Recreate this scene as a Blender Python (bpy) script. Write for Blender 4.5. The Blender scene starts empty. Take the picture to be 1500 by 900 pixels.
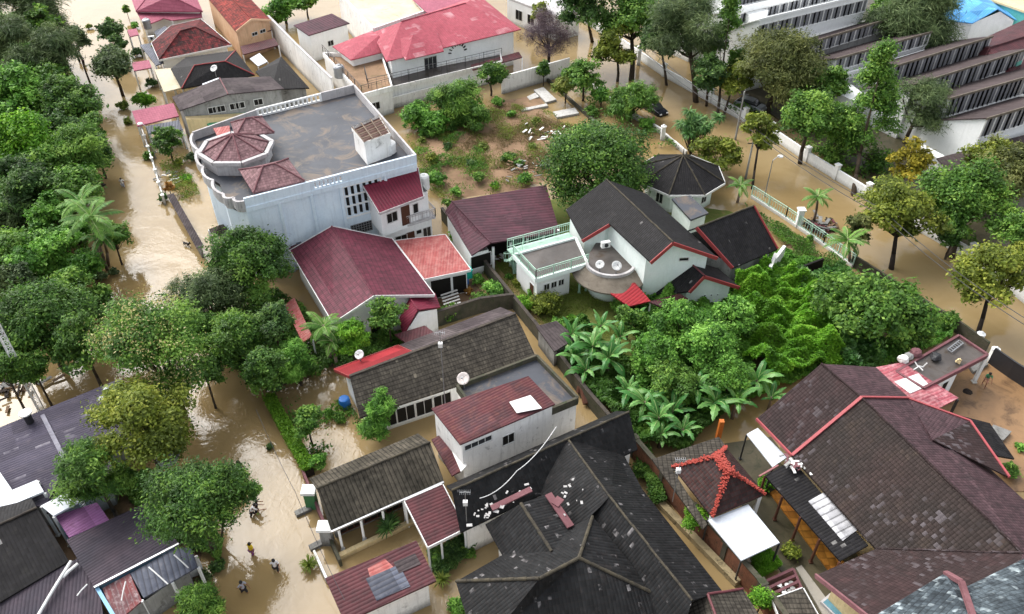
import bpy, math, random
import numpy as np
from mathutils import Vector as V3
random.seed(7)
# ---------------------------------------------------------------- camera, sky, sun, exposure
sc = bpy.context.scene
CAMH, PITCH, FPX = 48.0, math.radians(39.0), 1180.0
cam = bpy.data.objects.new('camera', bpy.data.cameras.new('camera')); sc.collection.objects.link(cam)
cam.data.sensor_width = 36.0; cam.data.lens = 36.0*FPX/1500.0
cam.data.clip_start = 1.0; cam.data.clip_end = 3000.0
cam.location = (0, 0, CAMH); cam.rotation_euler = (math.pi/2-PITCH, 0, 0)
sc.camera = cam
w = bpy.data.worlds.new('World'); sc.world = w; w.use_nodes = True
wn = w.node_tree.nodes; wl = w.node_tree.links
bg = wn['Background']; sky = wn.new('ShaderNodeTexSky'); sky.sky_type = 'NISHITA'
SUN_EL, SUN_AZ = math.radians(48), math.radians(-46)      # azimuth clockwise from +Y (away from the camera)
sky.sun_disc = False; sky.sun_elevation = SUN_EL; sky.sun_rotation = SUN_AZ
sky.dust_density = 4.0; sky.air_density = 1.0; sky.ozone_density = 1.0
hs = wn.new('ShaderNodeHueSaturation'); hs.inputs['Saturation'].default_value = 0.25
wl.new(sky.outputs[0], hs.inputs['Color']); wl.new(hs.outputs[0], bg.inputs[0]); bg.inputs[1].default_value = 0.15
sun = bpy.data.objects.new('sun', bpy.data.lights.new('sun', 'SUN')); sc.collection.objects.link(sun)
sun.data.energy = 0.8; sun.data.angle = math.radians(42); sun.data.color = (1, 0.96, 0.9)
sd = V3((math.sin(SUN_AZ)*math.cos(SUN_EL), math.cos(SUN_AZ)*math.cos(SUN_EL), math.sin(SUN_EL)))
sun.rotation_euler = sd.to_track_quat('Z', 'Y').to_euler()
vs = sc.view_settings; vs.view_transform = 'Standard'; vs.look = 'None'; vs.gamma = 1; vs.use_curve_mapping = False
vs.exposure = 1.2

# ---------------------------------------------------------------- where things stand
FW = V3((0, math.cos(PITCH), -math.sin(PITCH))); UP = V3((0, math.sin(PITCH), math.cos(PITCH))); CAM = V3((0, 0, CAMH))
def ray(px, py): return FW*FPX + V3((1, 0, 0))*(px-750) + UP*(450-py)
def P(px, py, z=0.0):
    d = ray(px, py); t = (z-CAMH)/d.z; return CAM + d*t
def Pl(px, py, a, b, c):
    n = (b-a).cross(c-a); d = ray(px, py); t = n.dot(a-CAM)/n.dot(d); return CAM + d*t
def Pauto(px, py, m, zlo, zhi):
    best = None
    for i in range(121):
        z = zlo+(zhi-zlo)*i/120; p = P(px, py, z); e = (p.x-m.x)**2+(p.y-m.y)**2
        if best is None or e < best[0]: best = (e, p)
    return best[1]
def mpp(px, py, z=0.0): return FW.dot(P(px, py, z)-CAM)/FPX      # metres per pixel there

# ---------------------------------------------------------------- objects
def put(o, parent=None):
    sc.collection.objects.link(o)
    if parent:
        o.parent = parent
        o.location = o.location - parent.location if o.type != 'EMPTY' else o.location
    return o
def tag(o, label=None, cat=None, group=None, kind=None):
    if label: o['label'] = label
    if cat: o['category'] = cat
    if group: o['group'] = group
    if kind: o['kind'] = kind
    return o
def thing(name, label, cat, base, group=None):
    o = bpy.data.objects.new(name, None); o.location = base; o.empty_display_size = .3
    sc.collection.objects.link(o); return tag(o, label, cat, group)
class M:
    def __init__(s): s.v = []; s.f = []
    def add(s, vs, fs):
        k = len(s.v); s.v += [tuple(v) for v in vs]; s.f += [tuple(i+k for i in f) for f in fs]; return s
    def prism(s, pts, lo, hi):            # pts: xy list; lo/hi numbers or lists
        n = len(pts); L = lo if isinstance(lo, (list, tuple)) else [lo]*n; H = hi if isinstance(hi, (list, tuple)) else [hi]*n
        vs = [(p[0], p[1], L[i]) for i, p in enumerate(pts)]+[(p[0], p[1], H[i]) for i, p in enumerate(pts)]
        fs = [tuple(range(n-1, -1, -1)), tuple(range(n, 2*n))]+[(i, (i+1) % n, n+(i+1) % n, n+i) for i in range(n)]
        ar = sum(pts[i][0]*pts[(i+1) % n][1]-pts[(i+1) % n][0]*pts[i][1] for i in range(n))
        if ar < 0: fs = [f[::-1] for f in fs]
        return s.add(vs, fs)
    def box(s, c, sz, rz=0.0):
        x, y, z = sz[0]/2, sz[1]/2, sz[2]/2; co, si = math.cos(rz), math.sin(rz)
        pts = [(c[0]+a*co-b*si, c[1]+a*si+b*co) for a, b in ((-x, -y), (x, -y), (x, y), (-x, y))]
        return s.prism(pts, c[2]-z, c[2]+z)
    def beam(s, a, b, w, h=None):
        a, b = V3(a), V3(b); h = h or w; d = (b-a).normalized(); u = d.cross(V3((0, 0, 1)))
        if u.length < 1e-3: u = V3((1, 0, 0))
        u.normalize(); v = u.cross(d)
        c = [(-w/2, -h/2), (w/2, -h/2), (w/2, h/2), (-w/2, h/2)]
        return s.add([p+u*x+v*y for p in (a, b) for x, y in c], [(0, 1, 2, 3), (7, 6, 5, 4)]+[(i, i+4, (i+1) % 4+4, (i+1) % 4) for i in range(4)])
    def tube(s, a, b, r0, r1=None, n=8, cap=True):
        a, b = V3(a), V3(b); r1 = r0 if r1 is None else r1; d = (b-a).normalized(); u = d.cross(V3((0, 0, 1)))
        if u.length < 1e-3: u = V3((1, 0, 0))
        u.normalize(); v = u.cross(d)
        vs = [p+(u*math.cos(6.28318*i/n)+v*math.sin(6.28318*i/n))*r for p, r in ((a, r0), (b, r1)) for i in range(n)]
        fs = [(i, i+n, (i+1) % n+n, (i+1) % n) for i in range(n)]
        if cap: fs += [tuple(range(n)), tuple(range(2*n-1, n-1, -1))]
        return s.add(vs, fs)
    def path(s, pts, r, n=6):
        for i in range(len(pts)-1):
            r0 = r[i] if isinstance(r, list) else r; r1 = r[i+1] if isinstance(r, list) else r
            s.tube(pts[i], pts[i+1], r0, r1, n)
        return s
    def lathe(s, c, prof, n=12):          # prof: (r,z) list
        vs = [(c[0]+r*math.cos(6.28318*i/n), c[1]+r*math.sin(6.28318*i/n), c[2]+z) for r, z in prof for i in range(n)]
        fs = [(j*n+i, j*n+(i+1) % n, (j+1)*n+(i+1) % n, (j+1)*n+i) for j in range(len(prof)-1) for i in range(n)]
        fs += [tuple(range(n-1, -1, -1)), tuple(range((len(prof)-1)*n, len(prof)*n))]
        return s.add(vs, fs)
    def build(s, name, mat, parent=None, smooth=False, udir=None, bevel=0):
        me = bpy.data.meshes.new(name); me.from_pydata(s.v, [], s.f); me.update()
        planar_uv(me, udir)
        me.materials.append(mat)
        if smooth: me.polygons.foreach_set('use_smooth', [True]*len(me.polygons))
        o = bpy.data.objects.new(name, me)
        if parent:
            p = parent; off = V3((0, 0, 0))
            while p: off = off+p.location; p = p.parent
            me.transform(__import__('mathutils').Matrix.Translation(-off)); o.parent = parent
        sc.collection.objects.link(o)
        if bevel:
            m = o.modifiers.new('bevel', 'BEVEL'); m.width = bevel; m.segments = 2; m.limit_method = 'ANGLE'
        return o
def planar_uv(me, udir=None):
    uv = me.uv_layers.new(name='UVMap'); dat = np.zeros(len(me.loops)*2, 'f')
    for p in me.polygons:
        n = p.normal
        u = V3((0, 0, 1)).cross(n)
        if udir is not None and n.z > .5:
            u = V3((udir[0], udir[1], 0)); u = u-n*u.dot(n)
        elif u.length < .05: u = V3((1, 0, 0))-n*n.x
        u.normalize(); v = n.cross(u)
        for li in p.loop_indices:
            co = me.vertices[me.loops[li].vertex_index].co
            dat[2*li] = co.dot(u); dat[2*li+1] = co.dot(v)
    uv.data.foreach_set('uv', dat)

# ---------------------------------------------------------------- materials
def S(r, g, b, k=1.0):
    f = lambda c: (c/255/12.92 if c/255 <= .04045 else ((c/255+.055)/1.055)**2.4)*k
    return (f(r), f(g), f(b), 1)
class NT:
    def __init__(s, name):
        s.m = bpy.data.materials.new(name); s.m.use_nodes = True; s.n = s.m.node_tree.nodes; s.l = s.m.node_tree.links
        s.b = s.n['Principled BSDF']; s.out = s.n['Material Output']
    def node(s, t, **kw):
        o = s.n.new(t)
        for k, v in kw.items(): setattr(o, k, v)
        return o
    def plug(s, sock, v):
        if isinstance(v, bpy.types.NodeSocket): s.l.new(v, sock)
        else: sock.default_value = v
    def math(s, op, a, b=0.0, c=None, clamp=False):
        o = s.node('ShaderNodeMath', operation=op, use_clamp=clamp); s.plug(o.inputs[0], a); s.plug(o.inputs[1], b)
        if c is not None: s.plug(o.inputs[2], c)
        return o.outputs[0]
    def mix(s, f, a, b, mode='MIX'):
        o = s.node('ShaderNodeMix', data_type='RGBA', blend_type=mode, clamp_factor=True)
        s.plug(o.inputs[0], f); s.plug(o.inputs[6], a); s.plug(o.inputs[7], b); return o.outputs[2]
    def noise(s, vec, scale, detail=4.0, rough=.6, dist=0.0):
        o = s.node('ShaderNodeTexNoise'); s.l.new(vec, o.inputs['Vector']); o.inputs['Scale'].default_value = scale
        o.inputs['Detail'].default_value = detail; o.inputs['Roughness'].default_value = rough; o.inputs['Distortion'].default_value = dist
        return o.outputs['Fac']
    def ramp(s, f, lo, hi):
        o = s.node('ShaderNodeMapRange'); o.clamp = True; s.plug(o.inputs[0], f); o.inputs[1].default_value = lo; o.inputs[2].default_value = hi
        return o.outputs[0]
    def pos(s): return s.node('ShaderNodeNewGeometry').outputs['Position']
    def bump(s, h, strength=.5, dist=.05, nrm=None):
        o = s.node('ShaderNodeBump'); o.inputs['Strength'].default_value = strength; o.inputs['Distance'].default_value = dist
        s.plug(o.inputs['Height'], h)
        if nrm is not None: s.l.new(nrm, o.inputs['Normal'])
        return o.outputs[0]
    def done(s, col, rough=.7, spec=.4, nrm=None):
        s.plug(s.b.inputs['Base Color'], col); s.plug(s.b.inputs['Roughness'], rough); s.b.inputs['Specular IOR Level'].default_value = spec
        if nrm is not None: s.l.new(nrm, s.b.inputs['Normal'])
        return s.m
def roofmat(name, c1, c2, dirt, amt=.4, kind='tile', pu=.3, pv=.38, rough=.75, groove=.55, speck=None, sp=.0, nsc=.35, spec=.35, tv=.35, bump=.4, cell=None):
    cell = cell or (max(pu, .22), max(pv, .22))
    t = NT(name); uv = t.node('ShaderNodeUVMap').outputs[0]; sx = t.node('ShaderNodeSeparateXYZ'); t.l.new(uv, sx.inputs[0])
    u, v = sx.outputs[0], sx.outputs[1]; pos = t.pos()
    fu = t.math('FRACT', t.math('DIVIDE', u, pu)); fv = t.math('FRACT', t.math('DIVIDE', v, pv))
    cu = t.math('FLOOR', t.math('DIVIDE', u, pu)); cv = t.math('FLOOR', t.math('DIVIDE', v, pv))
    arch = t.math('SINE', t.math('MULTIPLY', fu, math.pi))            # 0 in the groove, 1 on the rib
    cx = t.node('ShaderNodeCombineXYZ')
    if kind == 'tile':
        t.l.new(cu, cx.inputs[0]); t.l.new(cv, cx.inputs[1])
        h = t.math('ADD', t.math('MULTIPLY', arch, .7), t.math('MULTIPLY', t.math('SUBTRACT', 1.0, fv), .8))
        gr = t.math('MAXIMUM', t.math('MULTIPLY', t.ramp(arch, .5, .0), .55), t.ramp(fv, .72, .95))
    elif kind == 'step':                                              # pressed sheet: rows only across the slope, ribs down it
        t.l.new(cv, cx.inputs[1]); t.l.new(cu, cx.inputs[0])
        h = t.math('ADD', t.math('MULTIPLY', arch, .35), t.math('MULTIPLY', t.math('SUBTRACT', 1.0, fv), 1.0))
        gr = t.math('MAXIMUM', t.math('MULTIPLY', t.ramp(arch, .3, .0), .6), t.ramp(fv, .7, .95))
    else:                                                             # corrugated / ribbed sheet: ribs run down the slope
        sheet = t.math('FLOOR', t.math('DIVIDE', u, pu*5)); t.l.new(sheet, cx.inputs[0])
        t.l.new(t.math('FLOOR', t.math('DIVIDE', v, 2.7)), cx.inputs[1])
        h = arch; gr = t.ramp(arch, .5, .0)
    wn_ = t.node('ShaderNodeTexWhiteNoise', noise_dimensions='2D'); t.l.new(cx.outputs[0], wn_.inputs['Vector']); rnd = wn_.outputs['Value']
    st = t.node('ShaderNodeMapping'); st.inputs['Scale'].default_value = (3.0, .35, 1); t.l.new(uv, st.inputs[0])
    streak = t.noise(st.outputs[0], 1.0, 5, .65)
    big = t.noise(pos, nsc, 5, .6, .6); mid = t.noise(pos, nsc*5, 4, .65)
    col = t.mix(t.ramp(big, .38, .62), c1, c2)
    col = t.mix(t.math('MULTIPLY', t.ramp(t.math('ADD', t.math('MULTIPLY', mid, .6), t.math('MULTIPLY', streak, .4)), .62-.35*amt, .72-.2*amt), min(1, amt+.25)), col, dirt)
    col = t.mix(1.0, col, t.mix(rnd, (1-tv, 1-tv, 1-tv, 1), (1+tv*.6, 1+tv*.6, 1+tv*.6, 1)), 'MULTIPLY')
    g = tuple(c*(1-groove) for c in dirt[:3])+(1,)
    col = t.mix(t.math('MULTIPLY', gr, groove), col, g)
    if speck is not None:
        w2 = t.node('ShaderNodeTexWhiteNoise', noise_dimensions='3D'); cm = t.node('ShaderNodeCombineXYZ')
        t.l.new(t.math('FLOOR', t.math('DIVIDE', u, cell[0])), cm.inputs[0]); t.l.new(t.math('FLOOR', t.math('DIVIDE', v, cell[1])), cm.inputs[1]); cm.inputs[2].default_value = 5.5
        t.l.new(cm.outputs[0], w2.inputs['Vector'])
        m_ = t.math('MULTIPLY', t.ramp(t.noise(pos, nsc*2.2, 3, .6), .5, .72), t.math('GREATER_THAN', w2.outputs['Value'], 1-sp))
        col = t.mix(t.math('MULTIPLY', m_, .85), col, speck)
    nb = t.bump(t.math('ADD', h, t.math('MULTIPLY', mid, .3)), bump, .07)
    return t.done(col, min(.95, rough+.12), spec*.4, nb)
def surf(name, c1, c2, dirt=None, amt=.3, sc_=1.0, rough=.85, spec=.3, bump=.15, low=0.0, streaks=0.0, thr=None):
    """painted wall, concrete, soil: two tones, stains, optional damp/dirty foot"""
    t = NT(name); pos = t.pos()
    big = t.noise(pos, .5*sc_, 5, .65, .4); fine = t.noise(pos, 6*sc_, 4, .7)
    col = t.mix(t.ramp(big, .35, .65), c1, c2)
    if dirt is not None:
        d = t.noise(pos, 1.3*sc_, 6, .7, .8); th = thr or (.68-.3*amt)
        col = t.mix(t.math('MULTIPLY', t.ramp(d, th, th+.14), min(.95, amt+.35)), col, dirt)
        if streaks:
            mp = t.node('ShaderNodeMapping'); mp.inputs['Scale'].default_value = (2.2, 2.2, .22); t.l.new(pos, mp.inputs[0])
            s_ = t.noise(mp.outputs[0], 1.5, 4, .7); col = t.mix(t.math('MULTIPLY', t.ramp(s_, .5, .75), streaks), col, dirt)
        if low:
            sz = t.node('ShaderNodeSeparateXYZ'); t.l.new(pos, sz.inputs[0])
            e = t.math('ADD', sz.outputs[2], t.math('MULTIPLY', fine, .6)); col = t.mix(t.math('MULTIPLY', t.ramp(e, low+.5, .25), .8), col, dirt)
    col = t.mix(.25, col, t.mix(fine, (0.55, .55, .55, 1), (1.3, 1.3, 1.3, 1)), 'MULTIPLY')
    return t.done(col, rough, spec, t.bump(fine, bump, .04))
def plain(name, c, rough=.5, spec=.4, metal=0.0):
    t = NT(name); n = t.noise(t.pos(), 3, 4, .7)
    col = t.mix(t.ramp(n, .3, .7), c, tuple(x*.8 for x in c[:3])+(1,)); t.b.inputs['Metallic'].default_value = metal
    return t.done(col, rough, spec)
def patchmat(name, base, patches, pu=.2, groove=.4):
    return roofmat(name, base, patches[0], patches[1], .5, 'corr', pu, 1, nsc=.5, groove=groove)
W = surf('wall_white', S(244, 245, 244), S(234, 236, 235), S(160, 158, 148), .08, 1.0, low=.4, streaks=.14)
WD = surf('wall_white_stained', S(244, 243, 240), S(232, 230, 225), S(70, 64, 52), .3, .8, low=.6, streaks=.3)
WB = surf('wall_pale_blue', S(226, 238, 247), S(212, 227, 239), S(130, 140, 152), .2, .8, streaks=.25, low=.6)
WC = surf('wall_cream', S(228, 208, 160), S(212, 190, 145), S(120, 105, 80), .25, low=.5, streaks=.3)
WP = surf('wall_peach', S(225, 190, 155), S(210, 170, 135), S(120, 90, 70), .25, low=.5, streaks=.3)
WM = surf('wall_mint', S(238, 246, 242), S(228, 240, 235), S(150, 155, 142), .08, low=.5, streaks=.14)
WG = surf('wall_grey', S(165, 165, 162), S(140, 140, 138), S(70, 68, 62), .4, low=.6, streaks=.5)
MOSSW = surf('wall_mossy', S(85, 80, 68), S(60, 60, 50), S(45, 58, 30), .5, 1.5, streaks=.5)
CONC = surf('concrete_roof', S(74, 77, 84), S(54, 57, 64), S(112, 98, 84), .5, .3, rough=.55, spec=.3, thr=.5)
CONCD = surf('concrete_dirty', S(90, 84, 80), S(62, 57, 54), S(60, 45, 28), .5, .6, rough=.5, spec=.5)
PARA = surf('parapet', S(196, 194, 194), S(172, 168, 168), S(98, 90, 86), .35, 1.2, streaks=.35)
DARK = plain('dark_opening', (.012, .011, .010, 1), .6, .2)  # near-black colour; stands in for shade in openings and under tower eaves
GLASS = plain('window_glass', (.035, .038, .042, 1), .1, .6)
FRAME = plain('white_frame', S(225, 225, 222), .5)
FRAMEG = plain('grey_frame', S(140, 142, 145), .5)
FBROWN = plain('brown_wood', S(85, 50, 35), .6)
METAL = plain('galvanised', S(160, 162, 165), .35, .5, .6)
IRON = plain('dark_iron', S(45, 45, 48), .5, .5)
MINT = plain('mint_paint', S(178, 212, 192), .5)
WHITEP = plain('white_plastic', S(228, 228, 226), .35)
TEAL = plain('teal_plastic', S(30, 180, 165), .4)
BLUEP = plain('blue_plastic', S(40, 110, 190), .4)
LBLUE = plain('light_blue_paint', S(140, 190, 225), .6)
REDP = plain('red_trim', S(150, 60, 60), .6)
MAROONP = plain('maroon_trim', S(105, 55, 60), .6)
PINKP = surf('pink_trim', S(122, 84, 88), S(104, 68, 72), S(60, 45, 45), .3, 2)
RIDGED = surf('ridge_mortar_dark', S(75, 68, 60), S(50, 46, 44), S(110, 102, 80), .35, 4)
RIDGEM = surf('ridge_mossy', S(80, 74, 60), S(50, 47, 42), S(45, 43, 40), .4, 4)
R_MAG = roofmat('roof_magenta_sheet', S(100, 46, 60), S(88, 42, 54), S(58, 34, 40), .38, 'step', .25, .42, .42, .5, tv=.22)
R_MAG2 = roofmat('roof_magenta_ribbed', S(112, 38, 56), S(100, 34, 50), S(62, 24, 34), .2, 'corr', .33, 1, .4, .6, tv=.12)
R_PINK = roofmat('roof_pink_tile', S(166, 80, 92), S(156, 72, 84), S(178, 116, 122), .12, 'tile', .32, .4, .55, .4, speck=S(192, 146, 150), sp=.42, nsc=.16, tv=.15, cell=(1.7, .8))
R_ROSE = roofmat('roof_rose_sheet', S(160, 88, 106), S(150, 80, 98), S(115, 62, 76), .15, 'step', .3, .5, .5, .3, tv=.12)
R_SALM = roofmat('roof_salmon', S(158, 84, 80), S(146, 74, 73), S(174, 122, 116), .5, 'corr', .28, 1, .5, .3, tv=.12)
R_REDT = roofmat('roof_old_red_tile', S(150, 60, 62), S(125, 50, 52), S(58, 40, 40), .75, 'tile', .28, .36, .7, .5, nsc=.3)
R_ORT = roofmat('roof_orange_red_tile', S(165, 68, 60), S(140, 55, 50), S(70, 40, 36), .65, 'tile', .28, .36, .7, .5, nsc=.3)
R_BLK = roofmat('roof_black_tile', S(36, 35, 37), S(28, 27, 29), S(54, 52, 48), .25, 'tile', .22, .36, .5, .6, speck=S(150, 148, 145), sp=.012, nsc=.4, tv=.3, spec=.3)
R_BLKS = roofmat('roof_black_tile_flaked', S(36, 37, 38), S(28, 29, 30), S(58, 52, 50), .25, 'tile', .22, .36, .5, .6, speck=S(150, 146, 146), sp=.06, nsc=.6, tv=.35, spec=.3)
R_GRY = roofmat('roof_grey_brown_tile', S(84, 79, 71), S(70, 66, 60), S(42, 39, 36), .45, 'tile', .24, .34, .8, .75, speck=S(140, 132, 116), sp=.05, nsc=.5, tv=.22)
R_MOS = roofmat('roof_fibre_cement_mossy', S(92, 86, 76), S(72, 68, 60), S(35, 34, 30), .5, 'corr', .3, 1, .85, .8, nsc=.5, tv=.25)
R_GCR = roofmat('roof_grey_sheet', S(88, 80, 80), S(72, 64, 66), S(48, 42, 44), .4, 'corr', .3, 1, .7, .55, nsc=.4)
R_MAR = roofmat('roof_maroon_sheet', S(90, 50, 54), S(76, 44, 48), S(58, 40, 42), .45, 'corr', .26, 1, .42, .35, nsc=.4, tv=.15)
R_MARP = roofmat('roof_maroon_faded', S(92, 52, 56), S(74, 54, 58), S(112, 72, 66), .4, 'corr', .24, 1, .6, .4, nsc=.45, tv=.25)
R_PLUM = roofmat('roof_plum_sheet', S(88, 52, 62), S(72, 46, 54), S(54, 38, 44), .45, 'corr', .5, 1, .5, .4, nsc=.3, tv=.15)
R_PUR = roofmat('roof_purple_grey_sheet', S(76, 72, 86), S(64, 60, 74), S(100, 92, 100), .25, 'corr', .22, 1, .55, .5, nsc=.25, tv=.2, speck=S(150, 146, 154), sp=.12)
R_PURD = roofmat('roof_dark_purple_sheet', S(72, 62, 70), S(56, 53, 62), S(46, 42, 50), .4, 'corr', .22, 1, .5, .5, nsc=.3, tv=.15)
R_GLV = roofmat('roof_galvanised', S(92, 96, 108), S(70, 74, 86), S(120, 118, 124), .3, 'corr', .35, 1, .4, .75, nsc=.6)
R_RUST = roofmat('roof_rust_sheet', S(120, 66, 66), S(105, 78, 80), S(195, 182, 182), .35, 'corr', .3, 1, .6, .55, nsc=.7)
R_MAGP = roofmat('roof_bright_orchid_sheet', S(162, 112, 160), S(150, 98, 146), S(95, 56, 76), .25, 'corr', .22, 1, .5, .4, nsc=.5)
R_PNKS = roofmat('roof_striped_pink_sheet', S(165, 88, 96), S(130, 66, 76), S(205, 158, 160), .45, 'corr', .3, 1, .55, .45, nsc=.4)
R_BIG = roofmat('roof_big_dark_tile', S(48, 41, 40), S(56, 43, 43), S(80, 58, 58), .25, 'tile', .23, .3, .6, .75, speck=S(98, 92, 95), sp=.22, nsc=.14, tv=.25)
R_BIGO = roofmat('roof_big_olive_tile', S(46, 41, 39), S(56, 45, 43), S(80, 68, 58), .26, 'tile', .23, .3, .6, .8, speck=S(96, 90, 93), sp=.16, nsc=.14, tv=.25)
R_BIGP = roofmat('roof_big_pinkish_tile', S(86, 66, 70), S(76, 58, 62), S(52, 44, 46), .45, 'tile', .23, .3, .6, .65, nsc=.3, tv=.25)
R_BLUT = roofmat('roof_bluish_flaked_tile', S(90, 100, 106), S(62, 70, 76), S(34, 38, 42), .55, 'tile', .27, .33, .6, .6, speck=S(172, 184, 188), sp=.3, nsc=.5, tv=.35)
R_CAP = roofmat('roof_faded_pink_tile', S(138, 108, 110), S(124, 96, 99), S(86, 66, 68), .4, 'tile', .25, .3, .75, .5, nsc=.6)
R_ORM = roofmat('roof_black_red_tile', S(52, 46, 46), S(60, 48, 46), S(110, 48, 42), .25, 'tile', .25, .3, .7, .6, nsc=.8)
R_SAW = roofmat('roof_brown_bitumen', S(84, 74, 74), S(74, 66, 66), S(55, 46, 44), .4, 'corr', .45, 1, .8, .3, nsc=.2, tv=.12)
R_RED = roofmat('roof_bright_red_sheet', S(150, 46, 52), S(138, 42, 48), S(96, 36, 40), .15, 'corr', .3, 1, .45, .5, nsc=.5)
R_BLU = roofmat('roof_bright_blue_sheet', S(90, 165, 225), S(80, 150, 210), S(180, 210, 230), .2, 'corr', .3, 1, .45, .3)
R_WHT = surf('white_canopy_sheet', S(215, 220, 226), S(200, 206, 214), S(165, 165, 165), .2, .8, rough=.5)
R_GRN = roofmat('roof_green_sheet', S(90, 165, 120), S(70, 140, 100), S(130, 180, 140), .3, 'corr', .3, 1, .5, .4)
SHG = surf('shingle_brown', S(120, 112, 100), S(98, 90, 80), S(60, 54, 48), .4, 2.0, rough=.9, bump=.5)
SLATS = roofmat('translucent_sheet', S(200, 200, 202), S(180, 180, 184), S(60, 58, 58), .3, 'corr', .5, 1, .5, .75)
GUT = plain('gutter', S(150, 100, 100), .5)
# ---------------------------------------------------------------- builders
def spec(s, V=None):
    """'a px py z; b px py ~e+f (above the middle of e,f); c px py /p+q+r (in that plane)' -> dict of points"""
    V = {} if V is None else V
    for it in s.split(';'):
        k, x, y, z = it.split(); x, y = float(x), float(y)
        if z[0] == '~':
            q = z[1:].split('+'); a, b = V[q[0]], V[q[1]]; m = (a+b)/2; V[k] = Pauto(x, y, m, max(a.z, b.z)+.3, max(a.z, b.z)+(float(q[2]) if len(q) > 2 else 4.5))
        elif z[0] == '/':
            q = z[1:].split('+'); V[k] = Pl(x, y, V[q[0]], V[q[1]], V[q[2]])
        elif z[0] == '=':                       # parallelogram corner: a + c - b, given as =a+b+c (pixel ignored)
            q = z[1:].split('+'); V[k] = V[q[0]]+V[q[2]]-V[q[1]]
        else: V[k] = P(x, y, float(z))
    return V
def roof(b, V, faces, mat, th=.14, name='roof', caps='', capmat=None, capr=.085, udir=None, fascia=None):
    m = M(); used = []
    fl = []
    for f in faces.split(','):
        ids = f.split(); pts = [V[i] for i in ids]
        ar = sum(pts[i].x*pts[(i+1) % len(pts)].y-pts[(i+1) % len(pts)].x*pts[i].y for i in range(len(pts)))
        if ar < 0: ids = ids[::-1]; pts = pts[::-1]
        fl.append(ids)
    edges = {}
    for ids in fl:
        for i in range(len(ids)): e = (ids[i], ids[(i+1) % len(ids)]); edges[e] = edges.get(e, 0)+1
    for ids in fl:
        pts = [V[i] for i in ids]; n = len(pts)
        m.add(pts, [tuple(range(n))]); m.add([p-V3((0, 0, th)) for p in pts], [tuple(range(n-1, -1, -1))])
        for i in range(n):
            a, c = ids[i], ids[(i+1) % n]
            if (c, a) in edges: continue
            A, C = V[a], V[c]; m.add([A, C, C-V3((0, 0, th)), A-V3((0, 0, th))], [(3, 2, 1, 0)])
    r = m.build(name, mat, b, udir=udir)
    if fascia:
        fm = M()
        for (a, c) in edges:
            if (c, a) in edges: continue
            A, C = V[a], V[c]; mid = V3((0, 0, th*.5+.03)); o_ = (C-A).cross(V3((0, 0, 1))).normalized()*.045
            fm.beam(A-mid+o_, C-mid+o_, .06, th+.12)
        fm.build('fascia', fascia, b)
    if caps:
        cm = M()
        for e in caps.split(','):
            a, c = e.split(); A, C = V[a], V[c]; L = (C-A).length; k = max(1, int(L/.8))
            for i in range(k):
                p, q = A.lerp(C, i/k), A.lerp(C, (i+1)/k); j = V3((random.uniform(-.015, .015), random.uniform(-.015, .015), .03+random.uniform(-.012, .012)))
                cm.tube(p+j, q+j, capr, capr*.88, 8)
        cm.build('ridge_cap', capmat or mat, b)
    return r
def walls(b, V, loop, mat, inset=.4, z0=-.1, drop=.12, name='wall'):
    ids = loop.split(); eave = [i for i in ids if not i.endswith('*')]
    c = sum(((V[i]) for i in eave), V3())/len(eave); c.z = 0
    pos = {}
    for i in eave:
        p = V[i]; d = V3((p.x-c.x, p.y-c.y, 0)); L = max(d.length, .01); k = max(.3, (L-inset*1.35)/L)
        pos[i] = V3((c.x+d.x*k, c.y+d.y*k, p.z-drop))
    n = len(ids); out = []
    for j, i in enumerate(ids):
        if i.endswith('*'):
            A, B = pos[ids[j-1]], pos[ids[(j+1) % n]]; p = V[i[:-1]]; ab = (B-A).xy; t = max(.1, min(.9, (p.xy-A.xy).dot(ab)/max(ab.dot(ab), 1e-6)))
            q = A.lerp(B, t); out.append(V3((q.x, q.y, p.z-drop-.1)))
        else: out.append(pos[i])
    m = M(); vs = [(p.x, p.y, z0) for p in out]+[tuple(p) for p in out]
    m.add(vs, [(i, (i+1) % n, n+(i+1) % n, n+i) for i in range(n)])
    ar = sum(out[i].x*out[(i+1) % n].y-out[(i+1) % n].x*out[i].y for i in range(n))
    if ar < 0: m.f = [f[::-1] for f in m.f]
    m.build(name, mat, b)
    return out
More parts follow.
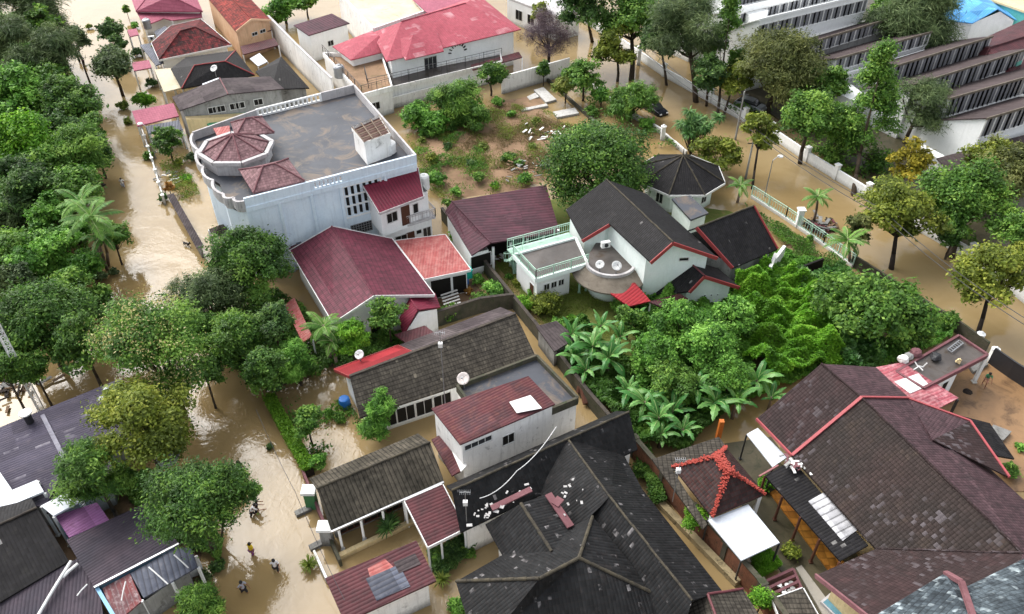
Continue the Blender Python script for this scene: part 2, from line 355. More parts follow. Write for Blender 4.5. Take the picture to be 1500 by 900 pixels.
def win(b, A, B, ts, z0, wd, h, kind='window', fr=None, gl=None, proud=.05, bars=1, hb=0, fw=.07):
    """openings in the wall A-B at the fractions ts; frame stands proud, pane sits back inside it"""
    A, B = V3((A.x, A.y, 0)), V3((B.x, B.y, 0)); d = (B-A).normalized(); n = V3((d.y, -d.x, 0))
    mid = (A+B)/2
    if n.dot(V3((0, 0, 0))-mid) < 0: n = -n
    L = (B-A).length
    for t in (ts if isinstance(ts, (list, tuple)) else [ts]):
        c = A+d*(L*t); l, r_ = c-d*wd/2, c+d*wd/2
        Z = lambda p, z, o=0.0: V3((p.x, p.y, z))+n*o
        m = M()
        m.beam(Z(l, z0, proud/2), Z(l, z0+h, proud/2), fw, proud); m.beam(Z(r_, z0, proud/2), Z(r_, z0+h, proud/2), fw, proud)
        m.beam(Z(l, z0+h, proud/2), Z(r_, z0+h, proud/2), proud, fw); m.beam(Z(l, z0, proud/2+.02), Z(r_, z0, proud/2+.02), proud+.04, fw)
        for i in range(1, bars+1 if bars else 0):
            q = l.lerp(r_, i/(bars+1)); m.beam(Z(q, z0, proud/2), Z(q, z0+h, proud/2), fw*.6, proud*.8)
        for i in range(1, hb+1): m.beam(Z(l, z0+h*i/(hb+1), proud/2), Z(r_, z0+h*i/(hb+1), proud/2), proud*.8, fw*.6)
        f = m.build(kind, fr or FRAME, b)
        g = M(); g.beam(Z(l, z0+h/2, .012), Z(r_, z0+h/2, .012), .02, h)
        g.build('pane' if kind == 'window' else 'door_leaf' if kind == 'door' else 'opening', gl or GLASS, f)
def railing(b, pts, h, mat, name='railing', step=.28, post=1.6, r=.025, z=None, closed=False):
    m = M(); pts = [V3(p) for p in pts]
    if closed: pts = pts+[pts[0]]
    for a, c in zip(pts[:-1], pts[1:]):
        H = V3((0, 0, h)); m.beam(a+H, c+H, r*2.4); m.beam(a+V3((0, 0, .12)), c+V3((0, 0, .12)), r*1.8); m.beam(a+H*.8, c+H*.8, r*1.4)
        L = (c-a).length; k = max(1, int(L/step))
        for i in range(k+1): p = a.lerp(c, i/k); m.beam(p, p+H, r*1.3)
        k = max(1, round(L/post))
        for i in range(k+1): p = a.lerp(c, i/k); m.beam(p, p+H*1.03, r*3.4)
    return m.build(name, mat, b)
def wallfence(name, label, cat, pix, h, th, mat, z0=0.0, group=None, cap=None, posts=0, pw=.35, ph=.35, postmat=None, capw=.1, noise=0):
    pts = [P(x, y, z0) for x, y in pix]; b = thing(name, label, cat, pts[0], group)
    m = M()
    for a, c in zip(pts[:-1], pts[1:]):
        n = max(1, int((c-a).length/2.5)) if noise else 1
        for i in range(n):
            p, q = a.lerp(c, i/n), a.lerp(c, (i+1)/n); hh = h+random.uniform(-noise, noise)
            m.beam(p+V3((0, 0, hh/2-.15)), q+V3((0, 0, hh/2-.15)), th, hh+.3)
    m.build('wall_panel', mat, b)
    if cap:
        m = M()
        for a, c in zip(pts[:-1], pts[1:]): m.beam(a+V3((0, 0, h+.04)), c+V3((0, 0, h+.04)), th+capw, .08)
        m.build('coping', cap, b)
    if posts:
        for a, c in zip(pts[:-1], pts[1:]):
            k = max(1, round((c-a).length/posts))
            for i in range(k+(c is pts[-1])):
                p = a.lerp(c, i/k); m = M(); rz = math.atan2(c.y-a.y, c.x-a.x)
                m.box((p.x, p.y, z0+(h+ph)/2-.1), (pw, pw, h+ph+.2), rz); m.box((p.x, p.y, z0+h+ph+.06), (pw+.14, pw+.14, .12), rz)
                m.build('post', postmat or mat, b)
    return b
def slabroof(b, V, ids, mat, th=.2, par=0, pw=.18, pmat=None, name='flat_roof', udir=None):
    pts = [V[i] for i in ids.split()]; m = M()
    m.prism([(p.x, p.y) for p in pts], [p.z-th for p in pts], [p.z for p in pts]); o = m.build(name, mat, b, udir=udir)
    if par:
        m = M(); n = len(pts)
        for i in range(n):
            a, c = pts[i], pts[(i+1) % n]; m.beam(a+V3((0, 0, par/2-th/2)), c+V3((0, 0, par/2-th/2)), pw, par+th)
        m.build('parapet', pmat or PARA, b)
    return o
def columns(b, pts, z0, z1, w_=.22, mat=None, name='column'):
    for p in pts:
        m = M(); m.box((p.x, p.y, (z0+z1)/2), (w_, w_, z1-z0)); m.box((p.x, p.y, z0+.08), (w_+.12, w_+.12, .16)); m.build(name, mat or W, b)
# ---------------------------------------------------------------- ground, water, yards
def water_mat():
    t = NT('flood_water'); pos = t.pos()
    big = t.noise(pos, .035, 4, .55, .8); mid = t.noise(pos, .22, 4, .6, 1.2)
    col = t.mix(t.ramp(big, .35, .65), S(138, 116, 78), S(150, 131, 96)); col = t.mix(t.math('MULTIPLY', t.ramp(mid, .45, .75), .45), col, S(126, 104, 68))
    mp = t.node('ShaderNodeMapping'); mp.inputs['Scale'].default_value = (1, .8, 1); t.l.new(pos, mp.inputs[0])
    wv = t.noise(mp.outputs[0], 1.4, 3, .55, 1.8); wv2 = t.noise(pos, .28, 2, .5, .5)
    calm = t.ramp(t.noise(pos, .06, 3, .5, .5), .45, .62); nb = t.bump(t.math('ADD', t.math('MULTIPLY', wv, t.math('MULTIPLY_ADD', calm, .42, .14)), wv2), .5, .12)
    t.b.inputs['IOR'].default_value = 1.42
    return t.done(col, .02, .5, nb)
WATER = water_mat()
SOIL = surf('wet_soil', S(120, 96, 72), S(92, 72, 54), S(70, 62, 40), .5, .6, rough=.8, bump=.8)
SOILR = surf('bare_earth_rubble', S(150, 122, 96), S(118, 94, 72), S(80, 84, 45), .45, .45, rough=.9, bump=1.0)
GRASSY = surf('lawn_soil', S(98, 108, 48), S(82, 92, 40), S(120, 105, 66), .45, .5, rough=.9, bump=.8)
YARD = surf('flooded_yard_paving', S(150, 118, 84), S(128, 100, 72), S(88, 68, 50), .5, .4, rough=.32, bump=.3)
DIRTY = surf('dark_damp_paving', S(82, 76, 58), S(66, 62, 46), S(46, 50, 30), .5, .7, rough=.4, bump=.5)
CONCP = surf('pale_paving', S(165, 160, 150), S(145, 140, 130), S(90, 84, 72), .4, .8, rough=.6)
m = M(); m.add([(-700, -300, -.9), (700, -300, -.9), (700, 1500, -.9), (-700, 1500, -.9)], [(0, 1, 2, 3)])
tag(m.build('ground', SOIL), kind='structure')
m = M(); m.add([(-700, -300, 0), (700, -300, 0), (700, 1500, 0), (-700, 1500, 0)], [(0, 1, 2, 3)])
tag(m.build('flood_water', WATER), kind='structure')
def land(name, pix, z, mat, rough=0.0, sub=.8, seed=1):
    """a patch of ground above the water; rough > 0 makes it uneven so that water stands in the low parts"""
    pts = [P(x, y, z).xy for x, y in pix]
    if not rough:
        m = M(); m.prism([(p.x, p.y) for p in pts], -.6, z); return tag(m.build(name, mat), kind='structure')
    xs = [p.x for p in pts]; ys = [p.y for p in pts]; x0, x1, y0, y1 = min(xs)-1, max(xs)+1, min(ys)-1, max(ys)+1
    nx, ny = int((x1-x0)/sub)+2, int((y1-y0)/sub)+2
    gx, gy = np.meshgrid(np.linspace(x0, x1, nx), np.linspace(y0, y1, ny)); P_ = np.stack([gx.ravel(), gy.ravel()], 1)
    d = np.full(len(P_), 1e9); ins = np.zeros(len(P_), bool); n = len(pts)
    for i in range(n):
        a = np.array(pts[i]); b = np.array(pts[(i+1) % n]); ab = b-a; tt = np.clip(((P_-a)@ab)/(ab@ab), 0, 1); d = np.minimum(d, np.linalg.norm(P_-(a+tt[:, None]*ab), axis=1))
        c = (a[1] > P_[:, 1]) != (b[1] > P_[:, 1]); xi = (b[0]-a[0])*(P_[:, 1]-a[1])/((b[1]-a[1]) or 1e-9)+a[0]; ins ^= c & (P_[:, 0] < xi)
    s = np.where(ins, d, -d); rs = np.random.RandomState(seed)
    h = np.zeros(len(P_))
    for k in range(14):
        a_ = rs.rand()*6.28; f = .12*1.35**k; h += np.sin(P_[:, 0]*math.cos(a_)*f*3+P_[:, 1]*math.sin(a_)*f*3+rs.rand()*6)*(1/(1+k*.5))
    h = h/3.2*rough+rs.randn(len(P_))*rough*.12
    z_ = np.clip(s*.5, -.5, 1)*1.0; z_ = np.where(z_ < 1, -.5+(z_+.5)*(z+.5)/1.5, z)+h*np.clip(s*.4, 0, 1)
    me = bpy.data.meshes.new(name); idx = np.arange(nx*ny).reshape(ny, nx)
    f = np.stack([idx[:-1, :-1].ravel(), idx[:-1, 1:].ravel(), idx[1:, 1:].ravel(), idx[1:, :-1].ravel()], 1)
    me.from_pydata(np.column_stack([P_, z_]).tolist(), [], f.tolist()); me.update(); planar_uv(me); me.materials.append(mat)
    me.polygons.foreach_set('use_smooth', [True]*len(me.polygons))
    o = bpy.data.objects.new(name, me); sc.collection.objects.link(o); return tag(o, kind='structure')
land('vacant_ground', [(590, 205), (600, 190), (640, 185), (735, 140), (800, 130), (812, 165), (850, 180), (848, 205), (830, 250), (800, 275), (650, 300), (612, 262)], .22, SOILR, .22, .7, 3)
land('garden_ground', [(652, 322), (700, 300), (870, 270), (990, 290), (1085, 300), (1110, 330), (1190, 380), (1090, 560), (930, 640), (850, 560), (755, 450)], .12, GRASSY, .1, .9, 5)
land('garden_bed_ground', [(1085, 300), (1105, 300), (1250, 392), (1180, 430), (1110, 400), (1140, 350)], .25, SOIL, .12, .8, 6)
land('overgrown_ground', [(1090, 410), (1180, 400), (1260, 395), (1390, 470), (1400, 500), (1290, 550), (1180, 545), (1110, 600), (1060, 590)], .3, SOIL, .2, .9, 8)
land('walled_yard', [(1300, 560), (1412, 500), (1442, 515), (1520, 560), (1520, 720), (1430, 720), (1380, 610)], .05, YARD)
land('side_yard', [(1060, 650), (1130, 640), (1290, 860), (1240, 960), (1190, 905), (1095, 765)], .06, DIRTY)
land('front_garden_ground', [(230, 200), (262, 190), (300, 300), (268, 300)], .12, SOIL, .15, .6, 9)
land('house_yard', [(600, 410), (700, 390), (760, 455), (640, 495)], .10, SOIL, .06, .8, 10)
land('roadside_ground', [(-60, 730), (60, 700), (330, 700), (330, 860), (300, 930), (-60, 960)], .08, SOIL, .1, 1.2, 11)
land('park_ground', [(-200, 60), (60, 20), (110, 150), (120, 260), (90, 320), (150, 400), (120, 440), (-150, 520)], .05, SOIL, .18, 1.5, 12)
land('bamboo_verge_ground', [(380, 420), (440, 440), (500, 560), (400, 585), (330, 520)], .1, SOIL, .15, .9, 13)
land('school_yard', [(1060, 120), (1290, 275), (1430, 370), (1520, 430), (1700, 300), (1500, 20), (1200, -40), (1050, 20)], .15, DIRTY)
# ---------------------------------------------------------------- plants
def leafmat(name, c0, c1, c2, trans=.38, rough=.6):
    t = NT(name); a = t.node('ShaderNodeAttribute', attribute_name='tint').outputs['Fac']
    r = t.node('ShaderNodeValToRGB'); e = r.color_ramp.elements; e[0].color = c0; e[0].position = .1; e[1].color = c2; e[1].position = .95
    k = e.new(.55); k.color = c1; t.l.new(a, r.inputs[0]); col = r.outputs[0]
    pn = t.pos(); col = t.mix(t.math('MULTIPLY', t.ramp(t.noise(pn, .45, 3, .6), .45, .75), .22), col, t.mix(.5, col, S(128, 118, 48))); col = t.mix(t.ramp(t.noise(pn, 9, 2, .5), .72, .8), col, S(140, 116, 66))
    t.done(col, rough, .35); tr = t.node('ShaderNodeBsdfTranslucent'); t.l.new(col, tr.inputs[0])
    mx = t.node('ShaderNodeMixShader'); mx.inputs[0].default_value = trans; t.l.new(t.b.outputs[0], mx.inputs[1]); t.l.new(tr.outputs[0], mx.inputs[2])
    t.l.new(mx.outputs[0], t.out.inputs[0]); return t.m
BARK = surf('bark', S(78, 66, 54), S(58, 50, 42), S(95, 95, 70), .3, 2.5, rough=.9, bump=.8)
BARKD = surf('bark_dark', S(50, 42, 36), S(38, 32, 28), S(70, 68, 52), .3, 2.5, rough=.9, bump=.8)
BARKP = surf('bark_pale', S(128, 112, 100), S(100, 88, 78), S(80, 72, 60), .3, 2.5, rough=.9, bump=.6)
L_ = {}
L_['deep'] = leafmat('leaf_deep_green', S(48, 80, 30), S(76, 118, 44), S(128, 166, 68))
L_['dark'] = leafmat('leaf_dark_green', S(46, 74, 36), S(72, 108, 50), S(118, 152, 74))
L_['mid'] = leafmat('leaf_mid_green', S(58, 94, 34), S(92, 136, 50), S(146, 182, 78))
L_['lime'] = leafmat('leaf_lime', S(70, 118, 26), S(108, 166, 38), S(156, 202, 66))
L_['vivid'] = leafmat('leaf_vivid_green', S(62, 106, 38), S(100, 154, 54), S(150, 198, 88))
L_['yel'] = leafmat('leaf_yellow_green', S(82, 98, 32), S(122, 138, 46), S(170, 176, 74))
L_['gold'] = leafmat('leaf_golden', S(104, 106, 30), S(156, 146, 42), S(196, 180, 66))
L_['grey'] = leafmat('leaf_grey_green', S(62, 82, 50), S(94, 116, 70), S(134, 152, 100))
L_['oliv'] = leafmat('leaf_olive', S(66, 76, 36), S(100, 110, 56), S(138, 142, 82))
L_['cream'] = leafmat('blossom_cream', S(178, 168, 104), S(200, 188, 128), S(222, 210, 160))
L_['purp'] = leafmat('twig_purple_brown', S(88, 74, 82), S(112, 96, 104), S(135, 116, 120))
L_['oran'] = leafmat('leaf_orange', S(130, 92, 40), S(165, 112, 50), S(185, 146, 70))
L_['bana'] = leafmat('leaf_banana', S(48, 98, 46), S(74, 132, 62), S(130, 178, 98), .3, .4)
L_['palm'] = leafmat('leaf_palm', S(52, 92, 36), S(84, 132, 50), S(128, 170, 74), .25, .5)
L_['pand'] = leafmat('leaf_strap', S(46, 84, 38), S(72, 118, 52), S(118, 156, 80), .2, .45)
L_['weed'] = leafmat('leaf_weed', S(84, 100, 38), S(116, 138, 50), S(155, 160, 80))
L_['dry'] = leafmat('leaf_dry', S(96, 84, 52), S(128, 112, 72), S(150, 136, 96))
L_['hedg'] = leafmat('leaf_hedge', S(70, 112, 26), S(104, 150, 36), S(140, 182, 56))
def leaves_mesh(name, C, Nn, tint, L, asp, rs, axis=None, flat=.5):
    """one rhombic leaf per centre C with normal Nn; axis = direction the leaf points"""
    n = len(C); A = rs.randn(n, 3) if axis is None else axis+rs.randn(n, 3)*.35
    Nn = Nn/np.linalg.norm(Nn, axis=1)[:, None]; A = A-(A*Nn).sum(1)[:, None]*Nn; A /= np.linalg.norm(A, axis=1)[:, None]+1e-9; B = np.cross(Nn, A)
    l = (L*(.65+.7*rs.rand(n)))[:, None]; w_ = l*asp
    v = np.stack([C-A*l*.5, C+B*w_*.5-Nn*l*.04, C+A*l*.5-Nn*l*.12, C-B*w_*.5-Nn*l*.04], 1).reshape(-1, 3)
    me = bpy.data.meshes.new(name); me.vertices.add(4*n); me.loops.add(4*n); me.polygons.add(n)
    me.vertices.foreach_set('co', v.astype('f').ravel()); me.loops.foreach_set('vertex_index', np.arange(4*n, dtype='i'))
    me.polygons.foreach_set('loop_start', np.arange(0, 4*n, 4, dtype='i')); me.polygons.foreach_set('loop_total', np.full(n, 4, 'i'))
    at = me.attributes.new('tint', 'FLOAT', 'FACE'); at.data.foreach_set('value', np.clip(tint, 0, 1).astype('f')); me.update(calc_edges=True); return me
def unit(rs, n):
    v = rs.randn(n, 3); return v/np.linalg.norm(v, axis=1)[:, None]
KIND = {  # material, lobes, lobe size, leaf scale, aspect, density, gap, style, height ratio
 'dome': dict(mat='deep', lobes=26, ls=.34, leaf=1.0, asp=.5, dens=1.5, hr=.78, cl=.17),
 'mango': dict(mat='deep', lobes=20, ls=.38, leaf=1.1, asp=.42, dens=1.35, hr=.8, cl=.20),
 'broad': dict(mat='mid', lobes=16, ls=.38, leaf=1.0, asp=.55, dens=1.1, hr=.8, cl=.18),
 'dark': dict(mat='dark', lobes=16, ls=.38, leaf=1.0, asp=.5, dens=1.2, hr=.85, cl=.18),
 'lime': dict(mat='lime', lobes=18, ls=.32, leaf=1.0, asp=.55, dens=1.15, hr=.75, cl=.16),
 'vivid': dict(mat='vivid', lobes=18, ls=.36, leaf=1.1, asp=.5, dens=1.2, hr=.7, cl=.16),
 'loose': dict(mat='yel', lobes=15, ls=.27, leaf=1.1, asp=.55, dens=.75, hr=.85, cl=.17),
 'gold': dict(mat='gold', lobes=14, ls=.30, leaf=1.0, asp=.55, dens=.9, hr=.85, cl=.17),
 'feather': dict(mat='grey', lobes=22, ls=.33, leaf=1.9, asp=.09, dens=1.25, hr=.95, cl=.22, spray=1),
 'olive': dict(mat='oliv', lobes=20, ls=.32, leaf=1.2, asp=.25, dens=1.1, hr=.85, cl=.2, spray=.5),
 'spire': dict(mat='mid', lobes=26, ls=.30, leaf=1.0, asp=.5, dens=1.1, hr=1.9, cl=.2, cone=1),
 'bare': dict(mat='purp', lobes=16, ls=.33, leaf=1.8, asp=.05, dens=.6, hr=.7, cl=.25, spray=1),
 'bush': dict(mat='mid', lobes=10, ls=.42, leaf=.9, asp=.5, dens=1.1, hr=.75, cl=.2),
 'frond': dict(mat='mid', lobes=14, ls=.38, leaf=1.6, asp=.18, dens=1.2, hr=.7, cl=.2, spray=.6),
}
_seed = [100]
def crown(c, R, kind, leaf, mat=None, over=None):
    K = dict(KIND[kind]); K.update(over or {}); _seed[0] += 1; rs = np.random.RandomState(_seed[0])
    rz = R*K['hr']; nl = K['lobes']; u = unit(rs, nl)
    if K.get('cone'):
        zz = np.linspace(-.95, .97, nl)+rs.randn(nl)*.03; rad = np.where(zz > -.5, (1-zz)/1.5, .85)*.72
        an = rs.rand(nl)*6.28+np.arange(nl)*2.4; LC = np.stack([np.cos(an)*rad*R, np.sin(an)*rad*R, zz*rz], 1); LR = R*K['ls']*(.45+.9*rad)
    else:
        u[:, 2] = np.where(u[:, 2] < -.8, -u[:, 2], u[:, 2]); rr = (1-K['ls'])*((.55+.45*rs.rand(nl)**.5) if not K.get('tight') else 1.0)*((.74+.46*rs.rand(nl)) if not K.get('tight') else (.98+.05*rs.rand(nl)))
        LC = u*np.array([R, R, rz])*rr[:, None]*np.array([1, 1, .95]); LR = R*K['ls']*(.7+.55*rs.rand(nl))
    L = leaf*K['leaf']; area = 4*math.pi*R*R*(.5+.5*K['hr']); n = int(K['dens']*2.6*area/(L*L*max(K['asp'], .12)*.62)); n = min(n, 42000)
    ncl = max(30, int(nl*16)); li = rs.randint(0, nl, ncl); cu = unit(rs, ncl); cu[:, 2] = np.where(cu[:, 2] < -.2, -cu[:, 2]*.6, cu[:, 2]); cu /= np.linalg.norm(cu, axis=1)[:, None]
    CC = LC[li]+cu*LR[li][:, None]*(.55+.5*rs.rand(ncl))[:, None]; CR = R*K['cl']*(.5+.7*rs.rand(ncl))
    ct = .45+rs.randn(ncl)*.20+rs.randn(nl)[li]*.13
    k = rs.randint(0, ncl, n); off = rs.randn(n, 3)*np.array([.55, .55, .38]); C = CC[k]+off*CR[k][:, None]
    out = C-LC[li[k]]; out /= np.linalg.norm(out, axis=1)[:, None]+1e-9
    N = out*.7+np.array([0, 0, .75])+rs.randn(n, 3)*.6; tint = ct[k]+rs.randn(n)*.14
    ax = None
    if K.get('spray'):
        d = cu[k]*np.array([1, 1, .5])+np.array([0, 0, -.25*K['spray']]); ax = d+rs.randn(n, 3)*.25
    me = leaves_mesh('crown', C+np.array(c), N, tint, L, K['asp'], rs, ax); me.materials.append(L_[mat or K['mat']]); return me, LC, LR
def attach(me, name, parent):
    from mathutils import Matrix
    me.transform(Matrix.Translation(-parent.location)); o = bpy.data.objects.new(name, me); o.parent = parent; sc.collection.objects.link(o); return o
def tree(kind, cx, cy, rpx, H, label, mat=None, name=None, base=None, over=None, group=None, bark=None, cat='tree', leaf=None, blossom=None, z0=0.0, stems=1):
    """crown centre at pixel (cx,cy), radius rpx pixels, tree H metres tall; the trunk goes straight down unless base gives its foot"""
    K = dict(KIND[kind]); K.update(over or {})
    rpx = rpx*(1.24 if group and 'park' in group else 1.26 if group and 'school' in group else 1.14)
    zc = H*.65; R = rpx*mpp(cx, cy, zc); K['hr'] = max(K['hr'], min(1.25, (.42 if not base else .33)*H/R)) if not K.get('cone') else K['hr']; over = dict(over or {}, hr=K['hr']); zc = H-R*K['hr']; zc = max(zc, R*K['hr']*.62); R = rpx*mpp(cx, cy, zc); c = P(cx, cy, zc)
    dist = (c-CAM).length; lf = leaf or min(.55, max(.2, dist*.0036))
    foot = P(base[0], base[1], z0) if base else V3((c.x+random.uniform(-.1, .1)*R, c.y+random.uniform(-.1, .1)*R, z0-.2))
    t = thing(name or 'tree', label, cat, foot, group); me, LC, LR = crown(c, R, kind, lf, mat, over)
    attach(me, 'crown', t)
    tr = M(); r0 = max(.05, R*.055); f = V3((foot.x, foot.y, foot.z-.3)); fork = V3((foot.x, foot.y, 0)).lerp(V3((c.x, c.y, 0)), .55); fork.z = max(zc-R*K['hr']*.55, zc*.45)
    midp = f.lerp(fork, .5)+V3((random.uniform(-.1, .1), random.uniform(-.1, .1), 0))*R*.4
    tr.path([f, midp, fork], [r0*1.3, r0, r0*.82], 8)
    if K.get('cone'): tr.path([fork, V3((c.x, c.y, c.z+R*K['hr']*.85))], [r0*.8, r0*.15], 7)
    for i in range(min(len(LC), 12)):
        e = c+V3(LC[i])*.92; m_ = fork.lerp(e, .5)+V3((0, 0, -.06*R)); tr.path([fork, m_, e], [r0*.55, r0*.33, r0*.1], 5)
        for _ in range(2):
            q = e+V3(np.random.RandomState(i*7+_).randn(3))*float(LR[i])*.5; tr.tube(m_.lerp(e, .6), q, r0*.2, r0*.05, 4)
    tr.build('trunk', bark or BARK, t, smooth=True)
    if blossom:
        mt, cnt, sz = blossom; _seed[0] += 1; rs = np.random.RandomState(_seed[0]); li = rs.randint(0, len(LC), cnt); u = unit(rs, cnt); u[:, 2] = abs(u[:, 2])+.25; u /= np.linalg.norm(u, axis=1)[:, None]
        CC = LC[li]+u*LR[li][:, None]*1.18+np.array(c); n = cnt*55; k = rs.randint(0, cnt, n); C = CC[k]+rs.randn(n, 3)*np.array([1, 1, .75])*sz*(.4+.5*rs.rand(cnt))[k][:, None]
        me = leaves_mesh('blossom', C, u[k]+rs.randn(n, 3)*.6, .5+rs.randn(n)*.25, lf*.8, .4, rs); me.materials.append(L_[mt]); attach(me, 'blossom', t)
    return t
def bush(px, py, rpx, label, mat='mid', kind='bush', name='shrub', H=None, group=None, cat='shrub', z0=0.0, over=None, **kw):
    R = rpx*mpp(px, py, .5); H = H or R*1.4; hr = (over or {}).get('hr', KIND[kind]['hr'])
    return tree(kind, px, py, rpx, H, label, mat, name, over=dict(dict(lobes=9, cl=.24), **(over or {})), group=group, cat=cat, z0=z0, **kw)
def blade(base, d, L, wd, droop, rs, seg=9, fold=.25, tear=0.0):
    """an arching leaf blade; returns verts, quads"""
    d = np.array(d, float); h = np.array([d[0], d[1], 0]); h /= np.linalg.norm(h)+1e-9; s = np.cross(h, [0, 0, 1]); p = np.array(base, float); el = math.asin(max(-1, min(1, d[2]/np.linalg.norm(d))))
    V, F = [], []; st = L/seg
    for i in range(seg+1):
        t = i/seg; wdt = wd*(max(0, math.sin(math.pi*min(1, .12+t*.88)))**.6)*(1+(rs.rand()-.5)*tear) if i < seg else wd*.05
        dn = h*math.cos(el)+np.array([0, 0, math.sin(el)]); up = -h*math.sin(el)+np.array([0, 0, math.cos(el)])
        V += [p-s*wdt*.5-up*fold*wdt*.5, p, p+s*wdt*.5-up*fold*wdt*.5]
        if i < seg: p = p+dn*st; el -= droop/seg*(.5+t)
    for i in range(seg):
        a = i*3; F += [(a, a+1, a+4, a+3), (a+1, a+2, a+5, a+4)]
    return V, F
def strapmesh(name, items, mat):
    V, F, T = [], [], []
    for v, f, t in items:
        k = len(V); V += [tuple(x) for x in v]; F += [tuple(i+k for i in q) for q in f]; T += [t+random.uniform(-.08, .08) for _ in f]
    me = bpy.data.meshes.new(name); me.from_pydata(V, [], F); at = me.attributes.new('tint', 'FLOAT', 'FACE'); at.data.foreach_set('value', np.clip(T, 0, 1).astype('f')); me.update(); me.materials.append(mat); return me
def banana(px, py, h, L, label, n=9, group='banana plants by the mossy wall', z0=.1):
    """px,py = where the leaf rosette sits, h metres up"""
    c = P(px, py, h); rs = np.random.RandomState(int(px*7+py)); t = thing('banana_plant', label, 'banana plant', V3((c.x, c.y, z0)), group); it = []
    for i in range(n):
        a = i*2.39996+rs.rand()*.5; el = [1.4, 1.2, 1.0, .8, .6, .4, .1][min(6, i//2)]+rs.randn()*.16
        l = L*(.62+.45*rs.rand()); v, f = blade((c.x, c.y, c.z), (math.cos(a)*math.cos(el), math.sin(a)*math.cos(el), math.sin(el)), l, l*.24, .9+1.3*rs.rand()+(.5 if i > 6 else 0), rs, 14, .35, .55); it.append((v, f, .35+.5*rs.rand()))
    attach(strapmesh('leaves', it, L_['bana']), 'leaves', t)
    m = M(); m.tube((c.x, c.y, z0-.2), (c.x, c.y, h+.25), .17, .09, 8); m.build('trunk', BARKP, t, smooth=True)
    v = M()
    for it_ in it:
        q = [V3(x) for x in it_[0][1::3]]; v.path([p+V3((0, 0, .015)) for p in q[:10]], .02, 4)
    v.build('midrib', MIDRIB, t)
    return t
MIDRIB = plain('midrib_pale', S(168, 190, 120), .6)
def palm(px, py, h, L, label, n=13, base=None, mat='palm', group=None, name='palm_tree', cat='palm tree', r=.13, bark=None, z0=0.0, droop=1.5, el0=1.0):
    c = P(px, py, h); rs = np.random.RandomState(int(px*3+py)); foot = P(base[0], base[1], z0) if base else V3((c.x, c.y, z0)); t = thing(name, label, cat, foot, group); it = []; rb = M()
    for i in range(n):
        a = i*2.39996+rs.rand()*.6; el = el0-1.25*(i/n)+rs.randn()*.08; l = L*(.85+.3*rs.rand())
        v, f = blade((c.x, c.y, c.z), (math.cos(a)*math.cos(el), math.sin(a)*math.cos(el), math.sin(el)), l, .05, droop*(.8+.4*rs.rand()), rs, 12); q = [np.array(x) for x in v[1::3]]
        rb.path([V3(x) for x in q], [.035*(1-j/16) for j in range(len(q))], 4)
        s = np.cross([math.cos(a), math.sin(a), 0], [0, 0, 1]); tt = .3+.5*rs.rand()
        for j in range(2, 36):
            u = j/36*12; k = min(int(u), 11); p = q[k]*(1-(u-k))+q[k+1]*(u-k); dn = q[k+1]-q[k]; dn /= np.linalg.norm(dn)+1e-9; ll = L*.24*math.sin(math.pi*min(1, .15+j/36*.83))
            for sg in (-1, 1):
                d = s*sg+dn*.55+np.array([0, 0, -.35-.2*rs.rand()]); d /= np.linalg.norm(d); e = p+d*ll*(.85+.3*rs.rand()); m_ = (p+e)/2; w_ = dn*.035*L*.55
                it.append(([p-w_*.4, m_-w_, e, m_+w_, ], [(0, 1, 2, 3)], tt+rs.randn()*.1))
    attach(strapmesh('fronds', it, L_[mat]), 'fronds', t); rb.build('midrib', MIDRIB, t)
    m = M(); f0 = V3((foot.x, foot.y, z0-.2)); mm = f0.lerp(c, .5)+V3((.08*h*.3, 0, 0)); m.path([f0, mm, c+V3((0, 0, .1))], [r*1.3, r, r*.85], 9); m.build('trunk', bark or BARKP, t, smooth=True)
    return t
def straps(px, py, h, L, label, n=60, mat='pand', wd=.09, name='strap_leaved_plant', cat='plant', group=None, z0=0.0, droop=2.0, r=.1, heads=1, spread=0.0, el=(.2, 1.4)):
    c = P(px, py, h); rs = np.random.RandomState(int(px*5+py)); t = thing(name, label, cat, V3((c.x, c.y, z0)), group); it = []; m = M()
    for hd in range(heads):
        o = np.array([rs.randn()*spread, rs.randn()*spread, rs.randn()*spread*.5]); cc = np.array(c)+o; m.path([V3((c.x, c.y, z0-.1)), V3(cc)], [r, r*.6], 6)
        for i in range(n):
            a = rs.rand()*6.28; e = el[0]+(el[1]-el[0])*rs.rand(); v, f = blade(cc, (math.cos(a)*math.cos(e), math.sin(a)*math.cos(e), math.sin(e)), L*(.7+.5*rs.rand()), wd, droop*(.6+.6*rs.rand()), rs, 6); it.append((v, f, .2+.6*rs.rand()))
    attach(strapmesh('leaves', it, L_[mat]), 'leaves', t); m.build('stem', BARK, t); return t
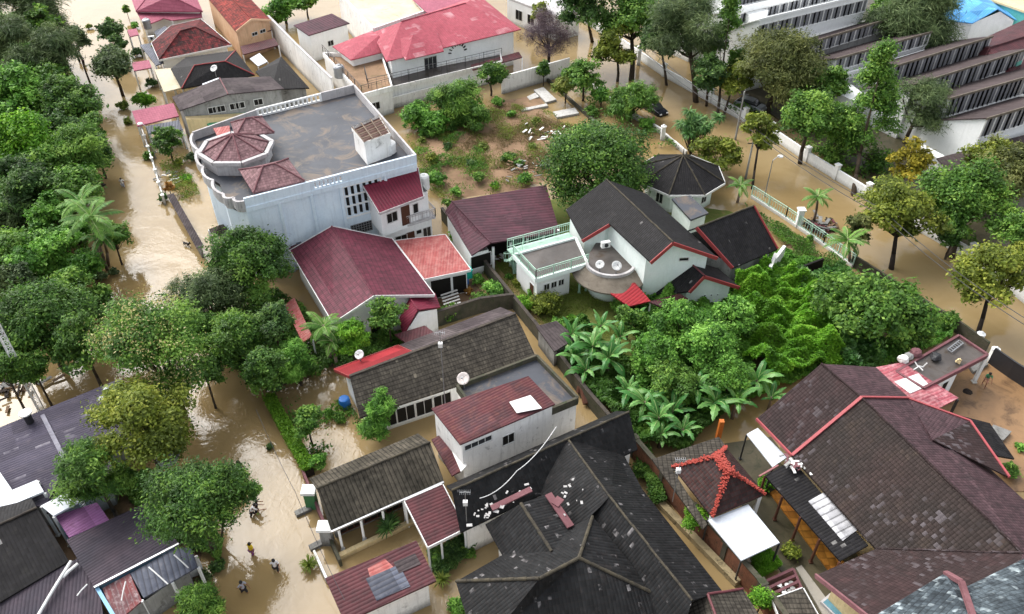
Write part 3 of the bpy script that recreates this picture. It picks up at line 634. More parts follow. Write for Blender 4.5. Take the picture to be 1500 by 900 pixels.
def cover(name, label, pix, mats, n, leaf, z=.1, hgt=.5, lump=.6, seed=1, asp=.5, cat='undergrowth', upright=0.0, thin=0.0):
    """uncountable low growth over a patch of ground"""
    rs = np.random.RandomState(seed); pts = np.array([P(x, y, z).xy for x, y in pix]); lo, hi = pts.min(0), pts.max(0); q = lo+rs.rand(n*3, 2)*(hi-lo); ins = np.zeros(len(q), bool)
    for i in range(len(pts)):
        a, b = pts[i], pts[(i+1) % len(pts)]; c = (a[1] > q[:, 1]) != (b[1] > q[:, 1]); xi = (b[0]-a[0])*(q[:, 1]-a[1])/((b[1]-a[1]) or 1e-9)+a[0]; ins ^= c & (q[:, 0] < xi)
    q = q[ins]
    def fld(f, k):
        s = np.zeros(len(q))
        for j in range(7): a_ = rs.rand()*6.28; s += np.sin((q[:, 0]*math.cos(a_)+q[:, 1]*math.sin(a_))*f*(1+j*.45)+rs.rand()*6.28)
        return s/3.0
    h = np.clip(.5+.5*fld(.7, 1), 0, 1.3)*lump+np.clip(.5+.5*fld(2.0, 1), 0, 1)*lump*.5; tn = .45+.18*fld(.5, 2)+.12*fld(1.6, 2)
    if thin: keep = fld(.55, 3)+rs.randn(len(q))*.25 > thin; q, h, tn = q[keep], h[keep], tn[keep]
    q, h, tn = q[:n], h[:n], tn[:n]
    C = np.column_stack([q, z+h+rs.rand(len(q))*hgt]); N = np.array([0, 0, 1.0-upright])+rs.randn(len(q), 3)*(.5+upright)
    ax = np.array([0, 0, 1.0])*upright+rs.randn(len(q), 3)*.4 if upright else None
    me = leaves_mesh(name, C, N, tn+rs.randn(len(q))*.13, leaf, asp, rs, ax); me.materials.append(L_[mats]); o = bpy.data.objects.new(name, me); sc.collection.objects.link(o)
    return tag(o, label, cat, kind='stuff')
# ---------------------------------------------------------------- buildings, from the middle outwards
H_ = lambda lab, px, py, cat='house', name='house', group=None: thing(name, lab, cat, P(px, py, 0), group)
# --- big magenta gabled house
b = H_('white house under a big magenta gabled roof of ribbed sheet', 560, 500)
V = spec('a 425 367 3.3; b 488 473 3.3; c 636 432 3.3; r 548 433 ~b+c+3; f 574 350 3.3; s 486 332 ~a+f+3; j 522 339 /s+r+c')
roof(b, V, 'a b r s, s r c f', R_MAG, caps='s r', capmat=R_MAG, fascia=WHITEP)
o = walls(b, V, 'a b r* c f s*', W, .5)
win(b, o[1], o[3], [.42], .0, 1.3, 2.3, 'door', FBROWN, DARK, bars=1); win(b, o[1], o[3], [.2], 1.2, 1.2, 1.0)
spec('p 637 463 3.0; q 591 452 2.7; t 612 500 2.7; u 645 450 2.7; v 600 410 2.7', V)
V2 = spec('a 584 468 2.6; b 591 491 2.6; c 645 450 2.6; r 612 454 ~b+c+1.6; d 636 431 =a+b+c; s 600 437 ~a+d+1.6')
roof(b, V2, 'a b r s, s r c d', R_MAG2, name='porch_roof', caps='s r', capmat=R_MAG2)
o = walls(b, V2, 'a b r* c d s*', W, .25, name='porch_wall'); win(b, o[1], o[3], [.55], 1.2, .75, .45, gl=DARK)
V3_ = spec('a 417 447 2.2; b 443 502 2.2; c 457 492 2.6; d 431 436 2.6'); roof(b, V3_, 'a b c d', R_SALM, name='side_canopy'); columns(b, [V3_['a'], V3_['b'], V3_['c']], 0, 2.15, .12)
V3_ = spec('a 419 350 2.9; b 424 367 2.9; c 470 342 3.1; d 466 336 3.1'); roof(b, V3_, 'a b c d', R_MAR, name='rear_canopy'); columns(b, [V3_['a'], V3_['d']], 0, 2.8, .12)
# --- salmon carport
b = H_('open carport under a salmon red ribbed roof beside the magenta roofed house', 650, 420, 'carport', 'carport')
V = spec('a 579 353 3.1; b 622 409 2.9; c 689 395 2.9; d 652 344 3.1'); roof(b, V, 'a b c d', R_SALM, fascia=WHITEP); o = walls(b, V, 'a b c d', W, .35)
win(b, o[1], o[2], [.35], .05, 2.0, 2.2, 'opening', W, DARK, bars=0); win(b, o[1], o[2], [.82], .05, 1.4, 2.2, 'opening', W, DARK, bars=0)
# --- cream two-storey house with balcony
b = H_('cream two-storey house with a front balcony and magenta lean-to roof', 600, 350)
V = spec('a 529 267 7.6; b 556 312 6.4; c 620 288 6.4; d 612 246 7.6; e 560 313 6.2; l 563 340 3.3; l2 541 306 3.3; m 638 317 3.3; n 618 276 3.3')
roof(b, V, 'a b c d', R_MAG2, caps='', udir=None, fascia=PARA)
cr = (V['b']-V['c']).normalized(); up_ = V3((V['a'].x-V['b'].x, V['a'].y-V['b'].y, 0)).normalized()
V['w1'] = V3((V['b'].x, V['b'].y, 6.4))-cr*.4+up_*.8; V['w2'] = V3((V['c'].x, V['c'].y, 6.4))-cr*.9+up_*.8; V['w3'] = V['w2']+up_*4; V['w4'] = V['w1']+up_*4
o = walls(b, V, 'w1 w2 w3 w4', W, 0, 3.0, name='upper_wall')
win(b, o[0], o[1], [.22], 4.3, 1.2, 1.1, gl=DARK); win(b, o[0], o[1], [.5], 3.45, .9, 2.1, 'door', FBROWN, FBROWN, bars=0); win(b, o[0], o[1], [.72], 4.3, .6, 1.1, gl=DARK, bars=0)
V['x2'] = V['l2']+(V['m']-V['l']); fl = {'l': V['l'], 'm': V['m'], 'n': V['m']+up_*5.5, 'k': V['l']+up_*5.5}
slabroof(b, fl, 'l m n k', PARA, .25, name='balcony_floor'); o = walls(b, fl, 'l m n k', W, .35, name='lower_wall')
win(b, o[0], o[1], [.3], .6, 1.3, 1.5, gl=DARK); win(b, o[0], o[1], [.5], .1, .9, 2.0, 'door', FBROWN, FBROWN, bars=0); win(b, o[0], o[1], [.7], 1.6, .6, .5, gl=DARK, bars=0); win(b, o[0], o[1], [.88], .9, .9, 1.2, gl=GLASS)
m = M(); e_ = (V['m']-V['l']).normalized(); q0 = V['m']-e_*2.0+up_*1.2; m.prism([(q0.x, q0.y), ((q0+e_*1.7).x, (q0+e_*1.7).y), ((q0+e_*1.7+up_*3).x, (q0+e_*1.7+up_*3).y), ((q0+up_*3).x, (q0+up_*3).y)], 3.3, 5.7); m.build('stair_wing', W, b)
U = V3((0, 0, .02)); railing(b, [fl['k']+U, fl['l']+U, fl['m']+U, fl['m']+up_*2.0+U], .95, PARA, step=.3)
# --- big flat-roofed concrete building
b = H_('large concrete building with flat grey roof and pale blue cracked side wall', 480, 330, 'building', 'flat_roofed_building')
V = spec('a 360 305 8.3; c 610 240 8.3; e 520 136 8.3; f 377 172 8.3; g 285 205 8.3; h 300 255 8.3; i 322 270 8.3; j 330 295 8.3')
slabroof(b, V, 'a c e f g h i j', CONC, .35)
m = M(); ids = 'a c e f g h i j'.split(); n = len(ids)
m.add([(V[i].x, V[i].y, -.1) for i in ids]+[(V[i].x, V[i].y, 7.95) for i in ids], [(k, (k+1) % n, n+(k+1) % n, n+k) for k in range(n)]); m.build('wall', WB, b)
def parapet(b, A, B, h, w_=.2, mat=PARA, holes=None, name='parapet', z=None):
    A, B = V3(A), V3(B); m = M(); L = (B-A).length; d = (B-A).normalized()
    if not holes: m.beam(A+V3((0, 0, h/2)), B+V3((0, 0, h/2)), w_, h)
    else:                                       # balusters: pierced parapet between t0 and t1
        t0, t1, step = holes; a, c = A+d*L*t0, A+d*L*t1
        if t0 > .01: m.beam(A+V3((0, 0, h/2)), a+V3((0, 0, h/2)), w_, h)
        if t1 < .99: m.beam(c+V3((0, 0, h/2)), B+V3((0, 0, h/2)), w_, h)
        m.beam(a+V3((0, 0, h*.11)), c+V3((0, 0, h*.11)), w_*.98, h*.22); m.beam(a+V3((0, 0, h*.9)), c+V3((0, 0, h*.9)), w_*.98, h*.2)
        k = int((c-a).length/step)
        for i in range(k+1): p = a.lerp(c, i/max(1, k)); m.beam(p+V3((0, 0, h*.2)), p+V3((0, 0, h*.82)), w_*.9, step*.45)
    return m.build(name, mat, b)
parapet(b, V['a'], V['c'], 1.05, .22, WB, (.38, .55, .38)); parapet(b, V['c'], V['e'], 1.0, .2, PARA); parapet(b, V['e'], V['e'].lerp(V['f'], .35), 1.0, .2)
parapet(b, V['e'].lerp(V['f'], .35), V['f'], .95, .2, W, (.02, .98, .5)); parapet(b, V['f'], V['g'], .9, .2)
m = M()                                        # rippling balcony edge towards the street
for st in ('g', 'h'),('h', 'j'),('j', 'a'):
    A, B = V[st[0]], V[st[1]]; n_ = (B-A).cross(V3((0, 0, 1))).normalized(); n_ = n_ if n_.x < 0 else -n_
    pts = [A.lerp(B, i/12)+n_*.4*abs(math.sin(math.pi*i/6))**.8 for i in range(13)]
    for p, q in zip(pts[:-1], pts[1:]): m.beam(p+V3((0, 0, .35)), q+V3((0, 0, .35)), .25, .9)
    m.prism([(p.x, p.y) for p in pts], 7.9, 8.28); 
m.build('curved_balcony', PARA, b)
m = M(); m.beam(V['a']-V3((0, .04, .15)), V['c']-V3((0, .04, .15)), .3, .46); m.build('roof_band', WB, b)
vent = M(); A, B = V['a'], V['c']; d = (B-A).normalized(); L = (B-A).length; nn = V3((d.y, -d.x, 0)); nn = nn if nn.y < 0 else -nn
for r_ in range(3):
    for k in range(6):
        p = A+d*(L*.56+k*.62)+nn*.06; vent.beam(V3((p.x, p.y, 4.6+r_*1.15)), V3((p.x, p.y, 5.45+r_*1.15)), .28, .1)
vent.build('vent_block', DARK, b)
fm_ = M(); p0 = A+d*(L*.54)+nn*.03; p1 = A+d*(L*.56+3.6)+nn*.03
for z_ in (4.3, 5.6, 6.75, 7.85): fm_.beam(V3((p0.x, p0.y, z_)), V3((p1.x, p1.y, z_)), .12, .16)
for q in (p0, p1): fm_.beam(V3((q.x, q.y, 4.2)), V3((q.x, q.y, 7.9)), .16, .12)
fm_.build('vent_frame', W, b)
win(b, A, B, [.62], 2.2, 2.2, 1.1, 'window', FRAMEG, GLASS, bars=7, hb=3); win(b, A, B, [.24, .42, .74], .5, .45, 2.6, 'window', FRAMEG, surf('drain_stain', S(125, 150, 175), S(110, 135, 160)), bars=0)
for px_ in (.18, .36, .53, .8): p = A+d*L*px_+nn*.1; m = M(); m.beam(V3((p.x, p.y, -.1)), V3((p.x, p.y, 8.0)), .28, .2); m.build('pilaster', WB, b)
# stair head room on the flat roof, and rooftop roofs
V = spec('a 516 190 10.6; b 534 212 10.6; c 572 198 10.6; d 556 172 10.6'); slabroof(b, V, 'a b c d', FBROWN, .1, .25, .12, WD, name='stair_head_roof'); o = walls(b, V, 'a b c d', WD, .05, 8.3, name='stair_head_wall')
m = M(); 
for i in range(5): m.beam(V['a'].lerp(V['b'], i/4)+V3((0, 0, .2)), V['d'].lerp(V['c'], i/4)+V3((0, 0, .2)), .1)
for i in range(4): m.beam(V['a'].lerp(V['d'], i/3)+V3((0, 0, .25)), V['b'].lerp(V['c'], i/3)+V3((0, 0, .25)), .1)
m.build('pergola_beam', surf('rusty_beam', S(130, 115, 100), S(95, 80, 68)), b)
c8 = P(347, 222, 9.4)                                # octagonal turret
m = M(); R8 = 3.35; pts8 = [(c8.x+R8*math.cos(math.pi/8+i*math.pi/4), c8.y+R8*.95*math.sin(math.pi/8+i*math.pi/4)) for i in range(8)]
m.prism(pts8, 8.2, 9.5)
for i in range(8):
    a, c = pts8[i], pts8[(i+1) % 8]; k_ = 1.07; f = lambda q: V3((c8.x+(q[0]-c8.x)*k_, c8.y+(q[1]-c8.y)*k_, 9.75)); m.beam(f(a), f(c), .4, .35)
m.build('turret_wall', PARA, b)
m = M(); V8 = {str(i): V3((c8.x+(p[0]-c8.x)*.95, c8.y+(p[1]-c8.y)*.95, 9.85)) for i, p in enumerate(pts8)}; V8['t'] = V3((c8.x, c8.y, 11.3))
roof(b, V8, ', '.join(f'{i} {(i+1)%8} t' for i in range(8)), R_CAP, name='turret_roof', caps=', '.join(f'{i} t' for i in range(8)), capmat=PINKP, capr=.09)
def hip(b, V, mat, h, name, k=.34, caps=PINKP, zw=None, wm=PARA, ins=.5, th=.14):
    """hip roof over V a b c d, ridge parallel to the long side a-d / b-c"""
    a, b_, c, d = V['a'], V['b'], V['c'], V['d']; m1, m2 = (a+b_)/2, (d+c)/2; V['r'] = m1.lerp(m2, k)+V3((0, 0, h)); V['s'] = m2.lerp(m1, k)+V3((0, 0, h))
    roof(b, V, 'a b r, b c s r, c d s, d a r s', mat, th, name, 'r s, a r, b r, c s, d s', caps, .09)
    if zw is not None: return walls(b, V, 'a b c d', wm, ins, zw, name=name.replace('roof', 'wall'))
V = spec('a 350 249 9.5; b 371 283 9.5; c 446 265 9.5; d 0 0 =a+b+c'); hip(b, V, R_CAP, 1.1, 'tower_roof', .38, zw=8.2, wm=DARK, ins=1.4)  # walls coloured near-black to paint in the shaded gap under the eaves
V = spec('a 338 180 10.0; b 345 201 10.0; c 402 194 10.0; d 384 171 10.0'); hip(b, V, R_CAP, 1.0, 'rear_tower_roof', .4, zw=8.2, wm=DARK, ins=1.2)  # same near-black walls, eave shade put into the colour
V = spec('a 312 188 9.6; b 320 202 9.6; c 338 198 9.6; d 336 184 9.6'); roof(b, V, 'a b c d', R_SALM, name='small_canopy')
# --- maroon plum sheet carport with open front
b = H_('wide low shed with plum coloured sheet roof and open dark front', 740, 370, 'shed', 'shed')
V = spec('a 657 294 3.6; b 692 374 2.9; k 717 356 3.3; c 818 339 2.7; d 799 270 3.4; e 668 300 4.1'); V['a'] = P(655, 308, 3.0)
V = spec('a 652 310 2.9; b 691 374 2.9; r 717 357 ~b+b; c 820 340 2.8; d 800 271 2.8; s 662 295 3.7'); V['r'] = P(719, 356, 3.7)
roof(b, V, 'a b r s, s r c d', R_PLUM, caps='s r', capmat=R_PLUM); V['w'] = P(735, 367, 2.9)
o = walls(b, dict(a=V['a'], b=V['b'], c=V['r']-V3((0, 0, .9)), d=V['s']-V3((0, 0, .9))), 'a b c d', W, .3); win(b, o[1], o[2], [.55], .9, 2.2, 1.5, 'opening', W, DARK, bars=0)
bk = [V['r'].lerp(V['s'], .3), V['c'].lerp(V['d'], .3)]; m = M(); m.beam(V3((bk[0].x, bk[0].y, 1.3)), V3((bk[1].x, bk[1].y, 1.3)), .15, 2.7); m.build('back_wall', DARK, b)  # back wall coloured near-black
columns(b, [V['r'].lerp(V['c'], t)+V3((0, .3, 0)) for t in (.03, .28, .52, .76, .98)], 0, 2.9, .25)
# --- white house with black roofs
b = H_('large white house with black tiled gables and red barge boards', 940, 400)
V = spec('d 888 263 8.6; c 986 356 8.6; b 953 384 6.6')
V = spec('p 0 0 6; b 953 384 5.9; e 1051 377 5.9; c 986 355 ~b+e+3.5'); L_r = P(888, 263, V['c'].z); V['d'] = L_r
V['a'] = Pl(829, 307, V['d'], V['c'], V['b']); V['a2'] = Pl(853, 352, V['d'], V['c'], V['b']); V['a3'] = Pl(893, 328, V['d'], V['c'], V['b']); V['f'] = V['e']+(V['d']-V['c'])
roof(b, V, 'a a2 a3 b c d', R_BLK, name='west_roof_slope'); roof(b, V, 'd c e f', R_BLK, name='east_roof_slope', caps='d c', capmat=RIDGEM)
for q, r_ in (('b', 'c'), ('c', 'e'), ('a2', 'a3')): m = M(); m.beam(V[q]-V3((0, .05, .12)), V[r_]-V3((0, .05, .12)), .1, .34); m.build('barge_board', REDP, b)
def off(A, B, dist): d_ = V3(((B-A).y, -(B-A).x, 0)).normalized(); return d_*dist
ax_ = (V['d']-V['c']).normalized(); ins = ax_*.7
wl_ = dict(b=V['b']+ins, c=V['c']+ins, e=V['e']+ins, f=V['f']-ins, d=V['d']-ins, a=V['b'].lerp(V['b']+(V['d']-V['c']), .9))
o = walls(b, wl_, 'b c* e f d* a', WM, .35, name='main_wall'); win(b, o[0], o[2], [.62], 5.0, .9, .35, gl=DARK, bars=0)
wl_ = dict(a=V['a'], b=V['a2'], c=V['a3'], d=V['d'].lerp(V['c'], .3)-V3((0, 0, 1.2)), e=V['a'].lerp(V['d'], .5)); walls(b, wl_, 'a b c d e', WM, .45, name='west_wing_wall')
V2 = spec('a 936 361 5.0; b 953 384 5.0; c 945 388 4.1; d 926 362 4.1'); roof(b, V2, 'a b c d', R_MARP, name='dormer_canopy')
# front wing
V2 = spec('b 942 433 2.9; b2 1030 430 2.9; e 1083 414 2.9; d 1062 378 2.9; r 1032 404 4.3; s 1003 377 4.3; a 1003 400 2.9')
V2 = spec('b 1016 424 3.3; e 1084 419 3.3; r 1032 404 ~b+e+2.5; x 0 0 3'); V2['s'] = P(1003, 378, V2['r'].z); V2['e'] = Pl(1083, 420, V2['r'], V2['s'], P(1083, 420, 3.2)); V2['f'] = V2['e']+(V2['s']-V2['r'])
V2['q'] = Pl(942, 433, V2['r'], V2['s'], V2['b']); V2['u'] = Pl(1010, 427, V2['r'], V2['s'], V2['b'])
roof(b, V2, 's q u r', R_BLK, name='front_wing_west_slope'); roof(b, V2, 's r e f', R_BLK, name='front_wing_east_slope', caps='s r', capmat=MAROONP)
m = M(); m.beam(V2['u']-V3((0, .05, .12)), V2['r']-V3((0, .05, .12)), .1, .34); m.beam(V2['r']-V3((0, .05, .12)), V2['e']-V3((0, .05, .12)), .1, .34); m.beam(V2['s']+V3((0, 0, .05)), V2['q']+V3((0, 0, .05)), .5, .1); m.build('front_barge_board', REDP, b)
iv = (V2['s']-V2['r']).normalized()*.6; wl_ = dict(b=V2['u']+iv, r=V2['r']+iv, e=V2['e']+iv, f=V2['f'], s=V2['s'], q=V2['q']-V3((0, 0, .0)))
wl_['q'] = V2['q'].lerp(V2['s'], .25); o = walls(b, wl_, 'b r* e f s q', WM, .3, name='front_wing_wall'); win(b, o[0], o[2], [.45, .6, .75], 1.7, .18, .18, 'opening', WM, DARK, bars=0, fw=.04)
# right wing
V2 = spec('b 1002 292 4.6; c 1074 393 3.6; d 1139 365 3.6; r 1105 302 6.2; s 1017 333 6.2')
V2 = spec('c 1073 393 3.7; d 1139 365 3.7; r 1104 302 6.6; s 1020 334 6.6; t 960 288 3.7'); V2['bk'] = V2['r']+(V2['r']-V2['d'])*.6; V2['bk'].z = 4.6; V2['bk2'] = V2['s']+(V2['bk']-V2['r'])
roof(b, V2, 's c d r, r bk bk2 s', R_BLK, name='east_wing_roof', caps='s r', capmat=RIDGEM); wl_ = dict(c=V2['c'], d=V2['d'], e=V2['bk'], f=V2['bk2']); walls(b, wl_, 'c d e f', WG, .5, name='east_wing_wall')
m = M(); m.beam(V2['s'], V2['c'], .12, .35); m.build('barge_board', REDP, b); m = M(); m.beam(V2['r'], V2['d'], .1, .3); m.build('barge_board', REDP, b)
V2 = spec('a 984 291 3.4; b 1012 322 3.4; c 1038 312 3.4; d 1010 286 3.4'); slabroof(b, V2, 'a b c d', CONC, .2, name='rear_flat_roof'); walls(b, V2, 'a b c d', WM, .2, name='rear_block_wall')
# rounded terrace with shingled apron
cc = P(894, 388, 3.2); m = M(); m2 = M(); pr, qr = [], []
for i in range(19):
    a = math.radians(168+i*9.4); pr.append(V3((cc.x+2.25*math.cos(a), cc.y+2.1*math.sin(a), 3.3))); qr.append(V3((cc.x+3.6*math.cos(a), cc.y+3.7*math.sin(a), 2.6)))
for i in range(18): m.add([pr[i], qr[i], qr[i+1], pr[i+1], pr[i]-V3((0, 0, .15)), qr[i]-V3((0, 0, .15)), qr[i+1]-V3((0, 0, .15)), pr[i+1]-V3((0, 0, .15))], [(0, 1, 2, 3), (7, 6, 5, 4), (1, 5, 6, 2)])
m.build('shingle_apron', SHG, b)
top = [(p.x, p.y) for p in pr]+[(cc.x+2.4, cc.y+2.0), (cc.x+.8, cc.y+4.6), (cc.x-1.0, cc.y+3.8), (cc.x-2.0, cc.y+1.5)]; m = M(); m.prism(top, 3.0, 3.2); m.build('terrace_floor', CONCD, b)
m = M()
for p, q in zip(pr[:-1], pr[1:]): m.beam(p+V3((0, 0, .1)), q+V3((0, 0, .1)), .25, .3)
m.build('terrace_kerb', PARA, b); m = M(); m.prism([(cc.x+(x-cc.x)*.85, cc.y+(y-cc.y)*.85) for x, y in top], -.1, 3.0); m.build('terrace_wall', WM, b)
V2 = spec('a 886 424 2.7; b 921 449 2.4; c 953 441 2.4; d 930 414 2.9'); roof(b, V2, 'a b c d', R_RED, name='red_canopy', udir=(V2['b']-V2['a'])); columns(b, [V2['b'], V2['c']], 0, 2.3, .12)
V2 = spec('a 950 442 2.5; b 975 452 2.2; c 1008 438 2.2; d 996 430 2.6'); roof(b, V2, 'a b c d', R_MARP, name='maroon_canopy'); columns(b, [V2['b'], V2['c']], 0, 2.1, .12)
# --- garage block with railed roof terrace
b = H_('low white outbuilding with a railed roof terrace in mint green', 820, 400, 'outbuilding', 'outbuilding')
V = spec('a 752 375 3.2; b 785 411 3.2; c 861 388 3.2; d 843 350 3.2'); slabroof(b, V, 'a b c d', CONCD, .25, .2, .2, WM, name='terrace_floor')
V['c2'] = V['b'].lerp(V['c'], .72); V['d2'] = V['a'].lerp(V['d'], .72); o = walls(b, V, 'a b c2 d2', W, .25); win(b, o[1], o[2], [.3, .52, .74], 1.5, .6, .7, gl=DARK, bars=1); win(b, o[0], o[1], [.78], .1, .8, 1.9, 'door', W, FBROWN, bars=0)
U = V3((0, 0, .2)); railing(b, [V['b'].lerp(V['a'], 1)+U, V['b']+U, V['c']+U], 1.0, MINT, step=.22); railing(b, [V['a']+U+(V['a']-V['b']).normalized()*1.2, V['d']+U+(V['a']-V['b']).normalized()*1.2], 1.0, MINT, step=.22)
V2 = {'a': V['a'], 'b': V['d'], 'c': V['d']+(V['a']-V['b']).normalized()*1.3, 'd': V['a']+(V['a']-V['b']).normalized()*1.3}; slabroof(b, V2, 'a b c d', MINT, .15, name='walkway')
columns(b, [V['c'], V['b'].lerp(V['c'], .86)], 0, 3, .18, MINT); m = M(); q = P(752, 402, 0); cs = V3((q.x, q.y, 0))
m.tube(cs, cs+V3((0, 0, 4.1)), .06)
for i in range(16): a = i*.42; m.beam(cs+V3((0, 0, .2+i*.2)), cs+V3((math.cos(a)*.95, math.sin(a)*.95, .2+i*.2)), .32, .05)
for i in range(15): a, a2 = i*.42, (i+1)*.42; m.tube(cs+V3((math.cos(a)*.95, math.sin(a)*.95, 1.1+i*.2)), cs+V3((math.cos(a2)*.95, math.sin(a2)*.95, 1.3+i*.2)), .03, n=5); m.tube(cs+V3((math.cos(a)*.95, math.sin(a)*.95, .2+i*.2)), cs+V3((math.cos(a)*.95, math.sin(a)*.95, 1.1+i*.2)), .02, n=4)
m.build('spiral_stair', MINT, b)
# --- octagonal gazebo
b = H_('mint walled gazebo with an eight-sided black tiled roof', 995, 290, 'gazebo', 'gazebo')
c8 = P(996, 258, 2.8); R8 = 4.8; V8 = {str(i): V3((c8.x+R8*1.04*math.cos(math.pi/8+i*math.pi/4), c8.y+R8*math.sin(math.pi/8+i*math.pi/4), 3.0)) for i in range(8)}; V8['t'] = V3((c8.x, c8.y, 5.4))
roof(b, V8, ', '.join(f'{i} {(i+1)%8} t' for i in range(8)), R_BLK, caps=', '.join(f'{i} t' for i in range(8)), capmat=RIDGEM, fascia=WHITEP)
o = walls(b, V8, '0 1 2 3 4 5 6 7', WM, .9); win(b, o[5], o[6], [.3, .7], .8, .8, 1.4, gl=DARK); win(b, o[4], o[5], [.5], .8, .9, 1.4); win(b, o[6], o[7], [.5], .8, .9, 1.4, gl=DARK)
m = M(); m.tube((c8.x, c8.y, 5.3), (c8.x, c8.y, 6.3), .08, .02); m.build('finial', RIDGEM, b)
V2 = spec('a 940 243 3.0; b 945 262 3.0; c 965 257 3.0; d 958 238 3.0'); slabroof(b, V2, 'a b c d', WM, .15, name='side_flat_roof')
# --- long grey-brown tiled house
b = H_('long low house with weathered grey-brown tiled roof and red sheet at one end', 650, 620)
V = spec('a 492 538 3.0; a1 577 505 3.0; b 736 449 3.0; r 513 551 4.1; r1 600 520 4.1; s 756 457 4.1; e 529 611 2.6; f 786 527 2.6')
V = spec('e 527 612 2.7; a 490 541 2.9; r 512 551 ~e+a+2; f 787 527 2.7; b 733 450 2.9; s 755 459 ~f+b+2')
V['a1'] = V['a'].lerp(V['b'], .36); V['r1'] = V['r'].lerp(V['s'], .36)
roof(b, V, 'r e f s', R_GRY, name='front_roof_slope'); roof(b, V, 'a1 r1 s b', R_GCR, name='rear_roof_slope'); roof(b, V, 'a r r1 a1', R_RED, name='red_sheet', udir=(V['r']-V['a']), fascia=REDP)
roof(b, V, 'r e f s', R_GRY, .01, name='tile_edge') if False else None
o = walls(b, V, 'a e f b', W, .6); win(b, o[1], o[2], [.1, .22, .33, .44], .4, 1.6, 1.6, gl=DARK); m = M(); m.beam(V['r'], V['s'], .22, .1); m.build('ridge_cap', RIDGED, b)
V2 = spec('a 578 490 2.9; b 598 505 2.9; c 640 490 2.9; d 622 477 2.9'); roof(b, V2, 'a b c d', R_MAR, name='rear_lean_to')
# --- flat-roofed middle block with maroon roof
b = H_('dirty white two-storey block with maroon sheet roof and flat grey terrace', 740, 640, 'house', 'house')
V = spec('a 632 598 5.4; b 674 651 5.2; c 813 592 5.2; d 774 551 5.4'); roof(b, V, 'a b c d', R_MARP, udir=(V['b']-V['a'])); o = walls(b, V, 'a b c d', WD, .15)
win(b, o[1], o[2], [.17], 4.2, 2.2, .55, gl=GLASS, bars=3); win(b, o[1], o[2], [.5], 3.0, 1.0, 1.0, gl=DARK)
V2 = {'a': V['b'].lerp(V['c'], .7)+V3((0, 1.9, .08)), 'b': V['b'].lerp(V['c'], .62)+V3((.1, .3, .04)), 'c': V['b'].lerp(V['c'], .93)+V3((0, .3, .04)), 'd': V['b'].lerp(V['c'], .99)+V3((-.2, 2.6, .08))}
V2 = spec('a 746 589 5.5; b 757 605 5.42; c 794 598 5.42; d 777 579 5.5'); roof(b, V2, 'a b c d', WHITEP, .05, name='skylight_sheet')
V2 = spec('a 676 574 4.0; b 690 590 4.0; b2 845 592 4.0; c 778 522 4.0; d 0 0 =a+b+c'); V2 = spec('a 670 570 3.9; b 720 640 3.9; c 846 588 3.9; d 786 526 3.9'); slabroof(b, V2, 'a b c d', CONC, .25, .45, .2, MOSSW, name='terrace_floor'); walls(b, V2, 'a b c d', WD, .05, name='lower_wall')
# --- dark ribbed mossy roof
b = H_('long narrow house with mossy ribbed roof and open wooden veranda', 570, 760)
V = spec('e 485 777 2.7; a 453 701 2.7; r 464 716 ~e+a+1.6; f 650 704 2.7; b 612 635 2.7; s 630 648 ~f+b+1.6'); roof(b, V, 'r e f s, a r s b', R_MOS, caps='r s', capmat=RIDGEM)
m = M(); m.beam(V['e']-V3((0, .08, .1)), V['f']-V3((0, .08, .1)), .14, .16); m.build('gutter', METAL, b)
wl_ = dict(a=V['a'], e=V['e'].lerp(V['a'], .22), f=V['f'].lerp(V['b'], .22), b=V['b']); o = walls(b, wl_, 'a e f b', WG, .3); win(b, o[1], o[2], [.15, .38, .6, .82], .3, 1.5, 2.0, 'window', FBROWN, DARK, bars=2)
columns(b, [V['e'].lerp(V['f'], t)+V3((.1, .15, 0)) for t in (.04, .23, .42, .61, .8)], 0, 2.6, .14)
m = M(); q0, q1 = V['e']+V3((.2, 0, 0)), V['f'].lerp(V['e'], .3); m.beam(V3((q0.x, q0.y-.4, .15)), V3((q1.x, q1.y-.4, .15)), .35, .55); m.build('veranda_step', WC, b)
V2 = spec('a 632 644 2.7; b 662 697 2.5; c 675 690 2.7; d 650 634 2.9'); roof(b, V2, 'a b c d', R_MARP, name='broken_side_sheet'); V2 = spec('a 650 634 2.9; b 675 691 2.7; c 684 682 2.9; d 664 634 3.0'); roof(b, V2, 'a b c d', WD, name='white_side_sheet')
b = H_('small square canopy of maroon sheet between the mossy roof and black roof', 640, 790, 'canopy', 'canopy')
V = spec('a 593 734 2.9; b 627 801 2.7; c 681 774 2.7; d 648 710 2.9'); roof(b, V, 'a b c d', R_MAR, udir=(V['b']-V['a']), fascia=WHITEP); columns(b, [V['a'], V['b'], V['c'], V['b'].lerp(V['c'], .35), V['d']], 0, 2.65, .13)
b = H_('small house with maroon sheet roof patched in slate grey', 560, 880)
V = spec('a 476 847 3.0; b 505 912 2.8; c 639 851 2.8; d 610 792 3.0'); roof(b, V, 'a b c d', R_MAR, udir=(V['b']-V['a'])); walls(b, V, 'a b c d', WD, .4)
V2 = {k: V['a']+(V['b']-V['a'])*s+(V['d']-V['a'])*t+V3((0, 0, .035)) for k, s, t in (('a', .35, .36), ('b', .86, .36), ('c', .86, .72), ('d', .35, .72))}; roof(b, V2, 'a b c d', R_GLV, .03, name='slate_patch', udir=(V['b']-V['a']))
V2 = {k: V['a']+(V['b']-V['a'])*s+(V['d']-V['a'])*t+V3((0, 0, .05)) for k, s, t in (('a', .26, .68), ('b', .52, .68), ('c', .52, .92), ('d', .26, .92))}; roof(b, V2, 'a b c d', R_GCR, .03, name='brown_patch', udir=(V['b']-V['a']))
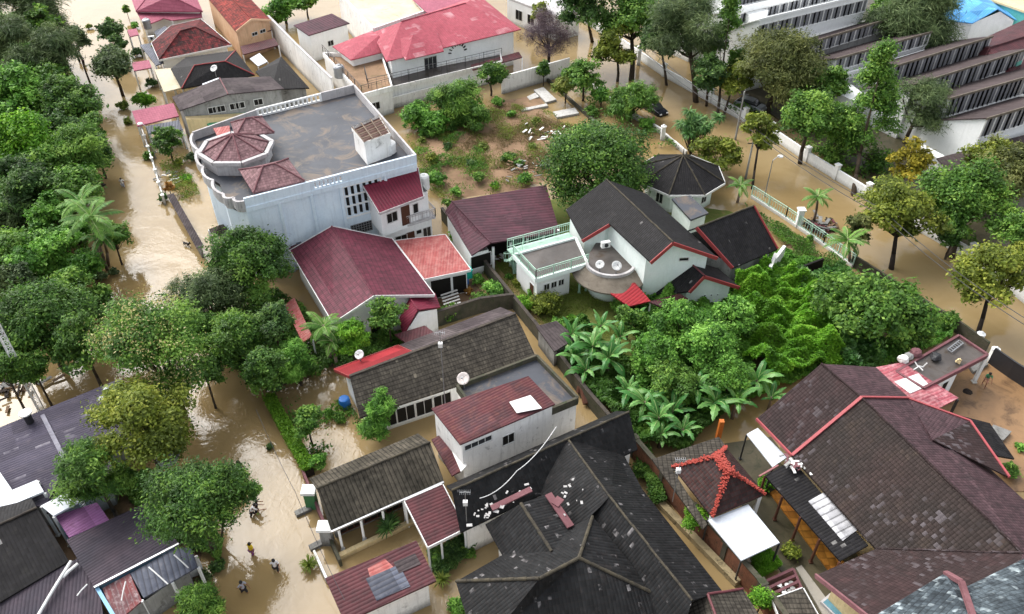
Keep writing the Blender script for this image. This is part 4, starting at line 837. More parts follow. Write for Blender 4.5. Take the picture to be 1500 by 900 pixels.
V2 = {k: V['a']+(V['b']-V['a'])*s+(V['d']-V['a'])*t+V3((0, 0, .025)) for k, s, t in (('a', .16, .42), ('b', .4, .40), ('c', .34, .66), ('d', .12, .62))}; roof(b, V2, 'a b c d', R_SALM, .02, name='faded_patch', udir=(V['b']-V['a']))
# --- large black roof complex
b = H_('sprawling house under joined black tiled hip roofs with flaked patches', 850, 870)
V = spec('e 690 772 2.8; a 652 712 2.8; r 672 728 ~e+a+2.6; f 934 660 2.8; q 905 604 2.8; s 916 613 ~f+q+2.6'); V['s'].z = V['r'].z = (V['r'].z+V['s'].z)/2
V = spec('a 654 712 3.0; q 903 602 3.0; f 934 658 3.0; e 0 0 =q+f+a'); 
def gablev(V, h): V['r'] = (V['a']+V['e'])/2+V3((0, 0, h)); V['s'] = (V['q']+V['f'])/2+V3((0, 0, h))
V['e'] = V['a']+(V['f']-V['q']); gablev(V, 1.9); roof(b, V, 'r e f s, a r s q', R_BLKS, name='rear_roof', caps='r s', capmat=RIDGEM); walls(b, V, 'a e f q', WD, .4, name='rear_wall')
# main N-S ridge roof through the middle
X = spec('t 833 646 4.9; u 893 727 5.6; w 940 720 3.1; x 1057 865 3.1; y 1013 879 5.6; g 903 652 3.1; k 806 770 3.1; c 848 818 6.3; d 803 846 6.3; h 672 850 3.2; z 958 872 4.2')
X = spec('t 833 646 4.9; u 893 728 5.3; g 905 650 3.0; w 941 717 3.0; v 770 690 3.0; k 832 790 3.0; x 1058 866 3.0; y 1014 880 5.3')
roof(b, X, 't u w g', R_BLKS, name='middle_roof_east'); roof(b, X, 'v k u t', R_BLKS, name='middle_roof_west', caps='t u', capmat=RIDGEM)
X['z'] = X['x']+V3((0, -3, 0)); X['i'] = P(990, 955, 3.0); X['l'] = P(850, 770, 3.0)
roof(b, X, 'u y x w', R_BLKS, name='south_east_roof'); roof(b, X, 'l i y u', R_BLKS, name='south_west_roof', caps='u y', capmat=RIDGEM)
Y = spec('c 848 818 5.6; d 790 848 5.6; h 668 852 3.0; n 736 813 3.0; k 868 757 4.9; z 962 872 3.6; g 808 808 5.0; x 837 772 4.4; t 763 738 5.0; y 803 723 4.4; q 711 768 3.0; bot 990 960 2.6; bl 700 960 2.6; zz 1010 965 3.0')
roof(b, Y, 'k c z', R_BLKS, name='hip_east'); roof(b, Y, 'z c d bl bot', R_BLKS, name='hip_south'); roof(b, Y, 'x g c k', R_BLKS, name='hip_north_east'); roof(b, Y, 'g n d c', R_BLKS, name='hip_north'); roof(b, Y, 'n h d', R_BLKS, name='hip_north_west'); roof(b, Y, 'h bl d', R_BLKS, name='hip_corner')
roof(b, Y, 't q n g', R_BLKS, name='west_gable_slope'); roof(b, Y, 't g x y', R_BLKS, name='west_gable_east_slope')
for q, r_ in (('c', 'd'), ('d', 'h'), ('c', 'z'), ('c', 'k'), ('t', 'g')):
    A, B = Y[q], Y[r_]; k_ = int((B-A).length/.8); m = M()
    for i in range(k_): m.tube(A.lerp(B, i/k_)+V3((0, 0, .04)), A.lerp(B, (i+1)/k_)+V3((0, 0, .03)), .12, .1, 8)
    m.build('hip_ridge_cap', RIDGEM, b)
m = M(); m.beam(P(803, 724, 4.75), P(836, 772, 4.6), .5, .12); m.build('fallen_ridge_board', PINKP, b); m = M(); m.beam(P(720, 745, 4.2), P(778, 717, 4.5), .42, .12); m.build('fallen_ridge_board', PINKP, b); m = M(); m.beam(P(812, 732, 4.8), P(822, 738, 4.8), .7, .1); m.build('fallen_ridge_board', PINKP, b)
rr_ = random.Random(12); m = M()
for i in range(26):
    u_, v_ = rr_.random(), rr_.gauss(0, .35); p = P(700, 758, 4.0).lerp(P(785, 712, 4.5), u_)+V3((rr_.gauss(0, .35), v_, .02)); s_ = rr_.uniform(.08, .38); m.box(tuple(p), (s_, s_*rr_.uniform(.3, .8), .05), rr_.random()*3)
for i in range(14):
    p = P(rr_.uniform(815, 870), rr_.uniform(690, 760), 4.75); s_ = rr_.uniform(.06, .26); m.box(tuple(p), (s_, s_*.6, .05), rr_.random()*3)
m.build('loose_mortar', surf('grey_mortar', S(190, 188, 186), S(160, 158, 156), S(90, 86, 84), .4, 4), b)['kind'] = 'stuff'
wl_ = dict(h=Y['h'], n=Y['n'], q=Y['q'], w=X['w'], x=X['x'], i=P(1000, 960, 3.0), j=P(700, 960, 3.0)); walls(b, wl_, 'h n q w x i j', WD, .8, drop=.5, name='main_wall')
b = H_('dark tiled gabled roof with brown ridge at the bottom edge', 1050, 890)
V = spec('a 1000 893 3.0; q 1086 862 3.0; f 1135 905 3.0; e 1030 960 3.0'); V['r'] = P(1040, 867, 4.2); V = spec('l 998 892 3.0; k 1120 880 3.0; r 1037 871 4.2; s 1070 960 4.2; l2 1010 965 3.0; k2 1150 960 3.0; n 1088 863 3.2')
roof(b, V, 'r l l2 s, r s k2 n', R_GRY, caps='r s, r n', capmat=MAROONP); walls(b, V, 'l l2 k2 n', WG, .5)
# --- pavilion with scattered red ridge
b = H_('square pavilion with dark pyramid roof and scarlet broken ridges', 1060, 740, 'pavilion', 'pavilion')
V = spec('a 986 684 3.0; b 1043 757 3.0; c 1121 724 3.0; d 1063 655 3.0'); V['t'] = (V['a']+V['c'])/2+V3((0, 0, 1.9)); V['r'] = V['t'].lerp((V['a']+V['d'])/2+V3((0, 0, 1.9)), .28); V['s'] = V['t'].lerp((V['b']+V['c'])/2+V3((0, 0, 1.9)), .28)
roof(b, V, 'a b s r, b c s, c d r s, d a r', R_ORM); columns(b, [V[i].lerp(V['t'], .1) for i in 'abcd'], 0, 2.9, .25); m = M(); rs_ = random.Random(4)
for q, r_ in (('a', 'r'), ('b', 's'), ('c', 's'), ('d', 'r'), ('r', 's')):
    A, B = V[q], V[r_]
    for i in range(60):
        t_ = i/60; p = A.lerp(B, t_); wd = .04+.24*t_**2 if q != 'r' else .34
        for _ in range(3 if q != 'r' else 5):
            x_ = p+V3((rs_.gauss(0, 1)*wd*.6, rs_.gauss(0, 1)*wd*.6, 0)); k_ = math.exp(-((x_-p).length)); dd = V3((0, 0, .07-.42*(x_-p).length)); x_ = x_+dd; a_ = rs_.random()*6.28; m.beam(x_, x_+V3((math.cos(a_)*.15, math.sin(a_)*.15, rs_.uniform(-.02, .03))), .09, .04)
m.build('scarlet_ridge_tile', plain('scarlet_tile', S(160, 64, 52), .7), b); columns(b, [], 0, 1)
V2 = spec('a 955 673 2.9; b 1030 775 2.7; c 1036 768 2.9; d 986 690 3.0; e 1064 655 3.0; f 1053 640 2.9'); roof(b, V2, 'a b c d e f', R_GRY, name='edge_roof'); 
b = H_('flat white canopy over a carport beside the dark pyramid roofed pavilion', 1090, 800, 'canopy', 'canopy')
V = spec('a 1037 762 2.7; b 1086 821 2.7; c 1142 795 2.7; d 1096 739 2.7'); slabroof(b, V, 'a b c d', R_WHT, .12); columns(b, [V[i] for i in 'abcd'], 0, 2.6, .1, IRON)
b = H_('narrow white awning along the dark tiled roof near banana plants', 1130, 665, 'awning', 'awning')
V = spec('a 1094 636 2.9; b 1132 684 2.9; c 1153 670 2.9; d 1110 627 2.9'); slabroof(b, V, 'a b c d', R_WHT, .1); columns(b, [V['a'], V['b']], 0, 2.8, .1, IRON)
# --- large dark tiled complex on the right
b = H_('huge villa with intersecting dark brown tiled roofs and pink-edged hips', 1350, 760, 'villa', 'villa')
V = spec('a 1108 614 3.3; b 1160 668 3.3; o 1262 583 7.2; p 1203 534 6.2; d 1283 538 3.8; e 1331 584 4.6')
V = spec('a 1108 614 3.6; b 1160 668 3.6; c 1283 804 3.6; p 1203 533 6.2; o 1262 583 7.4; t 1520 832 7.4'); pl = (V['b'], V['c'], V['o'])
V['t'] = Pl(1498, 811, *pl); V['p'] = Pl(1203, 533, V['a'], V['b'], V['o'])
roof(b, V, 'a b o p', R_BIG, name='north_west_slope'); roof(b, V, 'b c t o', R_BIGO, name='west_slope')
ze = 3.6; V['d'] = P(1283, 538, 4.6); V['e'] = P(1332, 584, 5.4); V['f'] = P(1356, 600, 5.6); V['k'] = P(1560, 830, 5.6); V['k'] = P(1530, 760, 4.2)
roof(b, V, 'p o e d', R_BIGP, name='north_east_slope'); roof(b, V, 'o t k f e', R_BIGP, name='east_slope', caps='o t, o p', capmat=R_BIG)
m = M(); m.beam(V['b']+V3((0, 0, .1)), V['o']+V3((0, 0, .1)), .22, .12); m.beam(V['o']+V3((0, 0, .1)), V['e']+V3((0, 0, .1)), .14, .1); m.beam(V['a'], V['b'], .12, .22); m.build('pink_hip_trim', plain('pink_red_trim', S(165, 78, 82), .6), b)
V2 = spec('a 1330 584 5.5; b 1421 617 5.2; c 1474 698 3.9; g 1368 645 5.5'); V2['g'] = Pl(1366, 645, V['o'], V['t'], V['f'])+V3((0, 0, .05)); roof(b, V2, 'a g b', R_BIGP, name='cross_gable_north'); V2['h'] = Pl(1478, 700, V['o'], V['t'], V['f'])+V3((0, 0, .05)); roof(b, V2, 'b g h', R_BIG, name='cross_gable_south', th=.1)
m = M(); m.beam(V2['a'], V2['b'], .14, .2); m.beam(V2['b'], V2['h'], .14, .2); m.build('pink_gable_trim', plain('pink_red_trim_gable', S(165, 78, 82), .6), b)
V2 = spec('a 1398 604 4.0; b 1448 617 4.0; c 1484 671 2.9; d 1472 676 3.2; e 1430 622 4.2'); V2 = spec('a 1395 606 3.4; b 1450 620 3.2; c 1486 672 2.6; d 1462 668 3.2'); roof(b, V2, 'a d c b', R_BLK, name='porch_roof')
V2 = spec('c 1283 803 3.7; t 1498 811 7.4; e 1195 843 3.3; f 1278 905 3.3; g 1398 862 5.5'); V2['t'] = V['t']; V2['c'] = V['c']; V2['f'] = Pl(1285, 910, V['c'], V['t'], V2['e']); V2['g'] = Pl(1392, 868, V['c'], V['t'], V2['e'])
V2['f2'] = Pl(1275, 900, V['c'], V['t'], V2['e']); V2['g2'] = Pl(1460, 960, V['c'], V['t'], V2['e']); V2['f2'] = Pl(1330, 950, V['c'], V['t'], V2['e'])
roof(b, V2, 'c e f2 g2 t', R_BIG, name='south_west_slope', caps='c t', capmat=R_BIG)
V3q = {'a': V2['t'], 'b': V2['g2'], 'c': V['t']+V3((9, -4, -1)), 'd': V['k']}; roof(b, V3q, 'a b c d', R_BIGP, name='south_east_slope')
m = M(); m.beam(V2['e']-V3((0, 0, .05)), V2['f2']-V3((0, 0, .05)), .14, .3); m.build('south_barge_board', PINKP, b)
V4 = spec('a 1376 853 5.4; b 1290 900 4.8'); lift = V3((0, 0, .45)); T = lambda x, y, dz=.5: Pl(x, y, V['c'], V['t'], V2['e'])+V3((0, 0, dz))
V4 = {'r': T(1378, 851, .8), 'r2': T(1400, 866, .9), 's': T(1430, 960, .9), 'a': T(1284, 902, .15), 'a2': T(1300, 960, .15), 'b': T(1500, 820, .15), 'b2': T(1560, 960, .15), 'k': T(1415, 862, .2)}
roof(b, V4, 'r a a2 s', R_BLUT, name='bluish_gable_west'); roof(b, V4, 'r s b2 b k', R_BLUT, name='bluish_gable_east'); m = M(); m.beam(V4['r'], V4['r2'], .3, .25); m.beam(V4['r2'], V4['s'], .3, .25); m.build('bluish_gable_ridge', PINKP, b)
ww = dict(a=V['a'], b=V['b'], c=V['c'], e=V2['e'], f=V2['f2'], k=V['k'], f3=V['f'], d=V['d']); walls(b, ww, 'a b c k f3 d', WC, 1.6, drop=.6); ws = spec('a 1225 850 2.6; b 1300 926 2.6; c 1420 926 2.6; d 1320 835 2.6'); walls(b, ws, 'a b c d', WC, 0, drop=0, name='south_wall')
b = H_('dark ribbed lean-to roof with pale translucent sheets beside the villa', 1200, 780, 'lean-to', 'lean_to')
V2 = spec('a 1121 697 2.8; b 1231 822 2.8; c 1272 799 3.2; d 1160 674 3.2'); roof(b, V2, 'a b c d', R_BLK); pl = (V2['a'], V2['b'], V2['c'])
V4 = {k: Pl(x, y, *pl)+V3((0, 0, .05)) for k, x, y in (('a', 1184, 735), ('b', 1234, 793), ('c', 1257, 776), ('d', 1207, 722))}; roof(b, V4, 'a b c d', SLATS, .04, name='translucent_sheet', udir=(V4['b']-V4['a'])); columns(b, [V2['a'], V2['b'], V2['a'].lerp(V2['b'], .5), V2['a'].lerp(V2['b'], .25), V2['a'].lerp(V2['b'], .75)], 0, 2.7, .14, FBROWN)
m = M(); m.beam(P(1112, 698, 2.9), P(1140, 682, 3.0), .12, .1); m.build('pink_beam', GUT, b)
# --- right courtyard
b = H_('striped faded pink sheet roof with white panels between villa and courtyard', 1350, 590, 'canopy', 'canopy')
V = spec('a 1284 539 3.0; b 1352 606 2.8; c 1404 583 2.8; d 1330 525 3.0'); V = spec('a 1283 539 3.4; b 1366 614 2.9; c 1404 583 2.9; d 1305 532 3.4'); V = spec('a 1283 538 3.3; b 1358 607 3.0; c 1404 583 3.0; d 1322 531 3.3'); roof(b, V, 'a b c d', R_PNKS, udir=(V['b']-V['a'])); pl = (V['a'], V['b'], V['c']); columns(b, [V['b'], V['c']], 0, 2.8, .16, IRON)
V2 = {k: Pl(x, y, *pl)+V3((0, 0, .05)) for k, x, y in (('a', 1310, 560), ('b', 1333, 577), ('c', 1361, 565), ('d', 1345, 548))}; roof(b, V2, 'a b c d', WHITEP, .04, name='white_panel')
b = H_('long white outbuilding with dirty flat roof holding a ladder', 1390, 560, 'outbuilding', 'outbuilding')
V = spec('a 1310 552 3.1; b 1366 556 3.1; c 1445 521 3.1; d 1404 493 3.1'); V = spec('a 1312 546 3.1; b 1352 570 3.1; c 1446 521 3.1; d 1404 493 3.1'); slabroof(b, V, 'a b c d', CONCD, .25, .18, .2, PINKP); V['c2'] = V['b'].lerp(V['c'], .62); o = walls(b, dict(a=V['a'], b=V['b'], c=V['c2'], d=V['d']), 'a b c d', W, .2); win(b, o[1], o[2], [.35], 1.4, 1.1, 1.0, gl=DARK); win(b, o[1], o[2], [.72], .05, .8, 2.1, 'door', W, DARK, bars=0)
columns(b, [V['c']], 0, 3.0, .25, W)
# --- pink tiled villa at the top
b = H_('white villa with patchy pink tiled roof and arched window', 660, 110, 'villa', 'villa')
V = spec('a 568 88 5.4; b 592 86 5.4; b2 650 77 5.4; c 763 43 5.4; p 588 32 7.6; q 682 5 7.6; g 513 88 5.4; h 487 68 5.4; k 556 44 5.8; x 745 18 5.4; y 700 -8 5.4; z 545 48 5.4')
V['a'] = P(566, 90, 5.4)
roof(b, V, 'p a c q', R_PINK, name='front_slope'); roof(b, V, 'q c y', R_PINK, name='east_hip'); roof(b, V, 'z a p', R_PINK, name='west_hip'); roof(b, V, 'z p q y', R_PINK, name='rear_slope', caps='p q', capmat=R_PINK)
V2 = spec('r 605 51 7.0; a 594 88 5.3; b 650 75 5.3; c 568 88 5.3'); roof(b, V2, 'r a b', R_PINK, name='dormer_hip_south'); V2['t'] = P(640, 45, 6.6); roof(b, V2, 'r b t', R_PINK, name='dormer_hip_east'); V2['u'] = P(575, 60, 6.3); roof(b, V2, 'r u a', R_PINK, name='dormer_hip_west')
V2 = spec('h 487 68 4.6; g 514 88 4.6; e 566 75 4.6; r 555 52 5.9; w 520 55 5.6'); roof(b, V2, 'h g w, g e r w', R_PINK, name='low_wing_roof'); V2['n'] = P(545, 45, 5.0); roof(b, V2, 'h w r n', R_PINK, name='low_wing_rear')
o = walls(b, V, 'a c y z', W, .8); win(b, o[0], o[1], [.30], 1.9, 2.0, 2.4, 'window', FRAME, GLASS, bars=2); walls(b, V2, 'h g e n', W, .5, name='low_wing_wall')
A, B = o[0], o[1]; d = V3(((B-A).x, (B-A).y, 0)).normalized(); n_ = V3((d.y, -d.x, 0)); c = V3((A.x, A.y, 3.9))+V3((B.x-A.x, B.y-A.y, 0))*.52+n_*.06; m = M()
for i in range(9):
    a = math.radians(12+i*19.5); p = c+d*math.cos(a)*1.1+V3((0, 0, math.sin(a)*1.1)); m.beam(p, p+d*math.cos(a)*.42+V3((0, 0, math.sin(a)*.42)), .3, .1)
m.build('arched_window', DARK, b)
V2 = spec('a 690 95 2.9; b 692 103 2.7; c 765 84 2.7; d 760 76 2.9'); roof(b, V2, 'a b c d', R_MARP, name='side_canopy'); columns(b, [V2['b'], V2['c']], 0, 2.6, .15)
V2 = spec('a 603 -2 5.8; b 627 20 5.8; c 690 2 5.8; d 690 -30 5.8; e 600 -30 5.8'); roof(b, V2, 'a b c d e', R_ROSE, name='rear_pink_roof'); walls(b, V2, 'a b c d e', W, .4, name='rear_wall')
V2 = spec('a 536 118 2.6; b 541 138 2.6; c 735 92 2.6; d 733 80 2.6'); Vb = spec('a 474 82 3.4; b 531 143 3.4; c 575 131 3.4; d 560 86 3.4'); bb = H_('white flat terrace block below the low wing of the villa', 530, 130, 'outbuilding', 'outbuilding'); slabroof(bb, Vb, 'a b c d', SOILR, .2, .5, .2, WD); o_ = walls(bb, Vb, 'a b c d', WD, .1); win(bb, o_[1], o_[2], [.4], 1.2, 1.2, 1.0, gl=DARK); railing(bb, [Vb['a']+V3((0, 0, .3)), Vb['b']+V3((0, 0, .3)), Vb['c']+V3((0, 0, .3))], 1.3, IRON, step=1.2, post=2.5, r=.02, name='mesh_screen')
b2 = H_('low white service building with wire mesh screens in front of the villa', 600, 150, 'outbuilding', 'outbuilding'); slabroof(b2, V2, 'a b c d', CONCD, .2, .3, .2, WD); walls(b2, V2, 'a b c d', WD, .1)
railing(b2, [V2['a']+V3((0, 0, .3)), V2['b']+V3((0, 0, .3)), V2['c']+V3((0, 0, .3))], 1.8, IRON, step=1.2, post=3, r=.02, name='mesh_screen')
b = H_('pale concrete yard slab building with flat sandy roof behind the villa', 560, 30, 'building', 'flat_roofed_building')
V = spec('a 495 -8 5.0; b 548 47 5.0; c 626 20 5.0; d 600 -30 5.0; e 520 -30 5.0'); SANDR = surf('sandy_roof', S(210, 200, 176), S(188, 178, 152), S(130, 122, 105), .4, .5); slabroof(b, V, 'a b c d e', SANDR, .25, .6, .25, WD); walls(b, V, 'a b c d e', WD, .05)
b = H_('small white house with plum sheet roof beside the stained boundary wall', 480, 60)
V = spec('a 430 37 4.6; b 452 52 4.2; c 512 34 4.2; d 486 20 4.6'); roof(b, V, 'a b c d', R_PLUM); o = walls(b, V, 'a b c d', W, .3); win(b, o[1], o[2], [.5], 1.6, 1.0, .8, gl=DARK)
# --- top-left row
b = H_('house with wide rose pink hipped sheet roof at the top edge', 240, 30)
V = spec('a 196 17 4.2; b 212 36 3.8; c 300 26 4.0; c2 296 14 4.4; d 280 -25 4.4; e 180 -18 4.2; t 245 -2 6.2; u 212 -22 6.0'); V = spec('a 188 -14 4; b 199 17 4; c 297 17 4; d 280 -22 4; t 250 -6 6.0; u 222 -12 6.0'); roof(b, V, 'a b u, b c t u, c d t, d a u t', R_ROSE, caps='b u, t u, c t', capmat=R_ROSE); walls(b, V, 'a b c d', W, .6)
V = spec('a 200 18 3.6; b 212 38 3.1; c 240 27 3.2; c2 252 30 3.1; e 296 25 3.2; d 295 17 3.7'); roof(b, V, 'a b c c2 e d', R_ROSE, name='skirt_roof'); columns(b, [V['b'], V['c2'], V['e']], 0, 3.0, .18)
b = H_('house with blackened red tiled hip roof and white gutter', 280, 75)
V = spec('a 222 63 3.6; b 233 88 3.6; c 338 67 3.6; d 300 30 3.6; t 262 50 5.6; u 298 42 5.6'); V = spec('a 222 63 3.6; b 233 88 3.6; c 339 66 3.6; d 0 0 =a+b+c'); V['d'] = P(294, 28, 3.6); V['t'] = P(264, 46, 5.6); V['u'] = P(286, 40, 5.6); V['d2'] = P(250, 38, 3.6)
roof(b, V, 'a b t, b c u t, c d u, d d2 a t u', R_REDT, fascia=WHITEP, caps='b t, t u, c u', capmat=R_REDT); o = walls(b, V, 'a b c d', W, .6); win(b, o[1], o[2], [.3, .5, .7, .88], .8, 1.5, 1.3, gl=DARK)
b = H_('peach gabled house with orange-red weathered tiles at the top', 360, 50)
V = spec('b 346 47 4.6; e 397 30 4.6; r 368 29 ~b+e+3; x 0 0 4'); V['s'] = P(322, -22, V['r'].z); V['a'] = V['b']+(V['s']-V['r']); V['f'] = V['e']+(V['s']-V['r']); roof(b, V, 'a b r s, s r e f', R_ORT, caps='s r', capmat=R_ORT); o = walls(b, V, 'a b r* e f s*', WP, .4); win(b, o[1], o[3], [.5, .75], 3.0, 1.0, .5, gl=DARK); 
m = M(); m.beam(V['b'], V['r'], .1, .3); m.beam(V['r'], V['e'], .1, .3); m.build('barge_board', WP, b)
V = spec('a 352 68 3.0; b 356 80 2.8; c 408 66 2.8; d 402 56 3.0'); roof(b, V, 'a b c d', R_MAR, name='front_canopy'); columns(b, [V['b'], V['c']], 0, 2.7, .15)
b = H_('house with black hip roof and thin red ridge lines', 310, 125)
V = spec('a 250 101 3.6; b 266 130 3.6; c 373 110 3.6; d 352 82 3.6; t 286 88 5.4; u 322 83 5.4'); V['t'] = P(285, 96, 5.4); V['u'] = P(330, 90, 5.4); V['d2'] = P(272, 84, 3.6); V['d'] = P(345, 74, 3.6); roof(b, V, 'a b t, b c u t, c d u, d d2 a t u', R_BLK, caps='b t, t u, c u, d u', capmat=REDP); walls(b, V, 'a b c d d2', WC, .6)
b = H_('small house with black pyramid roof against the stained wall', 410, 125)
V = spec('a 374 105 3.4; b 398 131 3.2; c 453 129 3.2; d 412 83 3.4; t 408 92 5.0'); roof(b, V, 'a b t, b c t, c d t, d a t', R_BLK); walls(b, V, 'a b c d', WG, .6)
V = spec('a 366 86 3.2; b 378 97 3.0; c 392 90 3.0; d 380 78 3.2'); slabroof(b, V, 'a b c d', R_WHT, .12, name='white_canopy'); columns(b, [V['b'], V['c']], 0, 2.8, .12)
b = H_('yellow and grey two-storey house with low brown gabled roof', 340, 170)
V = spec('b 263 162 4.8; e 424 131 5.2; r 334 137 6.0; s 322 115 6.0; a 252 142 4.8; f 396 112 5.2'); V['r'] = P(334, 138, 6.3); V['s'] = P(322, 115, 6.3); V['e'] = P(416, 130, 5.2); V['f'] = P(396, 112, 5.2)
roof(b, V, 'a b r s, s r e f', R_GCR, caps='s r', capmat=MAROONP); o = walls(b, V, 'a b r* e f s*', WG, .35); win(b, o[1], o[3], [.28, .36, .5, .56, .75], 3.6, 1.1, .8, gl=DARK, bars=1)
V2 = spec('b 263 164 4.4; e 345 172 3.6; f 350 150 3.6; a 262 162 4.4'); A, B = o[1], o[3]; m = M(); d = V3((B.x-A.x, B.y-A.y, 0)); nn = V3((d.y, -d.x, 0)).normalized(); pa = V3((A.x, A.y, 0))+nn*.15; pb = pa+d*.62; m.prism([(pa.x, pa.y), (pb.x, pb.y), ((pb+nn*.9).x, (pb+nn*.9).y), ((pa+nn*.9).x, (pa+nn*.9).y)], -.1, [3.9, 2.9, 2.9, 3.9]); m.build('yellow_wall', WC, b)
V2 = spec('a 303 182 2.9; b 308 186 2.7; c 368 168 2.7; d 358 155 3.4'); roof(b, V2, 'a b c d', R_GRN, name='green_canopy'); columns(b, [V2['b'], V2['c']], 0, 2.6, .12)
V2 = spec('a 296 123 4.9; b 300 129 4.8; c 322 119 4.8; d 320 114 4.9'); roof(b, V2, 'a b c d', R_WHT, name='white_roof_sheet')
for lab, s_, mt in (('rose pink street-side canopy over a dark carport', 'a 193 163 3.2; b 201 185 2.9; c 262 170 2.9; d 254 151 3.2', R_ROSE), ('narrow pink sheet canopy beside the grey gutter walkway', 'a 193 92 2.8; b 196 104 2.8; c 222 99 2.8; d 218 88 2.8', R_ROSE), ('black sheet canopy behind the rose pink street canopy', 'a 213 185 2.8; b 218 196 2.6; c 268 190 2.6; d 262 176 2.9', R_GLV),
    ('small faded pink canopy near the top left pool-like yard', 'a 186 44 2.7; b 190 54 2.7; c 203 51 2.7; d 200 42 2.7', R_ROSE), ('grey flat canopy beside the blackened red roof', 'a 205 66 3.0; b 228 96 3.0; c 240 92 3.0; d 222 63 3.0', R_GLV), ('pale flat concrete porch roof beside the black hip roof', 'a 226 102 2.9; b 240 135 2.9; c 268 128 2.9; d 250 100 2.9', SANDR),
    ('rust orange porch canopy below the pale flat porch roof', 'a 236 127 2.5; b 240 134 2.3; c 257 130 2.3; d 254 124 2.5', R_RUST), ('grey sheet canopy squeezed between rose and red roofs', 'a 226 46 3.1; b 231 58 3.0; c 248 51 3.0; d 243 38 3.1', R_GLV), ('plum strip canopy in front of the white house', 'a 380 40 3; b 384 48 3; c 398 44 3; d 396 38 3', R_PLUM)):
    V = spec(s_); c_ = (V['a']+V['c'])/2; b = thing('canopy', lab, 'canopy', V3((c_.x, c_.y, 0))); roof(b, V, 'a b c d', mt); columns(b, [V[i].lerp(c_, .06) for i in 'abcd'], -.1, min(V['a'].z, V['b'].z)-.1, .14)
# --- bottom-left row of low houses
b = H_('long low house with purple-grey corrugated roof and pale stain line', 80, 680)
V = spec('a -70 665 3.0; b 0 775 2.6; c 0 0 3; d 172 556 3.2'); V = spec('a -60 650 3.4; b -20 740 3.0; c 66 742 3.0; c1 88 700 3.05; c2 160 660 3.1; e 205 600 3.2; d 178 554 3.4; f 0 626 3.4'); roof(b, V, 'a b c c1 c2 e d f', R_PUR, udir=(P(100, 600, 3)-P(130, 690, 3)).normalized()); walls(b, V, 'a b c c2 e d', WG, .4)
m = M(); m.beam(P(62, 608, 3.46), P(96, 676, 3.3), .3, .06); m.build('pale_flashing', surf('lead_flashing', S(150, 148, 158), S(118, 116, 128), S(90, 88, 98), .4, 2), b); 
A, B, C_, D_ = [P(x, y, 3.5) for x, y in ((146, 573), (150, 583), (176, 569), (170, 560))]; m = M(); rs_ = random.Random(5)
for i in range(7): p = A.lerp(D_, rs_.random()).lerp(B.lerp(C_, rs_.random()), rs_.random()); m.box((p.x, p.y, 3.41), (rs_.uniform(.5, 1.1), rs_.uniform(.3, .7), .03), .5)
m.build('white_patch', R_WHT, b); q = P(44, 618, 3.4); m = M(); m.tube(q-V3((0, 0, .3)), q+V3((0, 0, .9)), .28, n=14); m.build('vent_pipe', IRON, b); m = M(); m.tube(q+V3((0, 0, .9)), q+V3((0, 0, 1.0)), .45, n=14); m.build('vent_cap', WHITEP, b)
b = H_('lower plum-grey sheet annex roof next to white canopies', 110, 715, 'annex', 'annex'); V = spec('a 52 742 2.7; b 63 752 2.6; c 112 712 2.6; d 150 690 2.6; e 140 668 2.9; f 88 700 2.9'); V = spec('a 60 735 2.75; b 68 752 2.6; c 122 722 2.6; d 165 705 2.6; e 162 662 2.8; f 88 700 2.85'); roof(b, V, 'a b c d e f', R_PURD); walls(b, V, 'a b d e', WG, .3)
b = H_('bright white L-shaped flat roof at the left edge', 20, 720, 'canopy', 'canopy'); V = spec('a -50 760 3.6; b 0 747 3.6; c 64 720 3.6; d 54 703 3.6; e 18 718 3.6; f 0 692 3.6; g -40 695 3.6'); slabroof(b, V, 'a b c d e f g', R_WHT, .15); columns(b, [V['b'], V['c'], V['d']], 0, 3.4, .15)
b = H_('white flat canopy next to the orchid coloured roof', 95, 740, 'canopy', 'canopy'); V = spec('a 60 741 3.4; b 78 756 3.4; c 119 733 3.4; d 106 717 3.4'); slabroof(b, V, 'a b c d', R_WHT, .15); columns(b, [V[i] for i in 'abcd'], 0, 3.3, .15)
b = H_('low house with black corrugated tile roof filling the lower left', 40, 800); V = spec('b -30 900 2.9; c 101 822 2.9; r -30 782 4.4; s 54 744 4.4; f 40 730 4.2; a -40 745 4.2'); roof(b, V, 'r b c s', R_BLK, name='front_slope'); V['a'] = P(-50, 752, 3.5); V['f'] = P(46, 730, 3.5); roof(b, V, 'a r s f', R_BLK, name='rear_slope', caps='r s', capmat=RIDGED); walls(b, V, 'a b c f', WG, .4)
b = H_('maroon-brown sheet roof with long white pipe in the bottom left corner', 60, 880); V = spec('a -30 901 2.7; b -20 960 2.4; c 160 960 2.4; d 145 862 2.5; e 114 818 2.75; f 100 825 2.8'); roof(b, V, 'a b c d e f', R_PURD, name='roof', udir=(1, .3)); walls(b, V, 'a b c d', WG, .3)
b = H_('small bright orchid coloured sheet roof between white canopy and purple roof', 120, 760); V = spec('a 81 756 2.9; b 101 788 2.7; c 160 762 2.7; d 142 736 2.9'); roof(b, V, 'a b c d', R_MAGP, udir=(V['b']-V['a'])); walls(b, V, 'a b c d', LBLUE, .25)
b = H_('low house with dark purple corrugated roof under mango trees', 180, 800); V = spec('a 97 791 3.0; b 138 861 2.8; c 262 797 2.8; d 215 736 3.0'); roof(b, V, 'a b c d', R_PURD, udir=(V['b']-V['a'])); walls(b, V, 'a b c d', LBLUE, .3); m = M(); m.beam(V['b'], V['c'], .12, .12); m.build('gutter', METAL, b)
